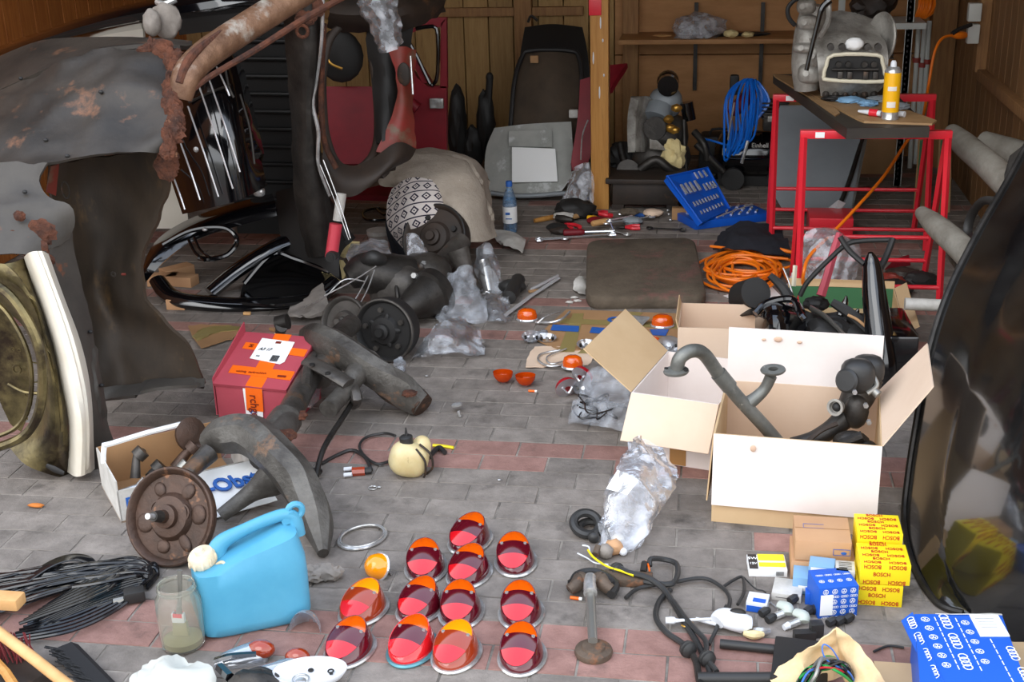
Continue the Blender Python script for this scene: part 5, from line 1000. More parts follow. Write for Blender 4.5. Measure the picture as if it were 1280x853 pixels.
# ------------------------------------------------------------------ orange cable coil and dark cloth
b = MB(); rr = random.Random(12)
for k in range(17):
    cx, cy_ = 932+rr.uniform(-12, 12), 336+rr.uniform(-8, 9); ax, ay = rr.uniform(24, 52), rr.uniform(9, 24); ph = rr.uniform(0, 6)
    b.tube([g(cx+ax*cos(ph+a)*(1+.08*sin(2*a+k)), cy_+ay*sin(ph+a), .012+.004*(k % 9)+.008*(1+sin(a*2+k))) for a in [i*PI/5 for i in range(10)]], .0062, 6, closed=True, sm=5)
b.tube([g(888, 308, .05), g(920, 312, .06), g(950, 320, .06), g(985, 324, .05)], .0062, 6)
tag(b.build('orange_cable_coil', 'cord_orange'), 'tangled coil of orange extension cable on the floor left of the trestle', 'cable')
b = MB(); b.tube([g(952, 305, .06), g(962, 310, .06), (g(972, 312, .06)), g(992, 316, .05)], [.016, .02, .012, .007], 10); tag(b.build('orange_plug', 'cord_orange'), 'orange plug lying on the dark cloth beside the cable coil', 'plug')
scrap('dark_cloth', 'dark navy cloth lying behind the orange cable coil', 'cloth', gr(.03, [(908, 286, .02), (940, 282, .05), (976, 288, .02)], [(896, 298, .02), (936, 298, .07), (984, 304, .03)], [(890, 312), (935, 314, .04), (988, 322)]), 'cloth_dark', amp=.03, th=.006, sc=7)
b = MB(); b.poly([g(904, 370, .003), g(930, 382, .003), g(978, 372, .003), g(962, 356, .003)], .001, (0, 0, 1)); tag(b.build('paper_sheet', 'white_paper'), 'white paper sheet on the floor in front of the orange cable', 'paper')
# ------------------------------------------------------------------ trestles
def trestle(label, yn, yf, yt, x0, x1, zt, loc):
    t = thing('red_trestle', label, 'trestle', loc); r = .013; ym = yt
    b = MB(); b.box(((x0+x1)/2, ym, zt), (x1-x0, .032, .032), bev=.003); b.build('top_bar', 'trestle_red', t)
    for s_, yy in ((-1, yn), (1, yf)):
        for xx in (x0+.015, x1-.015):
            b = MB(); b.tube([(xx, ym+s_*.016, zt-.01), (xx, yy, 0)], r, 4, sm=0); b.build('leg', 'trestle_red', t)
        for zz, rr_ in ((.09, .009), (.2 if s_ > 0 else .09, .009)):
            if s_ < 0 and zz == .09 and rr_ == .01: continue
            f_ = 1-zz/zt; y_ = ym+s_*.016+(yy-ym-s_*.016)*f_
            b = MB(); b.cyl((x0+.01, y_, zz), (x1-.01, y_, zz), rr_, n=8); b.build('cross_bar', 'trestle_red', t)
            if s_ < 0: break
    b = MB(); b.box((x0+.075, ym-.018, zt), (.035, .002, .022)); b.build('sticker', 'white_paper', t)
    return t
xa, xb = w(1000, 168, 5.1).x, w(1190, 168, 5.1).x; trestle('nearer red steel trestle carrying the front end of the workbench board', 4.95, 5.36, 5.1, xa, xb, w(1100, 168, 5.1).z, (.6, 5.1, 0))
xa2, xb2 = w(966, 122, 5.95).x, w(1170, 122, 5.95).x; trestle('farther red steel trestle carrying the rear end of the workbench board', 5.78, 6.16, 5.95, xa2, xb2, w(1100, 122, 5.95).z, (.6, 5.95, 0))
zt = w(1100, 168, 5.1).z+.016
t = thing('workbench_board', 'thick dark board laid across both red trestles as a workbench', 'board', (.5, 5.5, zt))
pA, pB, pC, pD = g(1058, 174, zt), g(1161, 172, zt), g(1090, 100, zt), g(966, 104, zt)
b = MB(); b.poly([pA, pB, pC, pD], .04, (0, 0, 1)); b.build('beam', 'dark_board', t)
ztop = zt+.04
b = MB(); b.poly([g(1072, 151, ztop), g(1080, 154, ztop), g(1165, 157, ztop), g(1171, 153, ztop), g(1138, 141, ztop), g(1060, 116, ztop), g(1010, 118, ztop)], .008, (0, 0, 1)); tag(b.build('hardboard_sheet', 'hardboard'), 'light brown hardboard sheet lying on the dark workbench board', 'board')
b = MB(); b.poly([g(1010, 122, ztop), g(1044, 146, ztop), g(1050, 143, ztop), g(1006, 98, ztop), g(966, 94, ztop), g(970, 98, ztop)], .006, (0, 0, 1)); tag(b.build('hardboard_strip', 'hardboard'), 'narrow hardboard strip along the left edge of the workbench', 'board')
zh = ztop+.008
# ------------------------------------------------------------------ engine on bench
eY = 5.55
def e_(x, y, Yd=eY): return w(x, y, Yd)
t = thing('engine_block', 'grey aluminium car engine with open valve cover standing on the workbench', 'engine', (e_(1050, 115).x, eY, zh))
pc = e_(1060, 62)
b = MB(); b.loft([[e_(1000, 22, 5.75), e_(1050, 14, 5.75), e_(1095, 26, 5.75)], [e_(1004, 40, 5.62), e_(1050, 34, 5.62), e_(1100, 44, 5.62)], [e_(1018, 56, 5.5), e_(1060, 48, 5.5), e_(1108, 56, 5.5)], [e_(1022, 80, 5.44), (e_(1065, 80, 5.43)), e_(1110, 80, 5.44)], [e_(1024, 104, 5.46), e_(1065, 106, 5.44), e_(1106, 104, 5.46)], [e_(1026, 120, 5.5), e_(1060, 121, 5.5), e_(1092, 119, 5.5)]], 22, 24, .16, amp=.006, sc=16); b.build('cylinder_head', 'alu_cast', t)
fr = [e_(x, y, 5.40) for x, y in ((1042, 69), (1096, 69), (1103, 78), (1106, 92), (1103, 102), (1036, 100), (1030, 94), (1033, 82))]
b = MB(); b.tube(fr, .008, 8, sm=3, closed=True); b.build('cover_gasket', 'cream_edge', t)
b = MB(); b.poly([p+V((0, .006, 0)) for p in fr], .01, (0, 1, 0)); b.build('valve_chamber', 'black_matt', t)
for x in (1048, 1060, 1080, 1092):
    b = MB(); p = e_(x, 80, 5.4); b.cyl(p, p+V((0, -.02, 0)), .012, n=10); b.build('valve_spring', 'dark_metal', t)
    b = MB(); p = e_(x+2, 94, 5.4); b.box(p, (.02, .02, .03), bev=.004); b.build('rocker', 'greasy', t)
b = MB(); b.cyl(e_(1040, 87, 5.39), e_(1098, 87, 5.39), .006, n=8); b.build('rocker_shaft', 'dark_metal', t)
for x in (1038, 1052, 1084, 1097):
    b = MB(); p = e_(x, 58, 5.44); b.cyl(p, p+V((0, -.03, 0)), .014, n=12); b.cyl(p+V((0, -.03, 0)), p+V((0, -.034, 0)), .008, n=8); b.build('stud', 'greasy', t)
b = MB(); b.blob(e_(1068, 55, 5.42), (.034, .02, .024), 2, .15, sc=2); b.build('white_plug', 'white_paper', t)
b = MB(); b.tube([e_(1008, 112, 5.6), e_(1008, 80, 5.6), e_(1012, 40, 5.62), e_(1018, 6, 5.62)], [.05, .062, .062, .05], 14, flat=(1, 1, (0, 1, 0))); b.build('timing_case', 'alu_cast', t)
for k, (x, y, rx_, rz_) in enumerate(((1010, 28, .045, .03), (1006, 60, .05, .02), (1012, 92, .05, .04), (1008, 8, .04, .03), (1020, 70, .03, .05))):
    b = MB(); b.ell(e_(x, y, 5.53), (rx_, .04, rz_), pw=.7); b.cyl(e_(x-5, y, 5.5), e_(x-5, y, 5.48), .012, n=10); b.build('casting_boss', 'alu_cast', t)
b = MB(); b.tube([e_(1024, 48, 5.45), e_(1034, 30, 5.5), e_(1036, 12, 5.55), e_(1034, -5, 5.55)], [.01, .012, .012, .012], 8); b.build('oil_pipe', 'alu_cast', t)
b = MB(); b.tube([e_(1038, 0, 5.4), e_(1028, 10, 5.4), e_(1022, 30, 5.4), e_(1008, 88, 5.4)], [.014, .013, .010, .009], 8); b.build('black_hose', 'black_gloss', t)
b = MB(); b.tube([e_(994, 32, 5.6), e_(986, 22, 5.6), e_(985, 10, 5.6), e_(994, 0, 5.6), e_(1006, -2, 5.6)], .009, 8); b.build('breather_hose', 'black_matt', t)
b = MB(); Tf = aim(e_(1103, 48, 5.62), (-.9, -.42, .1)); b.lathe([(0, 0), (.105, 0), (.108, .006), (.105, .012), (.09, .012), (.08, .004), (0, .004)], 36, Tf); b.build('flywheel', 'alu_cast', t)
for k in range(10): b = MB(); q = e_(1112, 36+k*4, 5.64); b.box(q, (.03, .05, .005)); b.build('gear_tooth', 'dark_metal', t)
for k in range(6):
    b = MB(); q = e_(1032+k*12, 116, 5.5); b.cyl((q.x, q.y-.02, zh+.002), (q.x, q.y+.1, zh+.002+.018), .016, n=10) if 0 else b.ell((q.x, q.y+.02, q.z-.002), (.018, .06, .022)); b.build('cylinder_fin', 'greasy', t)
# things on the bench
p = g(1112, 149, zh)
t = thing('spray_can', 'yellow spray can with white nozzle standing at the front of the workbench', 'spray can', p)
b = MB(frame(p)); b.lathe([(0, 0), (.031, 0), (.033, .004), (.031, .008), (.031, .035)], 28); b.build('base_ring', 'dull_chrome', t)
b = MB(frame(p)); b.lathe([(.0315, .03), (.0315, .175), (.031, .178)], 28, caps=False); b.build('label', 'can_yellow', t)
b = MB(frame(p)); b.lathe([(.031, .176), (.031, .184), (.022, .198), (.016, .2), (0, .2)], 28); b.build('shoulder', 'dull_chrome', t)
b = MB(frame(p)); b.lathe([(.012, .199), (.011, .215), (.006, .222), (0, .222)], 16); b.build('nozzle', 'white_plastic', t)
for z, h_ in ((.06, .022), (.12, .016)):
    b = MB(frame(p));
    for k in range(6):
        a = -PI/2-.5+k*.17; b.box((0, -.0322, z), (.0058, .001, h_), Mx.Rotation(a+PI/2, 4, 'Z'))
    b.build('white_patch', 'can_label', t)
t = thing('glue_tube', 'white and red metal tube lying left of the spray can', 'tube', g(1090, 142, zh))
b = MB(); q0, q1 = g(1073, 139, zh+.014), g(1102, 142, zh+.014); b.tube([q0, q0.lerp(q1, .5), q1], [.006, .013, .014], 12, flat=(1, .8, (0, 0, 1))); b.build('tube_body', 'white_plastic', t)
b = MB(); b.tube([q0.lerp(q1, .5), q0.lerp(q1, .85)], .0145, 12, sm=0); b.build('red_band', 'trestle_red', t)
b = MB(); b.cyl(g(1122, 142, zh+.012), g(1131, 143, zh+.012), .011); tag(b.build('white_stopper', 'white_plastic'), 'small white cap lying right of the spray can', 'cap')
for k, (x, y, mm, sx_) in enumerate(((1062, 125, 'pale_blue', .05), (1085, 129, 'pale_blue', .035), (1046, 123, 'black_matt', .05), (1098, 124, 'grey_panel', .04), (1126, 133, 'grey_panel', .03))):
    b = MB(); b.blob(g(x, y, zh+.008), (sx_, .04, .012), k, .4, sc=2.5, flat=zh+.001); tag(b.build('shop_rag', mm), ['pale blue-grey rag in front of the engine on the bench', 'light blue rag left of the spray can', 'dark greasy rag under the engine on the bench', 'grey rag behind the spray can', 'small grey rag right of the spray can'][k], 'rag')
# ------------------------------------------------------------------ things behind the bench
t = thing('grey_car_panel', 'large flat grey metal panel leaning behind the trestles', 'car panel', (.55, 6.5, 0))
b = MB(); b.poly([w(975, 132, 6.75), w(1080, 132, 6.8), w(1081, 170, 6.7), w(1064, 262, 6.3), w(978, 262, 6.3), w(963, 236, 6.35), w(965, 180, 6.6)], .012, (0, 1, 0)); b.build('sheet', 'grey_panel', t)
b = MB(); b.tube([w(1078, 172, 6.66), w(1062, 225, 6.42), w(1046, 264, 6.28)], .012, 6); b.build('folded_edge', 'dark_metal', t)
b = MB(); b.poly([w(1072, 175, 6.72), w(1085, 170, 6.74), w(1066, 264, 6.33), w(1050, 264, 6.33)], .006, (0, 1, 0)); b.build('side_strip', 'pale_panel', t)
b = MB(); q = g(1030, 268, .02); b.poly([w(1033, 262, 6.15), w(1048, 250, 6.15), w(1057, 254, 6.15), w(1045, 270, 6.1)], .004, (0, 1, 0)); tag(b.build('foil_scrap', 'strip_alu'), 'small shiny foil strip hanging on the rear trestle bar', 'foil')
# metal rack
t = thing('metal_rack', 'grey perforated metal rack behind the workbench', 'rack', (.95, 7.0, 0))
for (x, y0, y1, Yd) in ((1072, -15, 36, 7.1), (1052, -15, 30, 7.35), (1139, -15, 60, 7.0), (1131, 0, 270, 7.0)):
    p = w(x, 100 if y1 > 100 else 10, Yd); b = MB()
    x_ = p.x; b.box((x_, Yd, .65), (.035, .003, 1.3)); b.box((x_+.017, Yd+.015, .65), (.003, .03, 1.3)); b.build('upright', 'rack_grey', t)
    if Yd < 7.3 and not (x == 1139):
        for k in range(46 if x == 1131 else 14):
            b = MB(); b.box((x_, Yd-.002, (.04 if x == 1131 else .9)+k*.028), (.009, .002, .013)); b.build('slot', 'black_matt', t)
pz = w(1110, 24, 7.05)
b = MB(); b.box((w(1110, 24, 7.05).x, 7.1, w(1110, 30, 7.05).z), (.36, .3, .03)); b.build('shelf_plate', 'rack_grey', t)
b = MB(); b.box((w(1096, 220, 7.05).x, 7.2, w(1096, 243, 7.05).z), (.36, .3, .03)); b.build('shelf_plate', 'rack_grey', t)
b = MB(); b.box((w(1092, 205, 7.2).x, 7.4, w(1092, 205, 7.2).z), (.3, .25, .28), bev=.003); tag(b.build('brown_carton', 'carton_brown'), 'plain brown carton on the lowest shelf of the metal rack', 'carton')
b = MB(); b.blob((w(1090, 12, 7.1).x, 7.12, w(1090, 22, 7.05).z+.06), (.1, .08, .06), 3, .4); tag(b.build('dark_bundle', 'brown_dark'), 'dark bundle on the top shelf of the metal rack', 'bundle')
b = MB(); rr = random.Random(5)
for k in range(9): b.tube([w(1150+k*2, -12, 7.25), w(1148+k*2.2+rr.uniform(-3, 3), 8, 7.2), w(1146+k*1.4, 22, 7.22), w(1166-k, 16, 7.24), w(1164, -10, 7.26)], .006, 6)
tag(b.build('orange_netting', 'cord_orange'), 'orange cord bundle hanging at the top right of the metal rack', 'cord')
for k, (x0, y0, x1, y1) in enumerate(((1149, 24, 1140, 150), (1156, 30, 1147, 145), (1162, 26, 1153, 140))):
    t2 = thing('steel_pipe', ['thin grey pipe nearest the rack, hanging beside it', 'middle thin grey pipe hanging beside the rack', 'thin grey pipe nearest the timber stud'][k], 'pipe', w(x1, y1, 7.2)); b = MB(); b.tube([w(x0, y0, 7.25), w(x1-3, y1+60, 7.2)], .013, 10, sm=0); b.build('tube', 'rack_grey', t2)
    b = MB(); b.cyl(w(x0-3, y0+48, 7.24), w(x0-3.6, y0+54, 7.24), .022); b.build('clamp', 'red_rusty', t2)
# green printed sacks leaning
for k, (x0, x1, x2, x3) in enumerate(((1148, 1164, 1142, 1149), (1174, 1188, 1164, 1182))):
    b = MB(); b.loft(rows([(x0, 172, 6.75), (x1, 168, 6.75)], [(x0-3, 220, 6.6), (x1+1, 220, 6.58)], [(x2-3, 285, 6.4), (x3+4, 286, 6.4)]), 10, 12, .03, amp=.01); t2 = thing('paper_sack', ['beige paper sack with green print leaning nearest the rack', 'beige paper sack with green print leaning nearest the right wall'][k], 'sack', w((x2+x3)/2, 288, 6.4)); b.build('sack', 'carton_brown', t2)
    b = MB(); b.loft(rows([(x0+2, 176, 6.7), (x0+8, 175, 6.7)], [(x0-1, 220, 6.55), (x0+6, 220, 6.54)], [(x2, 280, 6.36), (x2+7, 280, 6.36)]), 4, 12, .004, amp=.006); b.build('green_print', 'green_print', t2)
# socket and cable on the right wall
p = w(1217, 30, 6.55)
t = thing('power_socket', 'grey-white double power socket box on the timber stud of the right wall', 'socket', p)
b = MB(); b.box(w(1218, 15, 6.55), (.06, .05, .085), bev=.006); b.build('upper_socket', 'socket_grey', t); b = MB(); b.box(w(1216, 42, 6.55), (.055, .05, .09), bev=.006); b.build('lower_socket', 'socket_grey', t)
b = MB(); b.tube([w(1206, 44, 6.5), w(1198, 44, 6.47), w(1190, 44, 6.45)], [.016, .02, .01], 10); b.build('x', 'cord_orange', t).name = 'orange_plug'
b = MB(); b.tube([w(1214, 31, 6.5), w(1200, 36, 6.46), w(1190, 42, 6.44)], .01, 8); b.build('black_lead', 'black_matt', t)
b = MB(); b.tube([w(1192, 44, 6.45), w(1178, 48, 6.4), w(1168, 66, 6.35), w(1160, 110, 6.3), w(1152, 150, 6.1), w(1130, 182, 5.8), w(1105, 220, 5.5), w(1072, 258, 5.3), w(1040, 292, 5.15), w(1012, 320, 5.0), w(1004, 345, 4.93), g(1002, 370, .01), g(985, 350, .012), g(975, 330, .03)], .0068, 8)
tag(b.build('orange_extension_cord', 'cord_orange'), 'orange extension cord running from the wall socket down past the trestle', 'cord')
# exhaust pipes / logs at the right wall
b = MB(); b.tube([w(1190, 165, 5.6), w(1205, 180, 5.45), w(1235, 206, 5.15), w(1262, 232, 4.9), w(1290, 262, 4.7)], [.035, .05, .052, .055, .055], 16); tag(b.build('exhaust_pipe', 'exhaust_grey'), 'thick pale grey dented pipe, upper one leaning over the black car panel', 'pipe')
b = MB(); b.tube([w(1228, 178, 5.75), w(1262, 190, 5.65), w(1300, 200, 5.55)], [.05, .06, .06], 14); tag(b.build('exhaust_pipe', 'exhaust_grey'), 'short pale grey pipe end behind the upper thick pipe at the right', 'pipe')
b = MB(); b.tube([w(1152, 266, 4.9), w(1170, 282, 4.75), w(1195, 304, 4.55), w(1215, 325, 4.4), w(1235, 350, 4.2)], [.026, .042, .046, .046, .046], 16); tag(b.build('exhaust_pipe', 'exhaust_grey'), 'thick grey pipe, lower one with a closed end left of the black car panel', 'pipe')
b = MB(); b.tube([w(1190, 300, 4.6), w(1200, 320, 4.55), w(1205, 345, 4.5), w(1204, 470, 4.5)], [.03, .04, .03, .03], 12); tag(b.build('pipe_bracket', 'dark_metal'), 'dark bracket under the lower thick pipe', 'bracket')
b = MB(); b.tube([w(1246, 252, 4.9), w(1228, 252, 4.95), w(1214, 270, 5.0), w(1210, 292, 4.98), w(1222, 300, 4.9)], .011, 8, flat=(1.6, .5, (0, 1, 0))); tag(b.build('rubber_strap', 'rubber'), 'black rubber strap loop hanging between the pipes and the black car panel', 'strap')
b = MB(); b.loft(rows([(1262, 195, 4.5), (1300, 165, 4.4)], [(1255, 235, 4.45), (1300, 240, 4.4)], [(1262, 480, 4.45), (1300, 480, 4.4)]), 6, 10, .03); tag(b.build('dark_board_edge', 'dark_metal'), 'dark panel edge above the black car panel at the right border', 'panel')
# ------------------------------------------------------------------ black car panel right
t = thing('black_car_wing', 'huge glossy black dusty car wing standing at the right edge of the picture', 'car wing', (.85, 3.1, 0))
R = rows([(1300, 150, 4.15), (1262, 222, 3.95), (1222, 292, 3.75), (1186, 365, 3.58), (1162, 440, 3.47), (1148, 520, 3.38), (1137, 590, 3.3), (1132, 650, 3.22), (1143, 705, 3.08), (1172, 752, 2.92), (1205, 766, 2.85)],
         [(1330, 200, 3.8), (1290, 270, 3.62), (1256, 335, 3.45), (1228, 400, 3.3), (1205, 470, 3.18), (1188, 540, 3.1), (1178, 600, 3.02), (1174, 655, 2.95), (1180, 705, 2.86), (1196, 748, 2.78), (1216, 772, 2.72)],
         [(1345, 225, 3.72), (1306, 290, 3.54), (1270, 350, 3.38), (1240, 415, 3.22), (1214, 485, 3.1), (1196, 550, 3.02), (1186, 608, 2.95), (1182, 660, 2.9), (1188, 708, 2.82), (1204, 750, 2.75), (1226, 778, 2.7)],
         [(1400, 260, 3.3), (1360, 330, 3.15), (1330, 400, 3.0), (1300, 470, 2.86), (1280, 540, 2.76), (1268, 600, 2.7), (1262, 660, 2.66), (1262, 710, 2.64), (1266, 760, 2.62), (1276, 808, 2.59)],
         [(1500, 300, 3.0), (1470, 370, 2.85), (1440, 450, 2.7), (1420, 520, 2.6), (1400, 600, 2.5), (1390, 660, 2.45), (1385, 710, 2.42), (1382, 770, 2.4), (1380, 862, 2.38)])
for r_ in R:
    for q in r_:
        if q.z < .006: k_ = (.006-H)/(q.z-H); q.x *= k_; q.y *= k_; q.z = .006
b = MB(); b.loft(R, 46, 34, .02, back=(1, 1, 0)); b.build('skin', 'black_dusty', t)
b = MB(); b.tube([p+V((-.004, -.004, 0)) for p in R[0]], .009, 8); b.build('edge_bead', 'dark_metal', t)
b = MB(); b.tube([w(1274, 330, 3.56), w(1252, 372, 3.46), w(1228, 428, 3.35), w(1208, 490, 3.25)], .005, 6); b.build('swage_line', 'dark_metal', t)
b = MB(); b.ell(w(1160, 657, 3.1), (.018, .014, .034)); b.build('chrome_stud', 'chrome', t)
# ------------------------------------------------------------------ tail lamps
def lamp_proto(kind):
    t = thing('tail_lamp', 'x', 'tail lamp', (0, 0, 0)); ax, ay = .051, .074
    side = {'red': 'lens_dark', 'amber': 'lens_brown', 'mid': 'lens_red'}[kind]
    def fz(x, y): return .040+.28*(y) + .012*(1-min(1, (x/.042)**2+(y/.068)**2))
    sx, sy = -.006, -.004; n = 40
    b = MB(); rings = []
    for (kx, ky, z, k) in ((ax+.004, ay+.004, .001, 0), (ax+.006, ay+.006, .005, 0), (ax+.003, ay+.003, .009, 0), (ax-.004, ay-.004, .009, 0)): rings.append(b.ring((0, 0, z), V((kx, 0, 0)), V((0, ky, 0)), n))
    b.f(rings[0][::-1])
    for a, c in zip(rings, rings[1:]): b.bridge(a, c)
    b.build('rim', 'patina_blue' if kind == 'mid' else 'dull_chrome', t)
    fax, fay = .042, .064
    b = MB(); prev = None
    for f_ in (0, .25, .5, .75, .92, 1):
        rg = []
        for i in range(n):
            a = 2*PI*i/n; x = cos(a)*((ax-.002)*(1-f_)+fax*f_)*(1+.05*sin(PI*f_)); y = sin(a)*((ay-.002)*(1-f_)+fay*f_)*(1+.04*sin(PI*f_)); zt_ = fz(cos(a)*fax, sin(a)*fay)-.012*0
            zt_ = .040+.28*sin(a)*fay; rg.append(b.v((x+sx*f_, y+sy*f_, .006+(zt_-.006)*f_)))
        if prev: b.bridge(prev, rg)
        prev = rg
    b.build('lens_skirt', side, t)
    b = MB(); nr, nc = 24, 12; G_ = []
    for j in range(nr+1):
        y = -fay+2*fay*j/nr; hw = fax*sqrt(max(0, 1-(y/fay)**2)); G_.append([b.v((x_+sx, y+sy, fz(x_, y))) for x_ in [hw*(-1+2*i/nc) for i in range(nc+1)]])
    for j in range(nr):
        v_ = (j+.5)/nr; b.mi = 2 if v_ < .33 else (1 if v_ < .68 else 0)
        for i in range(nc): b.f([G_[j][i], G_[j][i+1], G_[j+1][i+1], G_[j+1][i]])
    bmesh.ops.remove_doubles(b.bm, verts=b.bm.verts[:], dist=1e-5)
    b.build('lens_face', {'red': ['lens_amber', 'lens_dark', 'lens_red'], 'amber': ['lens_yellow', 'lens_brown', 'lens_red'], 'mid': ['lens_amber', 'lens_dark', 'lens_red']}[kind], t)
    b = MB(); P_ = [V((cos(a)*fax+sx, sin(a)*fay+sy, .041+.28*sin(a)*fay)) for a in [2*PI*i/40 for i in range(40)]]; b.tube(P_, .0013, 5, sm=0, closed=True); b.build('lens_bead', side, t)
    for s_ in (-1, 1): b = MB(); b.cyl((s_*.03+sx, .018+sy, fz(.03, .018)-.002), (s_*.03+sx, .018+sy, fz(.03, .018)+.002), .0042, n=10); b.build('screw', 'dull_chrome', t)
    b = MB()
    for k in range(4): b.box((sx, .012+sy-.007*k, fz(0, .012-.007*k)+.0004), (.026-.003*(k % 2), .0012, .0008))
    b.mi = 0; b.bm.free(); return t
protos = {}
LAMPS = [(588, 686, -.25, 'red', 'farthest back of the tail lamps, the top one of the group'), (533, 720, .12, 'red', 'tail lamp left of the middle column, second row from the back'), (587, 727, -.2, 'red', 'tail lamp with red skirt directly in front of the farthest one'),
         (645, 712, .1, 'red', 'tail lamp at the back of the right-hand column'), (455, 773, -.25, 'amber', 'orange-sided tail lamp at the left, behind the left front one'), (526, 770, -.22, 'red', 'tail lamp in the middle of the group with chrome edge at its lower right'),
         (577, 775, .05, 'amber2', 'dark red tail lamp between the centre one and the right column'), (652, 776, .05, 'red', 'tail lamp in the middle of the right-hand column'), (438, 823, -.2, 'red', 'front left tail lamp nearest the chrome bumper horns'),
         (516, 821, -.2, 'mid', 'front tail lamp with a bluish rim, second from the left'), (571, 828, -.15, 'amber', 'all orange-brown sided tail lamp in the front row'), (653, 831, .0, 'red', 'front tail lamp of the right-hand column with chrome rim')]
for (x, y, rz, k, lab) in LAMPS:
    kk = 'red' if k == 'amber2' else k; p = g(x, y-8); M_ = frame(p, rz)
    if kk not in protos: protos[kk] = lamp_proto(kk); t = protos[kk]; t.matrix_basis = M_
    else: t = clone(protos[kk], M_)
    t['label'] = lab; t['group'] = 'oval tail lamps laid out on the pavers'
# ------------------------------------------------------------------ oval ring, indicator, foil
p = g(453, 674); b = MB(); T_ = frame(p+V((0, 0, .006)), -.55); b.torus((0, 0, 0), .056, .0045, T_, 40, 8, sy=1.25); b.torus((0, 0, .004), .051, .003, T_, 40, 6, sy=1.26)
tag(b.build('oval_trim_ring', 'dull_chrome'), 'empty oval chrome trim ring lying on the grey pavers above the orange indicator', 'trim ring')
t = thing('indicator_lamp', 'orange indicator lamp with chrome edge standing tilted left of the tail lamps', 'indicator lamp', g(472, 714))
T_ = aim(g(470, 708, .03), (-.45, -.5, .35)); b = MB(); b.lathe([(.034, -.012), (.033, 0), (.026, .018), (.012, .028), (0, .03)], 24, T_); b.build('lens', 'lens_yellow', t)
b = MB(); b.torus((0, 0, -.012), .035, .0035, T_, 28, 6); b.build('rim', 'chrome', t)
b = MB(); b.lathe([(0, -.02), (.03, -.02), (.034, -.012)], 24, T_, caps=False); b.build('back_plate', 'gold', t)
b = MB(); b.tube([g(482, 706, .02), g(486, 714, .008)], .006, 8, sm=0); b.cyl(g(486, 714, .008), g(489, 718, .005), .003); b.build('bolt', 'dull_chrome', t)
b = MB(); b.blob(g(410, 716, .018), (.03, .02, .018), 3, .5, flat=.001); b.blob(g(392, 718, .015), (.028, .025, .016), 5, .5, flat=.001); tag(b.build('crumpled_foil', 'rag_grey'), 'crumpled grey foil beside the blue canister', 'foil')
b = MB(); b.torus((0, 0, 0), .012, .002, frame(g(466, 610, .003))); tag(b.build('small_washer', 'dull_chrome'), 'small washer left of the two bright specks near the reservoir', 'washer')
# ------------------------------------------------------------------ canister
c = g(318, 770); c.z = 0
ang = radians(28); t = thing('water_canister', 'light blue plastic canister with moulded handle and cream cap', 'canister', c, ang)
TT = frame(c, ang)
b = MB(TT)
secs = [(0, .118, .068), (.01, .128, .078), (.03, .132, .08), (.13, .132, .08), (.17, .130, .078), (.198, .116, .066), (.207, .085, .04)]
prev = None; n = 48
for (z, hx, hy) in secs:
    rg = []
    for i in range(n):
        a = 2*PI*i/n; e_ = .32; cx = copysign(abs(cos(a))**e_, cos(a)); sy_ = copysign(abs(sin(a))**e_, sin(a)); rg.append(b.v((cx*hx, sy_*hy, z+(.03*cx if z > .18 else 0)*1)))
    if prev: b.bridge(prev, rg)
    else: b.f(rg[::-1])
    prev = rg
b.f(prev); b.build('body', 'blue_can', t)
b = MB(TT); b.tube([(-.075, 0, .18), (-.055, 0, .214), (.0, 0, .236), (.06, 0, .252), (.1, 0, .256), (.118, 0, .24), (.118, 0, .2)], [.022, .017, .013, .013, .013, .015, .02], 14, flat=(1.2, 1, (0, 1, 0))); b.build('handle', 'blue_can', t)
b = MB(TT); b.loft([[(.086, -.012, .245), (.11, -.012, .266), (.128, -.012, .25)], [(.09, -.012, .232), (.112, -.012, .236), (.132, -.012, .22)]], 6, 4, .024); b.build('handle_lug', 'blue_can', t); b = MB(TT); b.torus((.122, 0, .262), .017, .008, Mx.Translation(V((.122, 0, .262))) @ Mx.Rotation(PI/2, 4, 'X') @ Mx.Translation(V((-.122, 0, -.262))), 20, 8); b.build('ring_lug', 'blue_can', t)
q = TT @ V((-.1, -.01, .175))
b = MB(); b.lathe([(.026, -.03), (.026, .012)], 24, aim(q, TT.to_3x3() @ V((-.25, -.1, 1)))); b.build('spout', 'blue_can', t)
Tc = aim(q, TT.to_3x3() @ V((-.3, -.15, 1)))
b = MB(); b.lathe([(.031, .0), (.033, .006), (.033, .024), (.028, .03), (.012, .031), (.01, .042), (0, .044)], 28, Tc)
for k in range(10): a = 2*PI*k/10; b.ell(Tc @ V((cos(a)*.033, sin(a)*.033, .014)), (.004, .004, .011), n=8, m=5)
cp = b.build('cap', 'cap_cream', t)
b = MB(); b.tube([q+V((.03, -.01, .0)), q+V((.05, -.015, .012)), q+V((.06, -.01, -.01)), q+V((.045, 0, -.02))], .004, 6); b.build('tether_loop', 'cap_cream', t)
b = MB(TT)
for (x0, z0, x1, z1) in ((-.1, .03, .11, .03), (-.1, .17, .1, .19)): b.tube([(x0, -.079, z0), (x1, -.079, z1)], .0035, 6, sm=0)
b.tube([(-.1, -.0785, .03), (-.1, -.0785, .17)], .0035, 6, sm=0); b.bm.free()
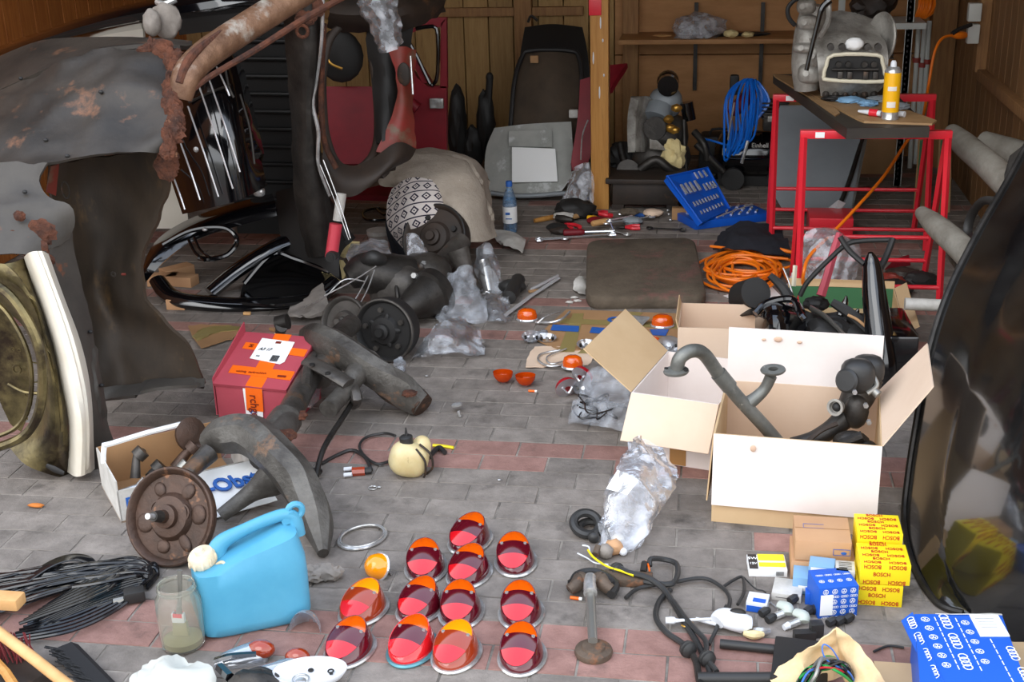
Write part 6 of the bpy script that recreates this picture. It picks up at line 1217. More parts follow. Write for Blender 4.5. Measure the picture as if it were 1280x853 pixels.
# ------------------------------------------------------------------ jar with brush
p = g(230, 806); t = thing('glass_jar', 'empty dirty glass jar without lid, left of the blue canister, a brush standing in it', 'jar', p); TT = frame(p)
b = MB(TT); b.lathe([(.0, .0), (.044, .0), (.05, .006), (.051, .04), (.053, .1), (.052, .125), (.043, .143), (.041, .15), (.044, .153), (.044, .16), (.042, .163), (.038, .162), (.038, .146), (.047, .124), (.048, .04), (.046, .008), (0, .006)], 36, caps=False); b.build('glass', 'glass_jar', t)
b = MB(TT); b.torus((0, 0, .152), .0435, .0022, n=32, m=6); b.build('thread_ring', 'glass_jar', t)
b = MB(TT); b.lathe([(0, .008), (.044, .008), (.045, .022), (0, .022)], 28); b.build('residue', 'liquid', t)
t = thing('paint_brush', 'paint brush with pale handle standing in the glass jar', 'brush', p+V((0, 0, .02)))
b = MB(TT); b.tube([(-.002, 0, .085), (.006, 0, .13), (.014, 0, .2)], [.008, .005, .007], 8, flat=(1, .6, (0, 1, 0))); b.build('handle', 'rod_grey', t)
b = MB(TT); b.box((-.004, 0, .075), (.03, .012, .022), bev=.002); b.build('ferrule', 'white_plastic', t)
b = MB(TT); b.box((-.004, 0, .082), (.022, .014, .008)); b.build('red_band', 'trestle_red', t)
b = MB(TT); b.loft([[(-.02, 0, .065), (.012, 0, .065)], [(-.024, 0, .024), (.014, 0, .024)]], 8, 6, .01, amp=.001); b.build('bristles', 'liquid', t)
# ------------------------------------------------------------------ black cable bundle
b = MB(); rr = random.Random(21)
for k in range(30):
    f_ = k/29; yo = -20+44*f_
    pts = [g(-70, 752+yo*1.3+rr.uniform(-4, 4), .006+.012*rr.random()), g(-10, 742+yo*1.1+rr.uniform(-4, 4), .012+.02*rr.random()), g(60, 725+yo*.75+rr.uniform(-4, 4), .015+.03*rr.random()), g(120, 716+yo*.6+rr.uniform(-3, 3), .015+.03*rr.random()), g(165, 708+yo*.5+rr.uniform(-3, 3), .012+.03*rr.random()), g(186, 712+yo*.45, .012+.02*rr.random())]
    b.tube(pts, rr.choice((.0045, .004, .0065)), 6, flat=(1, .7, (0, 0, 1)))
for k in range(9):
    b.tube([g(-50, 752+k*2, .02), g(20, 728+k, .03), g(64, 702+k*.8, .035+.003*k), (g(92, 694+k*.8, .03+.003*k)), g(114, 698+k, .03), g(122, 712, .02)], .0038, 6, flat=(1, .7, (0, 0, 1)))
for k in range(7):
    b.tube([g(60-k*6, 756+k*4, .02+.004*k), g(130, 714+k*4.5, .035), g(165-k*2, 701+k*3, .035), g(184, 704+k*3, .03-.002*k), g(187-k*2, 722+k*2, .02), g(150, 736+k*4, .012), g(90, 762+k*4.5, .008+.002*k), g(34-k*5, 780+k*4, .008)], .0042, 6)
for k in range(9): b.tube([g(34+k*3, 797-k*4, .006), g(90+k*3, 770-k*3.5, .01+.002*k), g(150, 748-k*3, .014), g(178, 738-k*2.5, .02)], .0036, 6)
for k in range(3): b.tube([g(178, 712, .03), g(192, 704+k*3, .02), g(197, 716+k*2, .01), g(184, 732+k*2, .008)], .0045, 6)
tag(b.build('cable_bundle', 'cable_black'), 'thick bundle of shiny black cable lying at the left edge on the pavers', 'cable')
b = MB(); q = g(168, 744, .02); b.box((0, 0, 0), (.05, .035, .03), frame(q, .5), bev=.005); tag(b.build('cable_connector', 'rubber'), 'black connector block at the right lower end of the cable bundle', 'connector')
b = MB(); b.tube([g(142, 753, .012), g(155, 750, .014)], .009, 8, sm=0); tag(b.build('cable_sleeve', 'rod_grey'), 'short grey sleeve left of the black connector block', 'sleeve')
# ------------------------------------------------------------------ broom bits bottom left
t = thing('wooden_broom', 'wooden broom with long pale stick and dark bristles, cut by the lower left corner', 'broom', g(40, 840))
b = MB(); b.tube([g(-30, 770, .11), g(40, 822, .08), g(96, 866, .06)], .013, 10, sm=0); b.build('stick', 'wood_stick', t)
b = MB(); b.box((0, 0, .1), (.17, .045, .03), frame(g(-6, 795), .0), bev=.006); b.build('head', 'wood_stick', t)
b = MB(); rr = random.Random(3)
for k in range(70):
    q = g(-6, 795, .088)+V((-.08+.16*rr.random(), rr.uniform(-.02, .02), 0)); b.tube([q, q+V((rr.uniform(-.01, .04), rr.uniform(-.02, -.0), -.075))], .0016, 4, sm=0)
b.build('bristles', 'bristle_red', t)['kind'] = 'stuff'
t = thing('hand_brush', 'black bristled hand brush lying beside the pale broom stick', 'brush', g(108, 840))
b = MB(); A, B_ = g(82, 812, .02), g(130, 862, .02); b.tube([A, B_], [.03, .03], 6, sm=0, flat=(1, .5, (0, 0, 1))); b.build('back', 'bristle', t)
b = MB(); d_ = (B_-A)
for k in range(90):
    q = A+d_*rr.random()+V((rr.uniform(-.02, .02), 0, .0)); b.tube([q, q+V((-.035+rr.uniform(-.006, .006), -.012, .012+rr.uniform(0, .01)))], .0018, 4, sm=0)
b.build('bristles', 'bristle', t)['kind'] = 'stuff'
b = MB(); b.box((0, 0, .018), (.2, .12, .036), frame(g(10, 850), -.4), bev=.006); tag(b.build('dark_board_piece', 'brown_dark'), 'dark board piece under the broom in the lower left corner', 'board')
b = MB(); b.tube([g(-20, 812, .06), g(8, 842, .06), g(26, 870, .05)], .011, 8, sm=0); tag(b.build('wooden_stick', 'post_wood'), 'second darker wooden stick in the extreme lower left corner', 'stick')
# ------------------------------------------------------------------ chrome bits bottom
def horn(name, label, T, L, R_, mats=('chrome',), end=None):
    b = MB(T); n = 14; prev = None
    for j in range(13):
        u = j/12; r = R_*(sin(PI*min(1, .5*u+.5*u*u+.0))**.5 if u < 1 else 0)*1.0 if 0 else R_*sqrt(max(.0, 1-(2*u-1)**4))*(.55+.45*u)
        rg = []
        for i in range(n+1):
            a = PI*i/n; rg.append(b.v((L*(u-.5), cos(a)*r, sin(a)*r*1.05)))
        if prev:
            for i in range(n): b.f([prev[i], prev[i+1], rg[i+1], rg[i]])
        prev = rg
    b.mi = 0; r_ = bmesh.ops.solidify(b.bm, geom=b.bm.faces[:], thickness=.0018); return tag(b.build(name, mats[0], ang=60), label, 'chrome part')
horn('chrome_overrider', 'chrome lamp shell, farther one beside the canister at the bottom left', frame(g(302, 826, .0), .5, .15), .13, .042)
horn('chrome_overrider', 'long chrome lamp shell in the bottom left in front of the farther one', frame(g(345, 844, .0), .42, .1), .15, .038)
for k, (x, y, r) in enumerate(((326, 812, .034), (372, 822, .03))):
    b = MB(); b.ell(g(x, y, .024), (r, r*.7, .022), Mx.Identity(4)); tag(b.build('amber_lens', 'lens_brown'), ['amber lens in the end of the farther chrome shell', 'amber lens in the end of the long chrome shell'][k], 'lens')
t = thing('chrome_end_cap', 'arched chrome cap standing below the blue canister, open side to the front', 'chrome part', g(381, 790))
b = MB(frame(g(381, 792, 0), .0)); prev = None
for j in range(9):
    u = j/8; rg = []
    for i in range(15):
        a = PI*i/14; rr_ = .038*sqrt(max(.02, 1-u*u)); rg.append(b.v((cos(a)*rr_, u*.05, sin(a)*rr_*1.5)))
    if prev:
        for i in range(14): b.f([prev[i], prev[i+1], rg[i+1], rg[i]])
    prev = rg
bmesh.ops.solidify(b.bm, geom=b.bm.faces[:], thickness=.002); b.build('shell', 'chrome', t, ang=60)
t = thing('lamp_housing', 'white oval lamp housing plate with holes at the bottom edge right of the chrome shells', 'lamp housing', g(386, 845))
Tn = frame(g(388, 848, .022), .25)
b = MB(Tn); b.lathe([(.0, .004), (.05, .0), (.07, .01), (.078, .022), (.082, .022), (.082, .018), (.072, .004), (.05, -.008), (0, -.006)], 40, sy=.62, caps=False); b.build('bowl', 'white_plastic', t)
for (x, y, s_) in ((-.02, -.012, .018), (.045, .01, .006), (.0, .03, .005)): b = MB(Tn); b.torus((x, y*.8, .004+abs(x)*.1), s_, .002, n=18, m=6); b.ell((x, y*.8, .002), (s_*.7, s_*.7, .003)); b.build('lamp_hole', 'dull_chrome' if s_ > .01 else 'black_matt', t)
b = MB(); b.blob(g(318, 856, .03), (.05, .03, .028), 2, .3); b.tube([g(300, 850, .02), g(325, 840, .035), g(345, 850, .03)], .012, 8); tag(b.build('dark_bracket', 'dark_metal'), 'dark metal bracket between the chrome shells and the white lamp housing', 'bracket')
b = MB(); b.tube([g(268, 826, .035), g(290, 820, .045), g(320, 818, .04)], .01, 6, flat=(1, .5, (0, 0, 1))); b.tube([g(275, 835, .03), g(288, 848, .04)], .012, 6); tag(b.build('black_bracket', 'black_gloss'), 'black bent bracket lying on the farther chrome shell', 'bracket')
scrap('white_cloth', 'crumpled white cloth at the bottom edge below the glass jar', 'cloth', gr(.006, [(186, 836, .02), (205, 828, .035), (228, 830, .02)], [(168, 850, .01), (210, 846, .04), (262, 842, .02)], [(160, 872), (210, 868, .02), (272, 862)]), 'socket_grey', amp=.026, sc=16)
# ------------------------------------------------------------------ reservoir
p = g(508, 585); t = thing('fluid_reservoir', 'cream plastic fluid reservoir with black cap and hoses lying on the pink pavers', 'reservoir', p)
b = MB(); T_ = frame(g(511, 574, .052), .5, 0, .35); b.ell((0, 0, 0), (.058, .046, .052), T_, 24, 16, pw=.75); b.build('tank', 'tank_cream', t)
b = MB(); b.ell((.036, .022, .02), (.03, .032, .05), T_, 20, 12, pw=.85); b.build('rear_lobe', 'tank_cream', t)
q = T_ @ V((-.02, .006, .05)); b = MB(); b.lathe([(.018, -.01), (.02, 0), (.02, .016), (.014, .02), (0, .02)], 20, aim(q, (-.12, 0, 1))); b.build('cap', 'rubber', t); b = MB(); b.tube([q+V((0, 0, .015)), q+V((0, 0, .045))], [.006, .002], 8, sm=0); b.build('nipple', 'rubber', t)
b = MB(); b.tube([T_ @ V(q_) for q_ in ((0, -.03, .045), (.03, -.05, .02), (.045, -.045, -.02), (.05, -.03, -.04))], .0035, 6); b.tube([T_ @ V(q_) for q_ in ((.01, -.02, .058), (.045, -.038, .04), (.066, -.035, 0), (.06, -.02, -.03))], .0035, 6); b.build('strap', 'brown_dark', t)
b = MB(); b.tube([g(536, 572, .02), g(548, 560, .01), g(556, 566, .01)], .008, 8); b.build('hose_stub', 'rubber', t)
b = MB(); b.tube([g(494, 574, .012), g(470, 580, .01), g(450, 562, .01), g(456, 548, .01), g(480, 542, .012), g(494, 545, .03)], .0045, 6); tag(b.build('rubber_hose', 'rubber'), 'thin black hose looping left of the cream reservoir', 'hose')
b = MB(); b.tube([g(464, 588, .01), g(456, 572, .01), g(440, 563, .008), g(420, 570, .006), g(402, 580, .006)], .0055, 6); tag(b.build('rubber_hose', 'rubber'), 'thicker black hose running left from the brown connector', 'hose')
b = MB(); b.tube([g(541, 557, .006), g(554, 558, .006), g(567, 560, .006)], .005, 6, sm=0); tag(b.build('cable_tie', 'wire_yellow'), 'yellow cable end on the pink pavers right of the reservoir', 'cable')
t = thing('plug_connector', 'brown plug connector with white pins left of the cream reservoir', 'connector', g(450, 592))
b = MB(); b.tube([g(440, 590, .012), g(456, 589, .012)], .014, 8, sm=0); b.build('body', 'lens_brown', t); b = MB(); b.tube([g(456, 589, .012), g(464, 588, .012)], .011, 8, sm=0); b.build('boot', 'rubber', t)
for dy in (-4, 3): b = MB(); b.tube([g(440, 590+dy, .012), g(430, 591+dy, .01)], .0065, 8, sm=0); b.build('pin', 'white_plastic', t)
for k, (x, y, lab) in enumerate(((573, 514, 'chrome headed stud standing on the pavers right of the cast arm end'), (602, 434, 'chrome stud on the pavers at the right tip of the clear bag'))):
    t = thing('chrome_stud', lab, 'stud', g(x, y+4)); b = MB(); b.lathe([(0, .022), (.018, .022), (.02, .028), (.012, .034), (0, .035)], 18, aim(g(x, y+2), (-.2, .2, 1))); b.build('head', 'dull_chrome', t); b = MB(); b.cyl(g(x+2, y+7, .003), g(x, y, .022), .0055, n=10); b.build('thread', 'dull_chrome', t)
for k, (x, y) in enumerate(((468, 608), (474, 609), (624, 600), (445, 478+0), (533, 470))):
    b = MB(); b.ell(g(x, y, .004), (.006, .005, .003)); tag(b.build('bright_speck', 'dull_chrome'), 'tiny bright metal speck on the pavers', 'metal bit', 'metal bits on the pavers')
# lamps and bits on the flat carton
def half_lens(x, y, lab, tilt=0, r=.035):
    b = MB(frame(g(x, y, .004), tilt)); prev = None
    for j in range(8):
        u = j/7; rr_ = r*sqrt(max(.02, 1-(u*.98)**2)); rg = []
        for i in range(21):
            a = 2*PI*i/20; rg.append(b.v((cos(a)*rr_*1.0, sin(a)*rr_*.8, r*1.1*(1-u))))
        if prev:
            for i in range(20): b.f([prev[i], prev[i+1], rg[i+1], rg[i]])
        prev = rg
    bmesh.ops.solidify(b.bm, geom=b.bm.faces[:], thickness=.0018); return tag(b.build('orange_lens', 'orange_lens', ang=60), lab, 'lens')
half_lens(629, 478, 'orange bowl-shaped lens, left of the two on the grey pavers'); half_lens(657, 482, 'orange bowl-shaped lens, right of the two on the grey pavers', .2)
def dome_lamp(x, y, lab, r=.04, m='lens_amber', z=0, base='chrome', sy=.75):
    t = thing('indicator_lamp', lab, 'indicator lamp', g(x, y)); Tq = frame(g(x, y, z))
    b = MB(Tq); b.lathe([(0, 0), (r*1.05, 0), (r*1.12, .004), (r*1.05, .009), (r*.95, .01)], 28, sy=sy, caps=False); b.build('base', base, t)
    b = MB(Tq); b.lathe([(r, .008), (r*1.0, .022), (r*.86, .038), (r*.5, .046), (0, .047)], 28, sy=sy, caps=False); b.build('lens', m, t); return t
dome_lamp(659, 400, 'orange domed indicator lamp with chrome base above the silver wire clip', .04)
dome_lamp(828, 408, 'orange domed indicator lamp at the right edge of the flat carton', .042, z=.01)
dome_lamp(716, 460, 'orange domed lamp beside the red lamp backs', .036, z=.012)
def chrome_bowl(x, y, lab, r=.045, tiltx=.9, z=.03, name='lamp_reflector'):
    t = thing(name, lab, 'lamp part', g(x, y)); Tq = frame(g(x, y, z), 0, tiltx)
    b = MB(Tq); b.lathe([(r*.3, -.015), (r*.75, -.008), (r, .006), (r*1.06, .008), (r*1.0, .003)], 28, sy=.8, caps=False); b.f if 0 else None; bmesh.ops.solidify(b.bm, geom=b.bm.faces[:], thickness=.002); b.build('bowl', 'chrome', t, ang=60)
    b = MB(Tq); b.cyl((0, 0, -.016), (0, 0, .006), r*.28, r*.2, 16); b.build('bulb_holder', 'dull_chrome', t)
    for s_ in (-1, 1): b = MB(Tq); b.cyl((s_*r*.62, 0, -.006), (s_*r*.62, 0, .006), .005, n=8); b.build('screw', 'dark_metal', t)
    return t
chrome_bowl(762, 430, 'chrome lamp reflector standing upright beside the box flap', .046, 1.0, .035); chrome_bowl(836, 432, 'chrome lamp reflector lying at the left edge of the rear box', .042, .8, .03)
chrome_bowl(733, 432, 'smaller chrome reflector left of the upright one', .034, .3, .02); chrome_bowl(664, 422, 'chrome reflector at the left in the row of three bright parts', .034, .5, .02); chrome_bowl(684, 424, 'chrome reflector at the right in the row of three bright parts', .034, .2, .014)
horn('chrome_shell', 'small chrome shell between the two row reflectors on the flat carton', frame(g(675, 420, .0), .3), .07, .026)
b = MB(); b.poly([g(784, 396, .035), g(812, 398, .035), g(802, 408, .012), g(794, 408, .012)], .02, (0, 1, 0)); tag(b.build('chrome_wedge', 'dull_chrome'), 'wedge-shaped chrome lamp base left of the domed orange lamp', 'lamp part')
b = MB(); b.ell(g(812, 425, .018), (.04, .02, .016)); tag(b.build('orange_lens', 'orange_lens'), 'orange lens lying low between the chrome reflectors near the rear box', 'lens')
for k, (x, y, lab) in enumerate(((708, 484, 'red lamp back with chrome plate, left one by the cable bag'), (728, 470, 'red lamp back, rear one by the cable bag'))):
    t = thing('red_lamp_back', lab, 'lamp part', g(x, y)); Tq = frame(g(x, y, .035), .5-k, -1.25)
    b = MB(Tq); b.lathe([(.0, .025), (.02, .022), (.035, .01), (.04, -.006)], 24, caps=False); bmesh.ops.solidify(b.bm, geom=b.bm.faces[:], thickness=.002); b.build('cup', 'trestle_red', t)
    b = MB(Tq); b.lathe([(.012, -.012), (.036, -.008), (.04, -.006)], 24, caps=False); bmesh.ops.solidify(b.bm, geom=b.bm.faces[:], thickness=.0015); b.build('plate', 'chrome', t)
    b = MB(Tq); b.tube([(-.02, -.01, -.012), (0, .01, -.02), (.015, -.01, -.015)], .004, 6); b.build('spring_clip', 'chrome', t)
chrome_bowl(729, 486, 'round chrome bulb plate nearest the cable bag', .03, 1.0, .03)
for k, (x, y, rz, lab) in enumerate(((665, 489, -.05, 'cigarette butt on the grey pavers below the right orange bowl lens'), (719, 748, -.15, 'cigarette butt beside the steering joint'))):
    t = thing('cigarette_butt', lab, 'cigarette butt', g(x, y)); Tq = frame(g(x, y, .005), rz); b = MB(Tq); b.cyl((-.012, 0, 0), (.01, 0, 0), .0042, n=10); b.build('filter', 'orange_tape', t); b = MB(Tq); b.cyl((.01, 0, 0), (.017, 0, 0), .0042, n=10); b.build('paper', 'white_paper', t)
# rubber rings
b = MB(); b.torus((0, 0, 0), .035, .012, frame(g(733, 655, .03), .4, .5)); b.torus((0, 0, 0), .03, .011, frame(g(738, 660, .014), 0, .1)); tag(b.build('rubber_ring', 'rubber'), 'two stacked black rubber rings left of the tall clear bag', 'rubber ring')
b = MB(); b.ell(g(742, 672, .016), (.016, .014, .016)); tag(b.build('rubber_bush', 'rubber'), 'small black rubber bush just below the rubber rings', 'rubber part')
# ------------------------------------------------------------------ cartons
def carton(name, label, A, B_, depth, h, m, flaps, mi=None, th=.004, loc=None, fh=None):
    A = V((A.x, A.y, 0)); B_ = V((B_.x, B_.y, 0)); d = (B_-A); L = d.length; d.normalize(); TT = Mx.Translation(A) @ Mx.Rotation(atan2(d.y, d.x), 4, 'Z')
    t = thing(name, label, 'carton', A, atan2(d.y, d.x))
    b = MB(TT); b.box((L/2, depth/2, .003), (L-.002, depth-.002, .005)); b.build('base', m, t)
    for (c_, s_, nm) in (((L/2, th/2, h/2), (L, th, h), 'front_wall'), ((L/2, depth-th/2, h/2), (L, th, h), 'back_wall'), ((th/2, depth/2, h/2), (th, depth-2*th, h), 'side_wall'), ((L-th/2, depth/2, h/2), (th, depth-2*th, h), 'side_wall')):
        b = MB(TT); b.box(c_, s_); b.build(nm, (mi or m) if nm in ('back_wall',) else m, t)
    for (side, an, ln, mm, *sk) in flaps:
        a = radians(an); o = {'front': V((0, -1, 0)), 'back': V((0, 1, 0)), 'left': V((-1, 0, 0)), 'right': V((1, 0, 0))}[side]
        e0, e1 = {'front': ((0, 0, h), (L, 0, h)), 'back': ((0, depth, h), (L, depth, h)), 'left': ((0, 0, h), (0, depth, h)), 'right': ((L, 0, h), (L, depth, h))}[side]
        dv = (V((0, 0, 1))*cos(a)+o*sin(a))*ln; e0 = V(e0)+o*.002; e1 = V(e1)+o*.002; s0, s1 = sk if sk else (0, 0); ev = (e1-e0).normalized()
        b = MB(TT); b.loft([[e0, e0.lerp(e1, .5), e1], [e0+dv*.5+ev*s0*.5, (e0+e1)/2+dv*.52+o*.004, e1+dv*.5+ev*s1*.5], [e0+dv+ev*s0, (e0+e1)/2+dv+ev*(s0+s1)/2, e1+dv+ev*s1]], 10, 8, th*.9, back=-o); b.build('flap', mm, t)
    return t, TT, L
t1, T1, L1 = carton('open_carton', 'largest open cardboard box with exhaust pipes in it, beside the black car wing', g(889, 652), g(1094, 671), .38, .262, 'carton_tan', [('front', 177, .205, 'carton_white'), ('back', 4, .16, 'carton_white'), ('right', 34, .2, 'carton_light', .02, -.05), ('left', 176, .2, 'carton_tan')], mi='carton_light')
for (x, z, r) in ((.14, .395, .012), (.2, .39, .007), (.1, .392, .006)):
    b = MB(T1); b.ell((x, .38+.0075, z), (r, .002, r*.7), n=12, m=6) if 0 else b.ell((x, .385, z), (r, .0035, r*.7), n=12, m=6); b.build('grease_stain', 'stain', t1)
b = MB(T1); b.ell((.105, -.0165, .235), (.008, .003, .01), n=12, m=6); b.build('grease_stain', 'stain', t1)
t2, T2, L2 = carton('open_carton', 'middle-sized open cardboard box left of the largest box, brown tape on its front', g(789, 573), g(896, 590), .36, .215, 'carton_white', [('front', 138, .15, 'carton_light'), ('left', 52, .19, 'carton_tan', .0, .02)], mi='carton_white')
b = MB(T2); b.box((L2*.55, -.001, .085), (.05, .002, .165)); b.build('tape_strip', 'tape_brown', t2)
t3, T3, L3 = carton('open_carton', 'small open cardboard box behind the middle one', g(846, 478), g(955, 482), .26, .2, 'carton_light', [('left', 12, .03, 'carton_tan')], mi='carton_light')
t4, T4, L4 = carton('parts_tray', 'low tan cardboard tray with black car parts behind the largest box', g(985, 440), g(1130, 446), .5, .09, 'carton_tan', [('back', 8, .03, 'carton_tan'), ('right', 60, .05, 'carton_tan')], mi='green_print')
# pipes in box 1
t = thing('exhaust_manifold_pipe', 'grey J-shaped exhaust pipe with flanges sticking out of the largest box to the left', 'pipe', w(980, 552, 3.3))
b = MB(); b.tube([w(846, 462, 3.22), w(850, 448, 3.22), w(864, 439, 3.24), w(880, 443, 3.27), w(900, 470, 3.3), w(925, 500, 3.32), w(958, 536, 3.34), w(985, 568, 3.36)], .019, 16); b.build('main_pipe', 'pipe_iron', t)
b = MB(); q = w(845, 466, 3.21); b.lathe([(0, 0), (.034, 0), (.036, .004), (.034, .009), (0, .009)], 24, aim(q, (.1, -.25, 1)), sy=.6); b.build('flange', 'pipe_iron', t)
for dx in (-1, 1): b = MB(); b.cyl(q+V((dx*.026, 0, .006)), q+V((dx*.026, 0, .013)), .006, n=6); b.build('flange_hole', 'black_matt', t)
b = MB(); b.tube([w(898, 467, 3.3), w(912, 484, 3.31)], .023, 14, sm=0); b.build('joint_collar', 'pipe_iron', t)
b = MB(); b.tube([w(930, 508, 3.33), w(944, 498, 3.34), w(956, 486, 3.35), w(964, 470, 3.35)], [.022, .018, .016, .017], 14); b.build('branch', 'pipe_iron', t)
q = w(966, 464, 3.34); b = MB(); b.lathe([(.014, -.001), (.034, 0), (.036, .004), (.034, .008), (.014, .008), (.012, -.02)], 24, aim(q, (.1, -.35, 1)), sy=.62, caps=False); b.build('flange', 'pipe_iron', t)
t = thing('intake_manifold', 'dark carburettor and intake manifold standing in the right of the largest box', 'carburettor', w(1040, 555, 3.3))
b = MB(); b.tube([w(1082, 470, 3.42), w(1070, 500, 3.4), w(1050, 528, 3.37), w(1020, 548, 3.34), w(990, 556, 3.32)], [.05, .045, .03, .024, .02], 16); b.build('manifold_pipe', 'dark_metal', t)
b = MB(); b.ell(w(1072, 470, 3.36), (.048, .04, .048), pw=.75); b.ell(w(1085, 462, 3.4), (.045, .04, .04), pw=.7); b.build('carburettor_body', 'rubber', t)
b = MB(); q = w(1060, 476, 3.33); b.lathe([(0, 0), (.032, 0), (.034, .008), (.028, .014), (0, .015)], 22, aim(q, (-.6, -.8, .25))); b.build('diaphragm_cover', 'rubber', t)
b = MB(); q = w(1046, 509, 3.34); b.lathe([(.012, .0), (.022, 0), (.024, .012), (.017, .012), (.014, -.02)], 20, aim(q, (-.5, -.8, .2)), caps=False); b.build('port_ring', 'alu_cast', t)
b = MB(); b.ell(q, (.013, .013, .013)); b.build('port_opening', 'black_matt', t)
b = MB(); b.ell(w(1070, 515, 3.36), (.035, .03, .05)); b.build('inlet_bowl', 'dark_metal', t)
b = MB(); b.tube([w(1090, 468, 3.36), w(1096, 482, 3.34), w(1084, 492, 3.33)], .007, 8); b.cyl(w(1092, 488, 3.34), w(1098, 494, 3.33), .012); b.build('throttle_lever', 'rod_grey', t)
b = MB(); b.ell(w(1064, 552, 3.3), (.05, .03, .03)); b.ell(w(1083, 560, 3.28), (.03, .03, .02)); b.tube([w(1050, 556, 3.28), w(1078, 545, 3.28)], .015, 8, sm=0); b.build('pump_cover', 'dark_metal', t)
b = MB(); b.tube([w(1000, 562, 3.25), w(1024, 540, 3.27), w(1046, 530, 3.3)], .007, 6); b.build('linkage_rod', 'brown_dark', t)
for pts in ((1068, 489), (1082, 506), (1086, 527)): b = MB(); q = w(*pts, 3.31); b.cyl(q, q+V((0, -.012, 0)), .007, n=6); b.build('bolt', 'dull_chrome', t)
# black parts behind
t = thing('black_fan_shroud', 'shiny black rounded sheet metal shroud in the parts pile behind the boxes', 'sheet metal part', g(975, 440))
b = MB(); b.loft(rows([(948, 384, 4.3), (970, 374, 4.35), (998, 380, 4.35)], [(944, 398, 4.2), (968, 388, 4.1), (1006, 396, 4.2)], [(944, 424, 4.15), (970, 424, 4.05), (1008, 424, 4.15)]), 16, 14, .01); b.build('shell', 'black_gloss', t)
b = MB(); b.tube([w(944, 392, 4.15), w(960, 378, 4.18), w(990, 374, 4.2), w(1000, 392, 4.12), w(1006, 400, 4.1)], .012, 8); b.build('edge', 'black_gloss', t)
b = MB(); b.ell(w(938, 372, 4.45), (.05, .03, .04)); b.cyl(w(930, 372, 4.5), w(945, 366, 4.4), .06, .055, 24); tag(b.build('black_cup', 'black_matt'), 'round black cup at the left of the black parts pile', 'metal part')
b = MB(); b.loft(rows([(910, 376, 4.5), (940, 372, 4.45), (950, 380, 4.4)], [(918, 396, 4.4), (940, 392, 4.35), (950, 398, 4.35)]), 10, 8, .008); tag(b.build('grey_tin_plate', 'dark_metal'), 'curved grey tin plate between the red cup and the black shroud', 'metal part')
b = MB(frame(g(897, 408))); b.lathe([(0, 0), (.058, 0), (.054, .05), (.05, .052), (0, .05)], 26); tag(b.build('red_cup', 'pink_box'), 'dull red round cup on the pavers between carton and black parts', 'cup')
def stick(name, lab, cat, pts, r, m, flat=None, Yn=8):
    b = MB(); b.tube([w(*q) for q in pts], r, Yn, flat=flat); return tag(b.build(name, m), lab, cat)
stick('black_exhaust_pipe', 'upright tapered black exhaust pipe behind the right of the largest box', 'pipe', ((1088, 316, 4.25), (1090, 332, 4.25), (1093, 370, 4.2), (1098, 410, 4.15), (1102, 450, 4.1), (1104, 480, 4.1)), [.008, .03, .04, .045, .048, .045], 'black_gloss', Yn=18)
stick('black_frame_rod', 'thin black bent frame arching from the trestle foot over the parts', 'frame', ((1000, 370, 4.35), (1010, 352, 4.35), (1035, 326, 4.35), (1058, 306, 4.35), (1080, 301, 4.35), (1116, 300, 4.35)), .009, 'black_matt')
stick('black_frame_rod', 'short black rod crossing behind the upright exhaust pipe, right one', 'frame', ((1116, 299, 4.34), (1108, 320, 4.3), (1099, 338, 4.25)), .012, 'black_matt')
stick('black_frame_rod', 'short black rod leaning onto the upright exhaust pipe, left one', 'frame', ((1050, 296, 4.3), (1062, 314, 4.28), (1080, 330, 4.25)), .010, 'black_matt')
stick('pink_strut', 'short dull pink strut leaning in front of the trestle', 'strut', ((1049, 292, 4.5), (1043, 312, 4.47), (1034, 345, 4.43), (1026, 370, 4.4)), [.012, .016, .016, .018], 'pink_box', Yn=6)
stick('white_strip', 'small white upright strip by the trestle foot', 'strip', ((994, 332, 4.55), (992, 358, 4.52)), .008, 'cream_edge', Yn=4)
stick('thin_rod', 'thin pale rod in the black parts pile', 'rod', ((979, 335, 4.5), (986, 352, 4.48), (992, 372, 4.45)), .003, 'dull_chrome')
stick('perforated_bracket', 'worn grey perforated bracket lying slanting in the black parts pile', 'bracket', ((1014, 386, 4.22), (1034, 398, 4.18), (1060, 424, 4.1)), .026, 'rod_grey', flat=(1, .3, (0, .7, .7)), Yn=6)
stick('black_lever', 'black flat lever rising from the left of the parts pile', 'lever', ((962, 344, 4.4), (980, 362, 4.38), (994, 390, 4.3), (1000, 404, 4.2)), [.012, .018, .022, .02], 'black_matt', flat=(1, .5, (0, 1, 0)), Yn=6)
stick('black_lever', 'black flat lever at the right of the perforated bracket', 'lever', ((1040, 378, 4.25), (1062, 392, 4.22), (1086, 414, 4.18)), [.014, .02, .02], 'black_matt', flat=(1, .5, (0, 1, 0)), Yn=6)
stick('rusty_rod', 'thin rusty rod in the black parts pile', 'rod', ((1060, 394, 4.2), (1072, 400, 4.18), (1086, 412, 4.15)), .005, 'carton_brown')
stick('black_plug_lead', 'black spike-shaped plug cap, left of two in the parts tray', 'plug cap', ((1058, 370, 4.35), (1056, 380, 4.35), (1050, 395, 4.33)), [.003, .012, .014], 'black_gloss')
stick('black_plug_lead', 'black spike-shaped plug cap, right of two in the parts tray', 'plug cap', ((1073, 386, 4.3), (1070, 392, 4.3), (1064, 400, 4.28)), [.003, .012, .014], 'black_gloss')
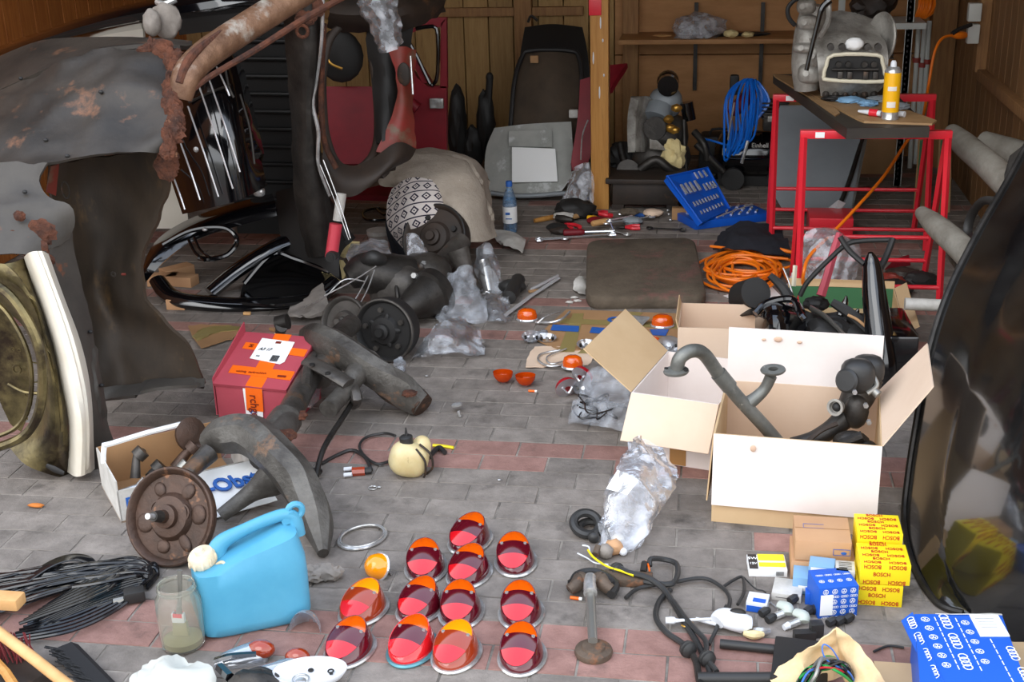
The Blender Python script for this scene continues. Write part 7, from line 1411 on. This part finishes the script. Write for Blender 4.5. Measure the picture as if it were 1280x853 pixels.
for k, (x, y, s_, yy) in enumerate(((1010, 405, .06, 4.25), (1035, 415, .07, 4.2), (1062, 420, .06, 4.2), (990, 398, .04, 4.35), (1085, 405, .05, 4.3), (1020, 380, .04, 4.45), (1046, 402, .05, 4.35))):
    b = MB(); q = w(x, y, yy); b.blob((q.x, q.y, max(q.z, s_*.6)), (s_, s_*.8, s_*.6), k+30, .3, sc=2); tag(b.build('black_metal_part', 'black_matt'), ['black part in the tray just right of the shroud', 'black part in the middle of the tray', 'black part below the plug caps', 'leftmost black part touching the shroud', 'rightmost black part beside the upright exhaust', 'black part at the back of the tray by the frame rod', 'black part between the two levers'][k], 'metal part', 'black parts in the tray')
q = g(1150, 462); b = MB(); b.box((0, 0, .1), (.1, .3, .2), frame(w(1120, 410, 4.25)*1-V((0, 0, w(1120, 410, 4.25).z)), .05), bev=.012); tag(b.build('black_metal_box', 'black_gloss'), 'black metal box right of the upright exhaust pipe', 'box')
b = MB(); b.cyl(w(1131, 380, 4.5), w(1176, 382, 4.5), .022, n=16); tag(b.build('grey_tube', 'white_dirty'), 'pale grey tube lying on the floor between the tray and the trestle leg', 'tube')
bag('big clear bag bundle on the floor inside the nearer trestle, left part', rows([(1008, 292, 5.15), (1030, 288, 5.15), (1052, 296, 5.15)], [(1002, 320, 5.1), (1032, 316, 5.0), (1074, 316, 5.1)], [(992, 350, 5.08), (1030, 348, 4.98), (1066, 346, 5.05)], [(984, 362, 5.05), (1024, 362, 5.0), (1062, 362, 5.02)]), 'film_dense', seed=31, amp=.03, dep=.08)
b = MB(); b.box((0, 0, .05), (.2, .2, .1), frame(g(1036, 292)), bev=.005); tag(b.build('red_metal_box', 'trestle_red'), 'flat red metal box on the floor under the workbench', 'box')
b = MB(); b.poly([g(1106, 338, .03), g(1138, 332, .05), g(1136, 320, .06), g(1118, 326, .05)], .006, (0, 0, 1)); tag(b.build('red_bracket', 'red_paint'), 'red bracket plate on the floor under the workbench, right', 'bracket')
for k, (x, y) in enumerate(((1110, 352), (1128, 344), (1150, 350), (1120, 360))): b = MB(); b.blob(g(x, y, .03), (.06, .05, .03), k, .3, flat=.001); tag(b.build('floor_clutter', ['red_rusty', 'brown_dark', 'black_matt', 'black_matt'][k]), ['rusty red', 'dark brown', 'rightmost black', 'nearest black'][k]+' part lying on the floor inside the nearer trestle', 'metal part', 'parts inside the nearer trestle')
# ------------------------------------------------------------------ steering joint
t = thing('steering_joint', 'rusty steering shaft with round flange and forked joint on the pavers in the lower middle', 'steering joint', g(742, 800))
b = MB(frame(g(742, 818))); b.lathe([(0, 0), (.042, 0), (.044, .006), (.042, .014), (.028, .018), (.026, .024), (.012, .026), (0, .02)], 28); b.build('flange', 'rust_iron', t)
b = MB(); b.tube([g(741, 802, .03), g(738, 738, .04)], [.011, .0115], 14, sm=0); b.build('shaft', 'rod_grey', t)
b = MB(); b.tube([g(738, 742, .045), g(737, 728, .05), g(738, 722, .05)], [.017, .015, .014], 14, sm=0); b.build('collar', 'dull_chrome', t)
for dx in (-1, 1):
    b = MB(); b.tube([g(738+dx*26, 738, .02), g(738+dx*16, 730, .03), g(738+dx*12, 722, .035), g(738+dx*3, 726, .04)], [.014, .018, .015, .01], 10); b.build('fork', 'rust_iron', t)
    b = MB(); q = g(738+dx*24, 732, .025); b.cyl(q, q+V((0, 0, .012)), .009, n=8); b.build('bolt', 'dark_metal', t)
b = MB(); b.tube([g(714, 736, .018), g(722, 720, .02), g(745, 716, .02), g(768, 730, .018), g(764, 744, .015)], .012, 8); b.build('coupling_disc', 'rubber', t)
stick2 = MB(); stick2.box((0, 0, .012), (.12, .045, .022), frame(g(785, 729), .0), bev=.003); tag(stick2.build('rusty_plate', 'rust_iron'), 'flat rusty metal plate under the wires right of the steering joint', 'plate')
# ------------------------------------------------------------------ wires
def wire(label, pts, r, m, name='wire', cat='wire', z=None):
    b = MB(); b.tube([g(q[0], q[1], (q[2] if len(q) > 2 else r+.002)) for q in pts], r, 8); return tag(b.build(name, m), label, cat)
wire('yellow wire running from the clear bag into the black loom', [(735, 688, .03), (742, 697, .03), (758, 708, .03), (776, 714, .03), (792, 720, .03)], .0028, 'wire_yellow')
wire('white wire curling at the left end of the loom', [(728, 682, .02), (736, 684, .02), (738, 692, .02), (748, 702, .025), (764, 710, .03)], .0022, 'white_plastic')
wire('second white wire at the left end of the loom', [(722, 692, .01), (734, 698, .012), (744, 704, .02), (760, 706, .03)], .002, 'white_plastic')
wire('copper coloured wire end above the rusty plate', [(812, 714, .03), (810, 706, .03), (806, 702, .03), (803, 708, .03)], .0022, 'orange_tape')
wire('thick black loom wire with a grommet from the bag to the lower right', [(770, 708, .03), (786, 716, .03), (808, 722, .03), (828, 735, .02), (842, 755, .012), (858, 782, .01), (872, 805, .01), (884, 830, .01), (890, 852, .01)], .0075, 'rubber', 'wiring_loom', 'wiring loom')
wire('black wire forming a hook above the rusty plate', [(805, 727, .02), (836, 731, .02), (846, 722, .02), (846, 706, .02), (832, 700, .02), (814, 699, .03), (812, 708, .02)], .007, 'rubber', 'wiring_loom', 'wiring loom')
wire('black wire running right from the hook to the small boxes', [(782, 748, .01), (800, 735, .01), (838, 729, .012), (878, 723, .012), (902, 734, .012), (912, 748, .012), (910, 762, .012)], .005, 'rubber', 'wiring_loom', 'wiring loom')
wire('black wire looping left around the white stalk switch', [(838, 738, .01), (824, 752, .01), (820, 772, .01), (832, 790, .01), (852, 804, .01), (858, 812, .01)], .007, 'rubber', 'wiring_loom', 'wiring loom')
wire('black wire from the loom middle to its lower end', [(842, 752, .02), (856, 772, .02), (870, 788, .02), (882, 802, .02), (884, 822, .02), (896, 840, .02)], .0062, 'rubber', 'wiring_loom', 'wiring loom')
wire('black wire rising to the blue relay box', [(886, 806, .012), (894, 790, .012), (900, 775, .012), (908, 758, .012)], .005, 'rubber', 'wiring_loom', 'wiring loom')
wire('thin black wire in front of the small blue boxes', [(904, 734, .012), (916, 726, .012), (928, 722, .012), (930, 740, .012), (922, 756, .012)], .004, 'rubber', 'wiring_loom', 'wiring loom')
wire('thin black wire at the far right of the loom', [(930, 722, .012), (944, 736, .012), (956, 740, .012), (962, 752, .012)], .002, 'rubber', 'wiring_loom', 'wiring loom')
wire('grey sheathed cable between the grommets', [(862, 812, .012), (870, 828, .012), (874, 850, .012), (880, 870, .012)], .008, 'dark_metal', 'wiring_loom', 'wiring loom')
for k, (x, y) in enumerate(((860, 812), (884, 824), (771, 713))):
    b = MB(); b.lathe([(.008, -.01), (.018, -.008), (.02, 0), (.012, .004), (.018, .008), (.008, .014)], 20, aim(g(x, y, .02), (.5, -.8, .1))); tag(b.build('rubber_grommet', 'rubber'), ['round rubber grommet on the looping wire, left one', 'round rubber grommet right of the other on the loom', 'small rubber grommet on the yellow wire'][k], 'grommet')
b = MB(); b.tube([g(744, 694, .02), g(748, 684, .03)], .01, 8, sm=0); tag(b.build('wire_clip', 'rust_iron'), 'small rusty clip at the bottom left of the tall clear bag', 'clip')
b = MB(); b.tube([g(804, 716, .02), g(806, 704, .03)], .009, 8, sm=0); tag(b.build('wire_terminal', 'dark_metal'), 'dark wire terminal standing beside the wire hook', 'terminal')
# stalk switch
t = thing('indicator_stalk_switch', 'white indicator stalk switch lying on the black loom', 'switch', g(905, 785))
b = MB(); b.tube([g(896, 778, .022), g(905, 773, .026), g(925, 778, .026), g(938, 780, .022)], [.022, .03, .03, .022], 18, flat=(.9, .75, (0, 0, 1))); b.build('body', 'white_plastic', t)
b = MB(); b.ell(g(922, 766, .045), (.02, .012, .01)); b.build('opening', 'dark_metal', t)
b = MB(); b.tube([g(832, 776, .018), g(842, 776, .018), g(850, 776, .018), g(890, 774, .02)], [.008, .0085, .004, .0035], 10); b.build('stalk', 'white_plastic', t)
b = MB(); b.tube([g(870, 774, .012), g(900, 782, .012), (g(928, 790, .01))], .0045, 8, sm=0); b.build('second_lever', 'white_plastic', t)
b = MB(); b.tube([g(852, 782, .01), g(858, 784, .012), g(866, 780, .012), g(860, 776, .016)], .0022, 6); b.build('gold_wire', 'gold', t)
# ------------------------------------------------------------------ small boxes at the right
def pack(name, lab, x0, y0, x1, y1, depth, h, m, z=0, cat='box', grp=None, zz=0):
    t = thing(name, lab, cat, g(x0, y0, z), 0, grp); b = MB(); A, B_ = g(x0, y0, z), g(x1, y1, z); T, L = obox(b, A, B_, depth, z, h, bev=.0012); b.build('carton', m, t)
    Tf = T @ frame((0, -depth/2-.0012, z+h/2), 0, PI/2); Tt = T @ frame((0, 0, z+h+.0012)); Tl = T @ frame((-L/2-.0012, 0, z+h/2), -PI/2) @ Mx.Rotation(PI/2, 4, 'X')
    return t, Tf, Tt, Tl, L
pk, Tf, Tt, Tl, L = pack('brown_parcel', 'lower brown parcel under the other brown one beside the yellow boxes', 988, 726, 1068, 731, .13, .055, 'parcel_brown')
pk, Tf, Tt, Tl, L = pack('brown_parcel', 'upper brown parcel stacked on the other one behind the blue boxes', 993, 700, 1063, 704, .13, .055, 'parcel_brown', z=.058)
b = MB(Tf)
for c_ in ((.045, -.008, .02, .0012), (.045, .008, .02, .0012)): b.box((c_[0], c_[1], 0), (c_[2]*2, c_[3], .0006))
for sx_ in (-1, 1): b.box((.045+sx_*.02, 0, 0), (.0012, .016, .0006))
b.ell((.05, -.002, 0), (.007, .004, .0005)); b.build('stamp', 'blue_ink', pk)
b = MB(Tt); b.box((-.02, 0, 0), (.05, .001, .0006)); b.box((-.02, .02, 0), (.05, .001, .0006)); b.box((-.045, .01, 0), (.001, .02, .0006)); b.build('stamp', 'blue_ink', pk)
b = MB(Tt); b.box((0, -.0, 0), (L*.98, .002, .0005)); b.build('seam', 'carton_brown', pk)
def bosch(t, Tf, Tt, L, h, dp, flip=True):
    b = MB(); sz = .0145
    for T_, hh in ((Tf, h), (Tt, dp)):
        nr = max(2, int(hh/.0165)); 
        for j in range(nr):
            y = -hh/2+(j+.5)*hh/nr; rot = PI if (flip and j % 2 == 0) else 0; off = .028 if j % 2 else 0
            for i in range(2):
                x = -L*.26+off*.8+i*L*.5
                if abs(x)+.022 < L/2+.003: b.text('BOSCH', sz, T_ @ frame((x, y, 0), rot), .012, ext=.0003, sx=.85)
    b.build('lettering', 'bosch_red', t)
pk, Tf, Tt, Tl, L = pack('yellow_parts_box', 'lowest yellow box with red lettering of the yellow stack by the black wing', 1069, 756, 1127, 760, .11, .057, 'bosch_yellow', grp=None); bosch(pk, Tf, Tt, L, .057, .11)
pk, Tf, Tt, Tl, L = pack('yellow_parts_box', 'front upper yellow box of the yellow stack, overhanging to the right', 1074, 730, 1137, 733, .1, .055, 'bosch_yellow', z=.059); bosch(pk, Tf, Tt, L, .062, .1)
pk, Tf, Tt, Tl, L = pack('yellow_parts_box', 'rearmost yellow box of the yellow stack behind the front two', 1068, 724, 1124, 727, .1, .13, 'bosch_yellow'); bosch(pk, Tf, Tt, L, .13, .1)
def vw(b, T_, x, y, r):
    b.torus((0, 0, 0), r, r*.1, T_ @ frame((x, y, 0)), 24, 4, ky=.1)
    b.text('V', r*1.15, T_ @ frame((x, y+r*.42, 0)), .02, ext=.0003, sx=1.1); b.text('W', r*1.1, T_ @ frame((x, y-r*.35, 0)), .02, ext=.0003, sx=1.2)
def rings(b, T_, x, y, r, a=0):
    for k in range(4): b.torus(((k-1.5)*r*1.4, 0, 0), r, r*.16, T_ @ frame((x, y, 0), a), 18, 4, ky=.1)
pk, Tf, Tt, Tl, L = pack('blue_parts_box', 'small blue printed box with a white label standing in front of the yellow stack', 1022, 774, 1071, 770, .085, .082, 'part_blue')
b = MB()
for j in range(3):
    for i in range(4): (vw(b, Tf, -.032+.022*i+(.0), .03-.028*j, .0062) if j != 5 else None); rings(b, Tf, -.03+.022*i, .016-.028*j, .0028) if i < 4 else None
for i in range(4): vw(b, Tt, -.033+.022*i, -.015, .006); rings(b, Tt, -.03+.022*i, .012, .0028)
b.build('print', 'white_paper', pk)
b = MB(Tf); b.box((-L*.3, -.005, .0006), (.03, .055, .0012)); b.build('white_label', 'white_paper', pk)
pk, Tf, Tt, Tl, L = pack('pale_blue_pack', 'pale blue pack with a white label left of the blue printed box', 990, 742, 1020, 745, .06, .045, 'pale_blue'); b = MB(Tf); b.box((.002, -.005, .0004), (.034, .014, .0008)); b.build('white_label', 'white_paper', pk)
pk, Tf, Tt, Tl, L = pack('pale_blue_pack', 'pale blue pack with white label lying on top behind the blue printed box', 1010, 721, 1042, 725, .05, .03, 'pale_blue', z=.047); b = MB(Tf); b.box((0, .004, .0004), (.05, .018, .0008)); b.build('white_label', 'white_paper', pk)
pk, Tf, Tt, Tl, L = pack('printed_pack', 'small whitish pack with grey printed lines left of the yellow boxes', 1044, 727, 1068, 729, .05, .03, 'white_dirty', z=.052); b = MB(Tt)
for k in range(5): b.box((0, -.018+.008*k, 0), (.03, .0025, .0006))
b.build('print', 'rod_grey', pk)
pk, Tf, Tt, Tl, L = pack('white_box', 'low white box left of the pale blue pack', 964, 750, 1001, 755, .075, .02, 'white_dirty'); b = MB(Tf); b.box((0, .0, .0), (.05, .001, .0006)); b.build('print', 'black_ink', pk)
pk, Tf, Tt, Tl, L = pack('yellow_bulb_pack', 'yellow and white pack with dark lettering and barcode behind the white box', 936, 721, 984, 722, .075, .02, 'white_paper')
b = MB(Tt)
for (x, y, sx_, sy_) in ((.012, .022, .066, .03), (.012, -.014, .066, .02)): b.box((x, y, .0004), (sx_, sy_, .001))
b.build('yellow_band', 'bosch_yellow', pk)
b = MB(Tt); b.box((-.035, -.0, .0004), (.022, .07, .0009)); b.build('dark_band', 'dark_metal', pk); b = MB(Tf)
for k in range(9): b.box((.02+.0022*k, 0, 0), (.001, .012, .0006))
b.build('barcode', 'black_ink', pk); b = MB(Tt); b.text('5W', .016, frame((-.035, .015, .001)), .01); b.text('12V', .012, frame((-.035, -.01, .001)), .01); b.build('lettering', 'white_paper', pk)
pk, Tf, Tt, Tl, L = pack('blue_relay_box', 'small white and blue box right of the white stalk switch', 932, 764, 958, 768, .05, .025, 'white_plastic'); b = MB(Tf); b.box((.0, -.003, .0004), (.046, .016, .0008)); b.build('blue_band', 'part_blue', pk); b = MB(Tt); b.box((.005, -.012, .0004), (.03, .016, .0008)); b.build('blue_band', 'part_blue', pk)
pk, Tf, Tt, Tl, L = pack('tiny_blue_box', 'tiny blue box between the white box and the blue printed box', 1006, 756, 1018, 757, .03, .03, 'part_blue')
for k, (x, y, lab) in enumerate(((980, 762, 'grey-green lamp socket with chrome end, upper left of the two'), (1000, 772, 'grey-green lamp socket with white end, lower right of the two'))):
    t = thing('lamp_socket', lab, 'lamp socket', g(x, y+4)); b = MB(); b.tube([g(x-6, y-6, .02), g(x+4, y-2, .022), g(x+5, y+6, .014)], [.012, .015, .012], 10, flat=(1, .8, (0, 0, 1))); b.build('housing', 'relay_grey', t)
    b = MB(); b.tube([g(x-1, y+5, .012), g(x-14, y+10, .01)], [.009, .009], 12, sm=0); b.build('barrel', 'dull_chrome', t); b = MB(); b.tube([g(x-14, y+10, .01), g(x-20, y+13, .009)], [.009, .007], 10, sm=0); b.build('end_cap', 'white_plastic' if k else 'dull_chrome', t)
for k, (x, y) in enumerate(((1040, 778), (1050, 777), (1061, 774), (956, 766), (964, 774), (992, 750), (1012, 764), (1020, 762))):
    b = MB(); b.tube([g(x-5, y+2, .01), g(x+2, y-2, .012), g(x+6, y, .008)], [.01, .011, .006], 8); tag(b.build('rubber_bung', 'rubber'), 'small black rubber bung on the pavers among the small boxes', 'rubber bung', 'black rubber bungs among the small boxes')
b = MB(); b.box((0, 0, .018), (.03, .025, .036), frame(g(1020, 795), .2), bev=.003); b.box((-.03, -.01, .01), (.05, .02, .02), frame(g(1020, 795), .2)); tag(b.build('black_relay', 'rubber'), 'black relay block behind the cloth bag', 'relay')
for k, (x, y, mm) in enumerate(((934, 788, 'foam_mat'), (950, 790, 'dull_chrome'), (942, 794, 'tank_cream'))):
    b = MB(); b.tube([g(x-12, y-2, .012), g(x, y, .014), g(x+12, y-1, .012)], [.006, .011, .007], 8); tag(b.build('small_fitting', mm), ['olive fitting between the stalk switch and the black tubes', 'shiny clip right of the olive fitting', 'pale fitting just above the black tubes'][k], 'small part')
for k, (x0, y0, x1, y1, r, lab) in enumerate(((900, 805, 968, 812, .011, 'black plastic tube lying upper, left of the dark plate'), (872, 848, 968, 848, .013, 'black plastic tube along the bottom edge left of the cloth bag'))):
    b = MB(); b.tube([g(x0, y0, r+.001), g(x1, y1, r+.001)], r, 12, sm=0); tag(b.build('black_tube', 'rubber'), lab, 'tube')
b = MB(); b.box((0, 0, .015), (.12, .16, .03), frame(g(1000, 838), -.1), bev=.004); tag(b.build('dark_box', 'black_matt'), 'matt dark box behind the cloth bag at the bottom', 'box')
wire('pale thin wire left of the lamp sockets', [(958, 742), (962, 752), (972, 762), (968, 776)], .0018, 'dull_chrome')
# ------------------------------------------------------------------ cloth bag with cables
t = thing('cloth_bag', 'cream cloth bag opened and full of coloured cables at the bottom edge', 'bag', g(1040, 850))
b = MB()
b.loft([[g(962, 850, .02), g(985, 828, .05), g(1010, 808, .09), g(1030, 795, .12), g(1046, 784, .14)], [g(966, 862, .02), g(990, 842, .04), g(1012, 824, .06), g(1036, 812, .07), g(1052, 806, .08)], [g(975, 890, .01), g(1000, 876, .01), g(1020, 860, .01), g(1040, 850, .01), g(1060, 842, .01)]], 22, 16, .003, amp=.014, sc=14, rough_edge=.004)
b.build('left_fold', 'cloth_cream', t)
b = MB(); b.loft([[g(1046, 784, .14), g(1062, 792, .13), g(1078, 812, .11), g(1096, 838, .08), g(1112, 862, .05)], [g(1050, 806, .09), g(1062, 822, .08), g(1070, 842, .07), g(1080, 862, .05), g(1090, 885, .03)], [g(1052, 830, .03), g(1060, 845, .03), g(1068, 862, .02), g(1072, 880, .02), g(1078, 900, .01)]], 22, 16, .003, amp=.014, sc=14, rough_edge=.004, seed=4); b.build('right_fold', 'cloth_cream', t)
rr = random.Random(9); b = None
for k in range(26):
    b = MB(); x0 = 990+rr.uniform(0, 20); m_ = rr.choice(['cable_black']*5+['wire_blue', 'wire_green', 'wire_red', 'rod_grey', 'dark_metal'])
    b.tube([g(x0, 868-rr.uniform(0, 6), .03+rr.uniform(0, .03)), g(x0+14, 845-rr.uniform(0, 8), .05+rr.uniform(0, .04)), g(1032+rr.uniform(-6, 6), 828+rr.uniform(-7, 9), .07+rr.uniform(0, .035)), g(1056+rr.uniform(-4, 4), 834+rr.uniform(-5, 10), .06+rr.uniform(0, .04)), g(1070, 858, .03)], rr.choice((.0022, .003, .0045)), 6)
    tag(b.build('cable_strand', m_), 'one of the cable strands in the cream cloth bag', 'cable', 'cables in the cloth bag')
wire('thin blue wire loop standing out of the cloth bag', [(1050, 828, .09), (1040, 812, .12), (1030, 806, .13), (1028, 814, .12), (1034, 826, .1), (1052, 836, .09)], .0016, 'wire_blue')
# large blue box bottom right
t = thing('large_blue_carton', 'big blue printed parts carton with a white label at the bottom right corner', 'carton', g(1200, 850))
zt_ = .12; a_, b2, c2_, d_ = g(1143, 768, zt_), g(1252, 768, zt_), g(1292, 880, zt_), g(1152, 880, zt_)
b = MB(); b.poly([V((p.x, p.y, .002)) for p in (a_, b2, c2_, d_)], zt_-.002, (0, 0, 1)); b.build('body', 'part_blue', t)
X_ = (b2-a_).normalized(); Y_ = V((-X_.y, X_.x, 0)); M_ = Mx.Identity(4)
for i in range(3): M_[i][0] = X_[i]; M_[i][1] = Y_[i]; M_[i][3] = a_[i]
W_ = (b2-a_).length
b = MB(M_)
for j in range(6):
    vw(b, frame((0, 0, .0008)), .018, -.022-.034*j, .0085)
b.build('emblem_print', 'white_paper', t)
b = MB(M_)
for j in range(3): rings(b, frame((0, 0, .0008)), .06, -.03-.075*j, .009, PI/2)
for j in range(3): rings(b, frame((0, 0, .0008)), .166, -.15-.075*j, .008, PI/2)
b.build('ring_print', 'white_paper', t)
b = MB(M_)
for j in range(5): vw(b, frame((0, 0, .0008)), .1, -.035-.036*j, .008)
for j in range(10): b.box((.04, -.02-.02*j, .0006), (.002, .014, .0008)); b.box((.084, -.024-.02*j, .0006), (.002, .014, .0008)); b.box((.135, -.104-.02*j, .0006), (.002, .014, .0008))
b.build('line_print', 'white_paper', t)
b = MB(M_); b.box((.148, -.045, .0008), (.062, .085, .0016)); lb = b.build('white_label', 'white_paper', t)
b = MB(M_)
for k in range(4): b.box((.145, -.02-.012*k, .002), (.04-.006*(k % 2), .0012, .0005))
b.build('label_print', 'rod_grey', lb)
b = MB(M_); b.loft([[(.045, .0, .001), (.12, 0, .001), (W_, 0, .001)], [(.05, -.004, .003), (.12, -.006, .004), (W_, -.006, .002)]], 12, 3, .0015, amp=.002, rough_edge=.002, back=(0, 0, -1)); b.build('torn_edge', 'white_dirty', t)
b = MB(M_); b.poly([(-.03, -.01, -.012), (-.003, .005, .0), (-.003, -.25, .0), (-.02, -.25, -.02)], .002, (0, 0, 1)); fl = b.build('side_flap', 'part_blue', t)
nn_ = V((-.3, 0, 1)).normalized(); b = MB(M_)
for j in range(4): rings(b, frame((-.0135, -.035-.06*j, .0005), 0, 0, -.42), 0, 0, .0068, PI/2)
b.build('ring_print', 'white_paper', fl)
b = MB(); b.box((0, 0, .01), (.12, .1, .02), frame(g(1132, 846), .1)); b.box((0, 0, .01), (.06, .1, .02), frame(g(1278, 826), .1)); b.bm.free()
b = MB(); b.box((0, 0, .006), (.1, .14, .012), frame(g(1126, 858), 0)); tag(b.build('flat_carton_piece', 'carton_tan'), 'tan carton piece showing left under the big blue carton', 'carton')
b = MB(); b.box((0, 0, .02), (.08, .12, .04), frame(g(1290, 842), .1)); tag(b.build('carton_corner', 'carton_tan'), 'tan carton corner right of the big blue carton', 'carton')
wire('short black wire behind the big blue carton', [(1092, 815), (1110, 808), (1130, 810)], .003, 'rubber')
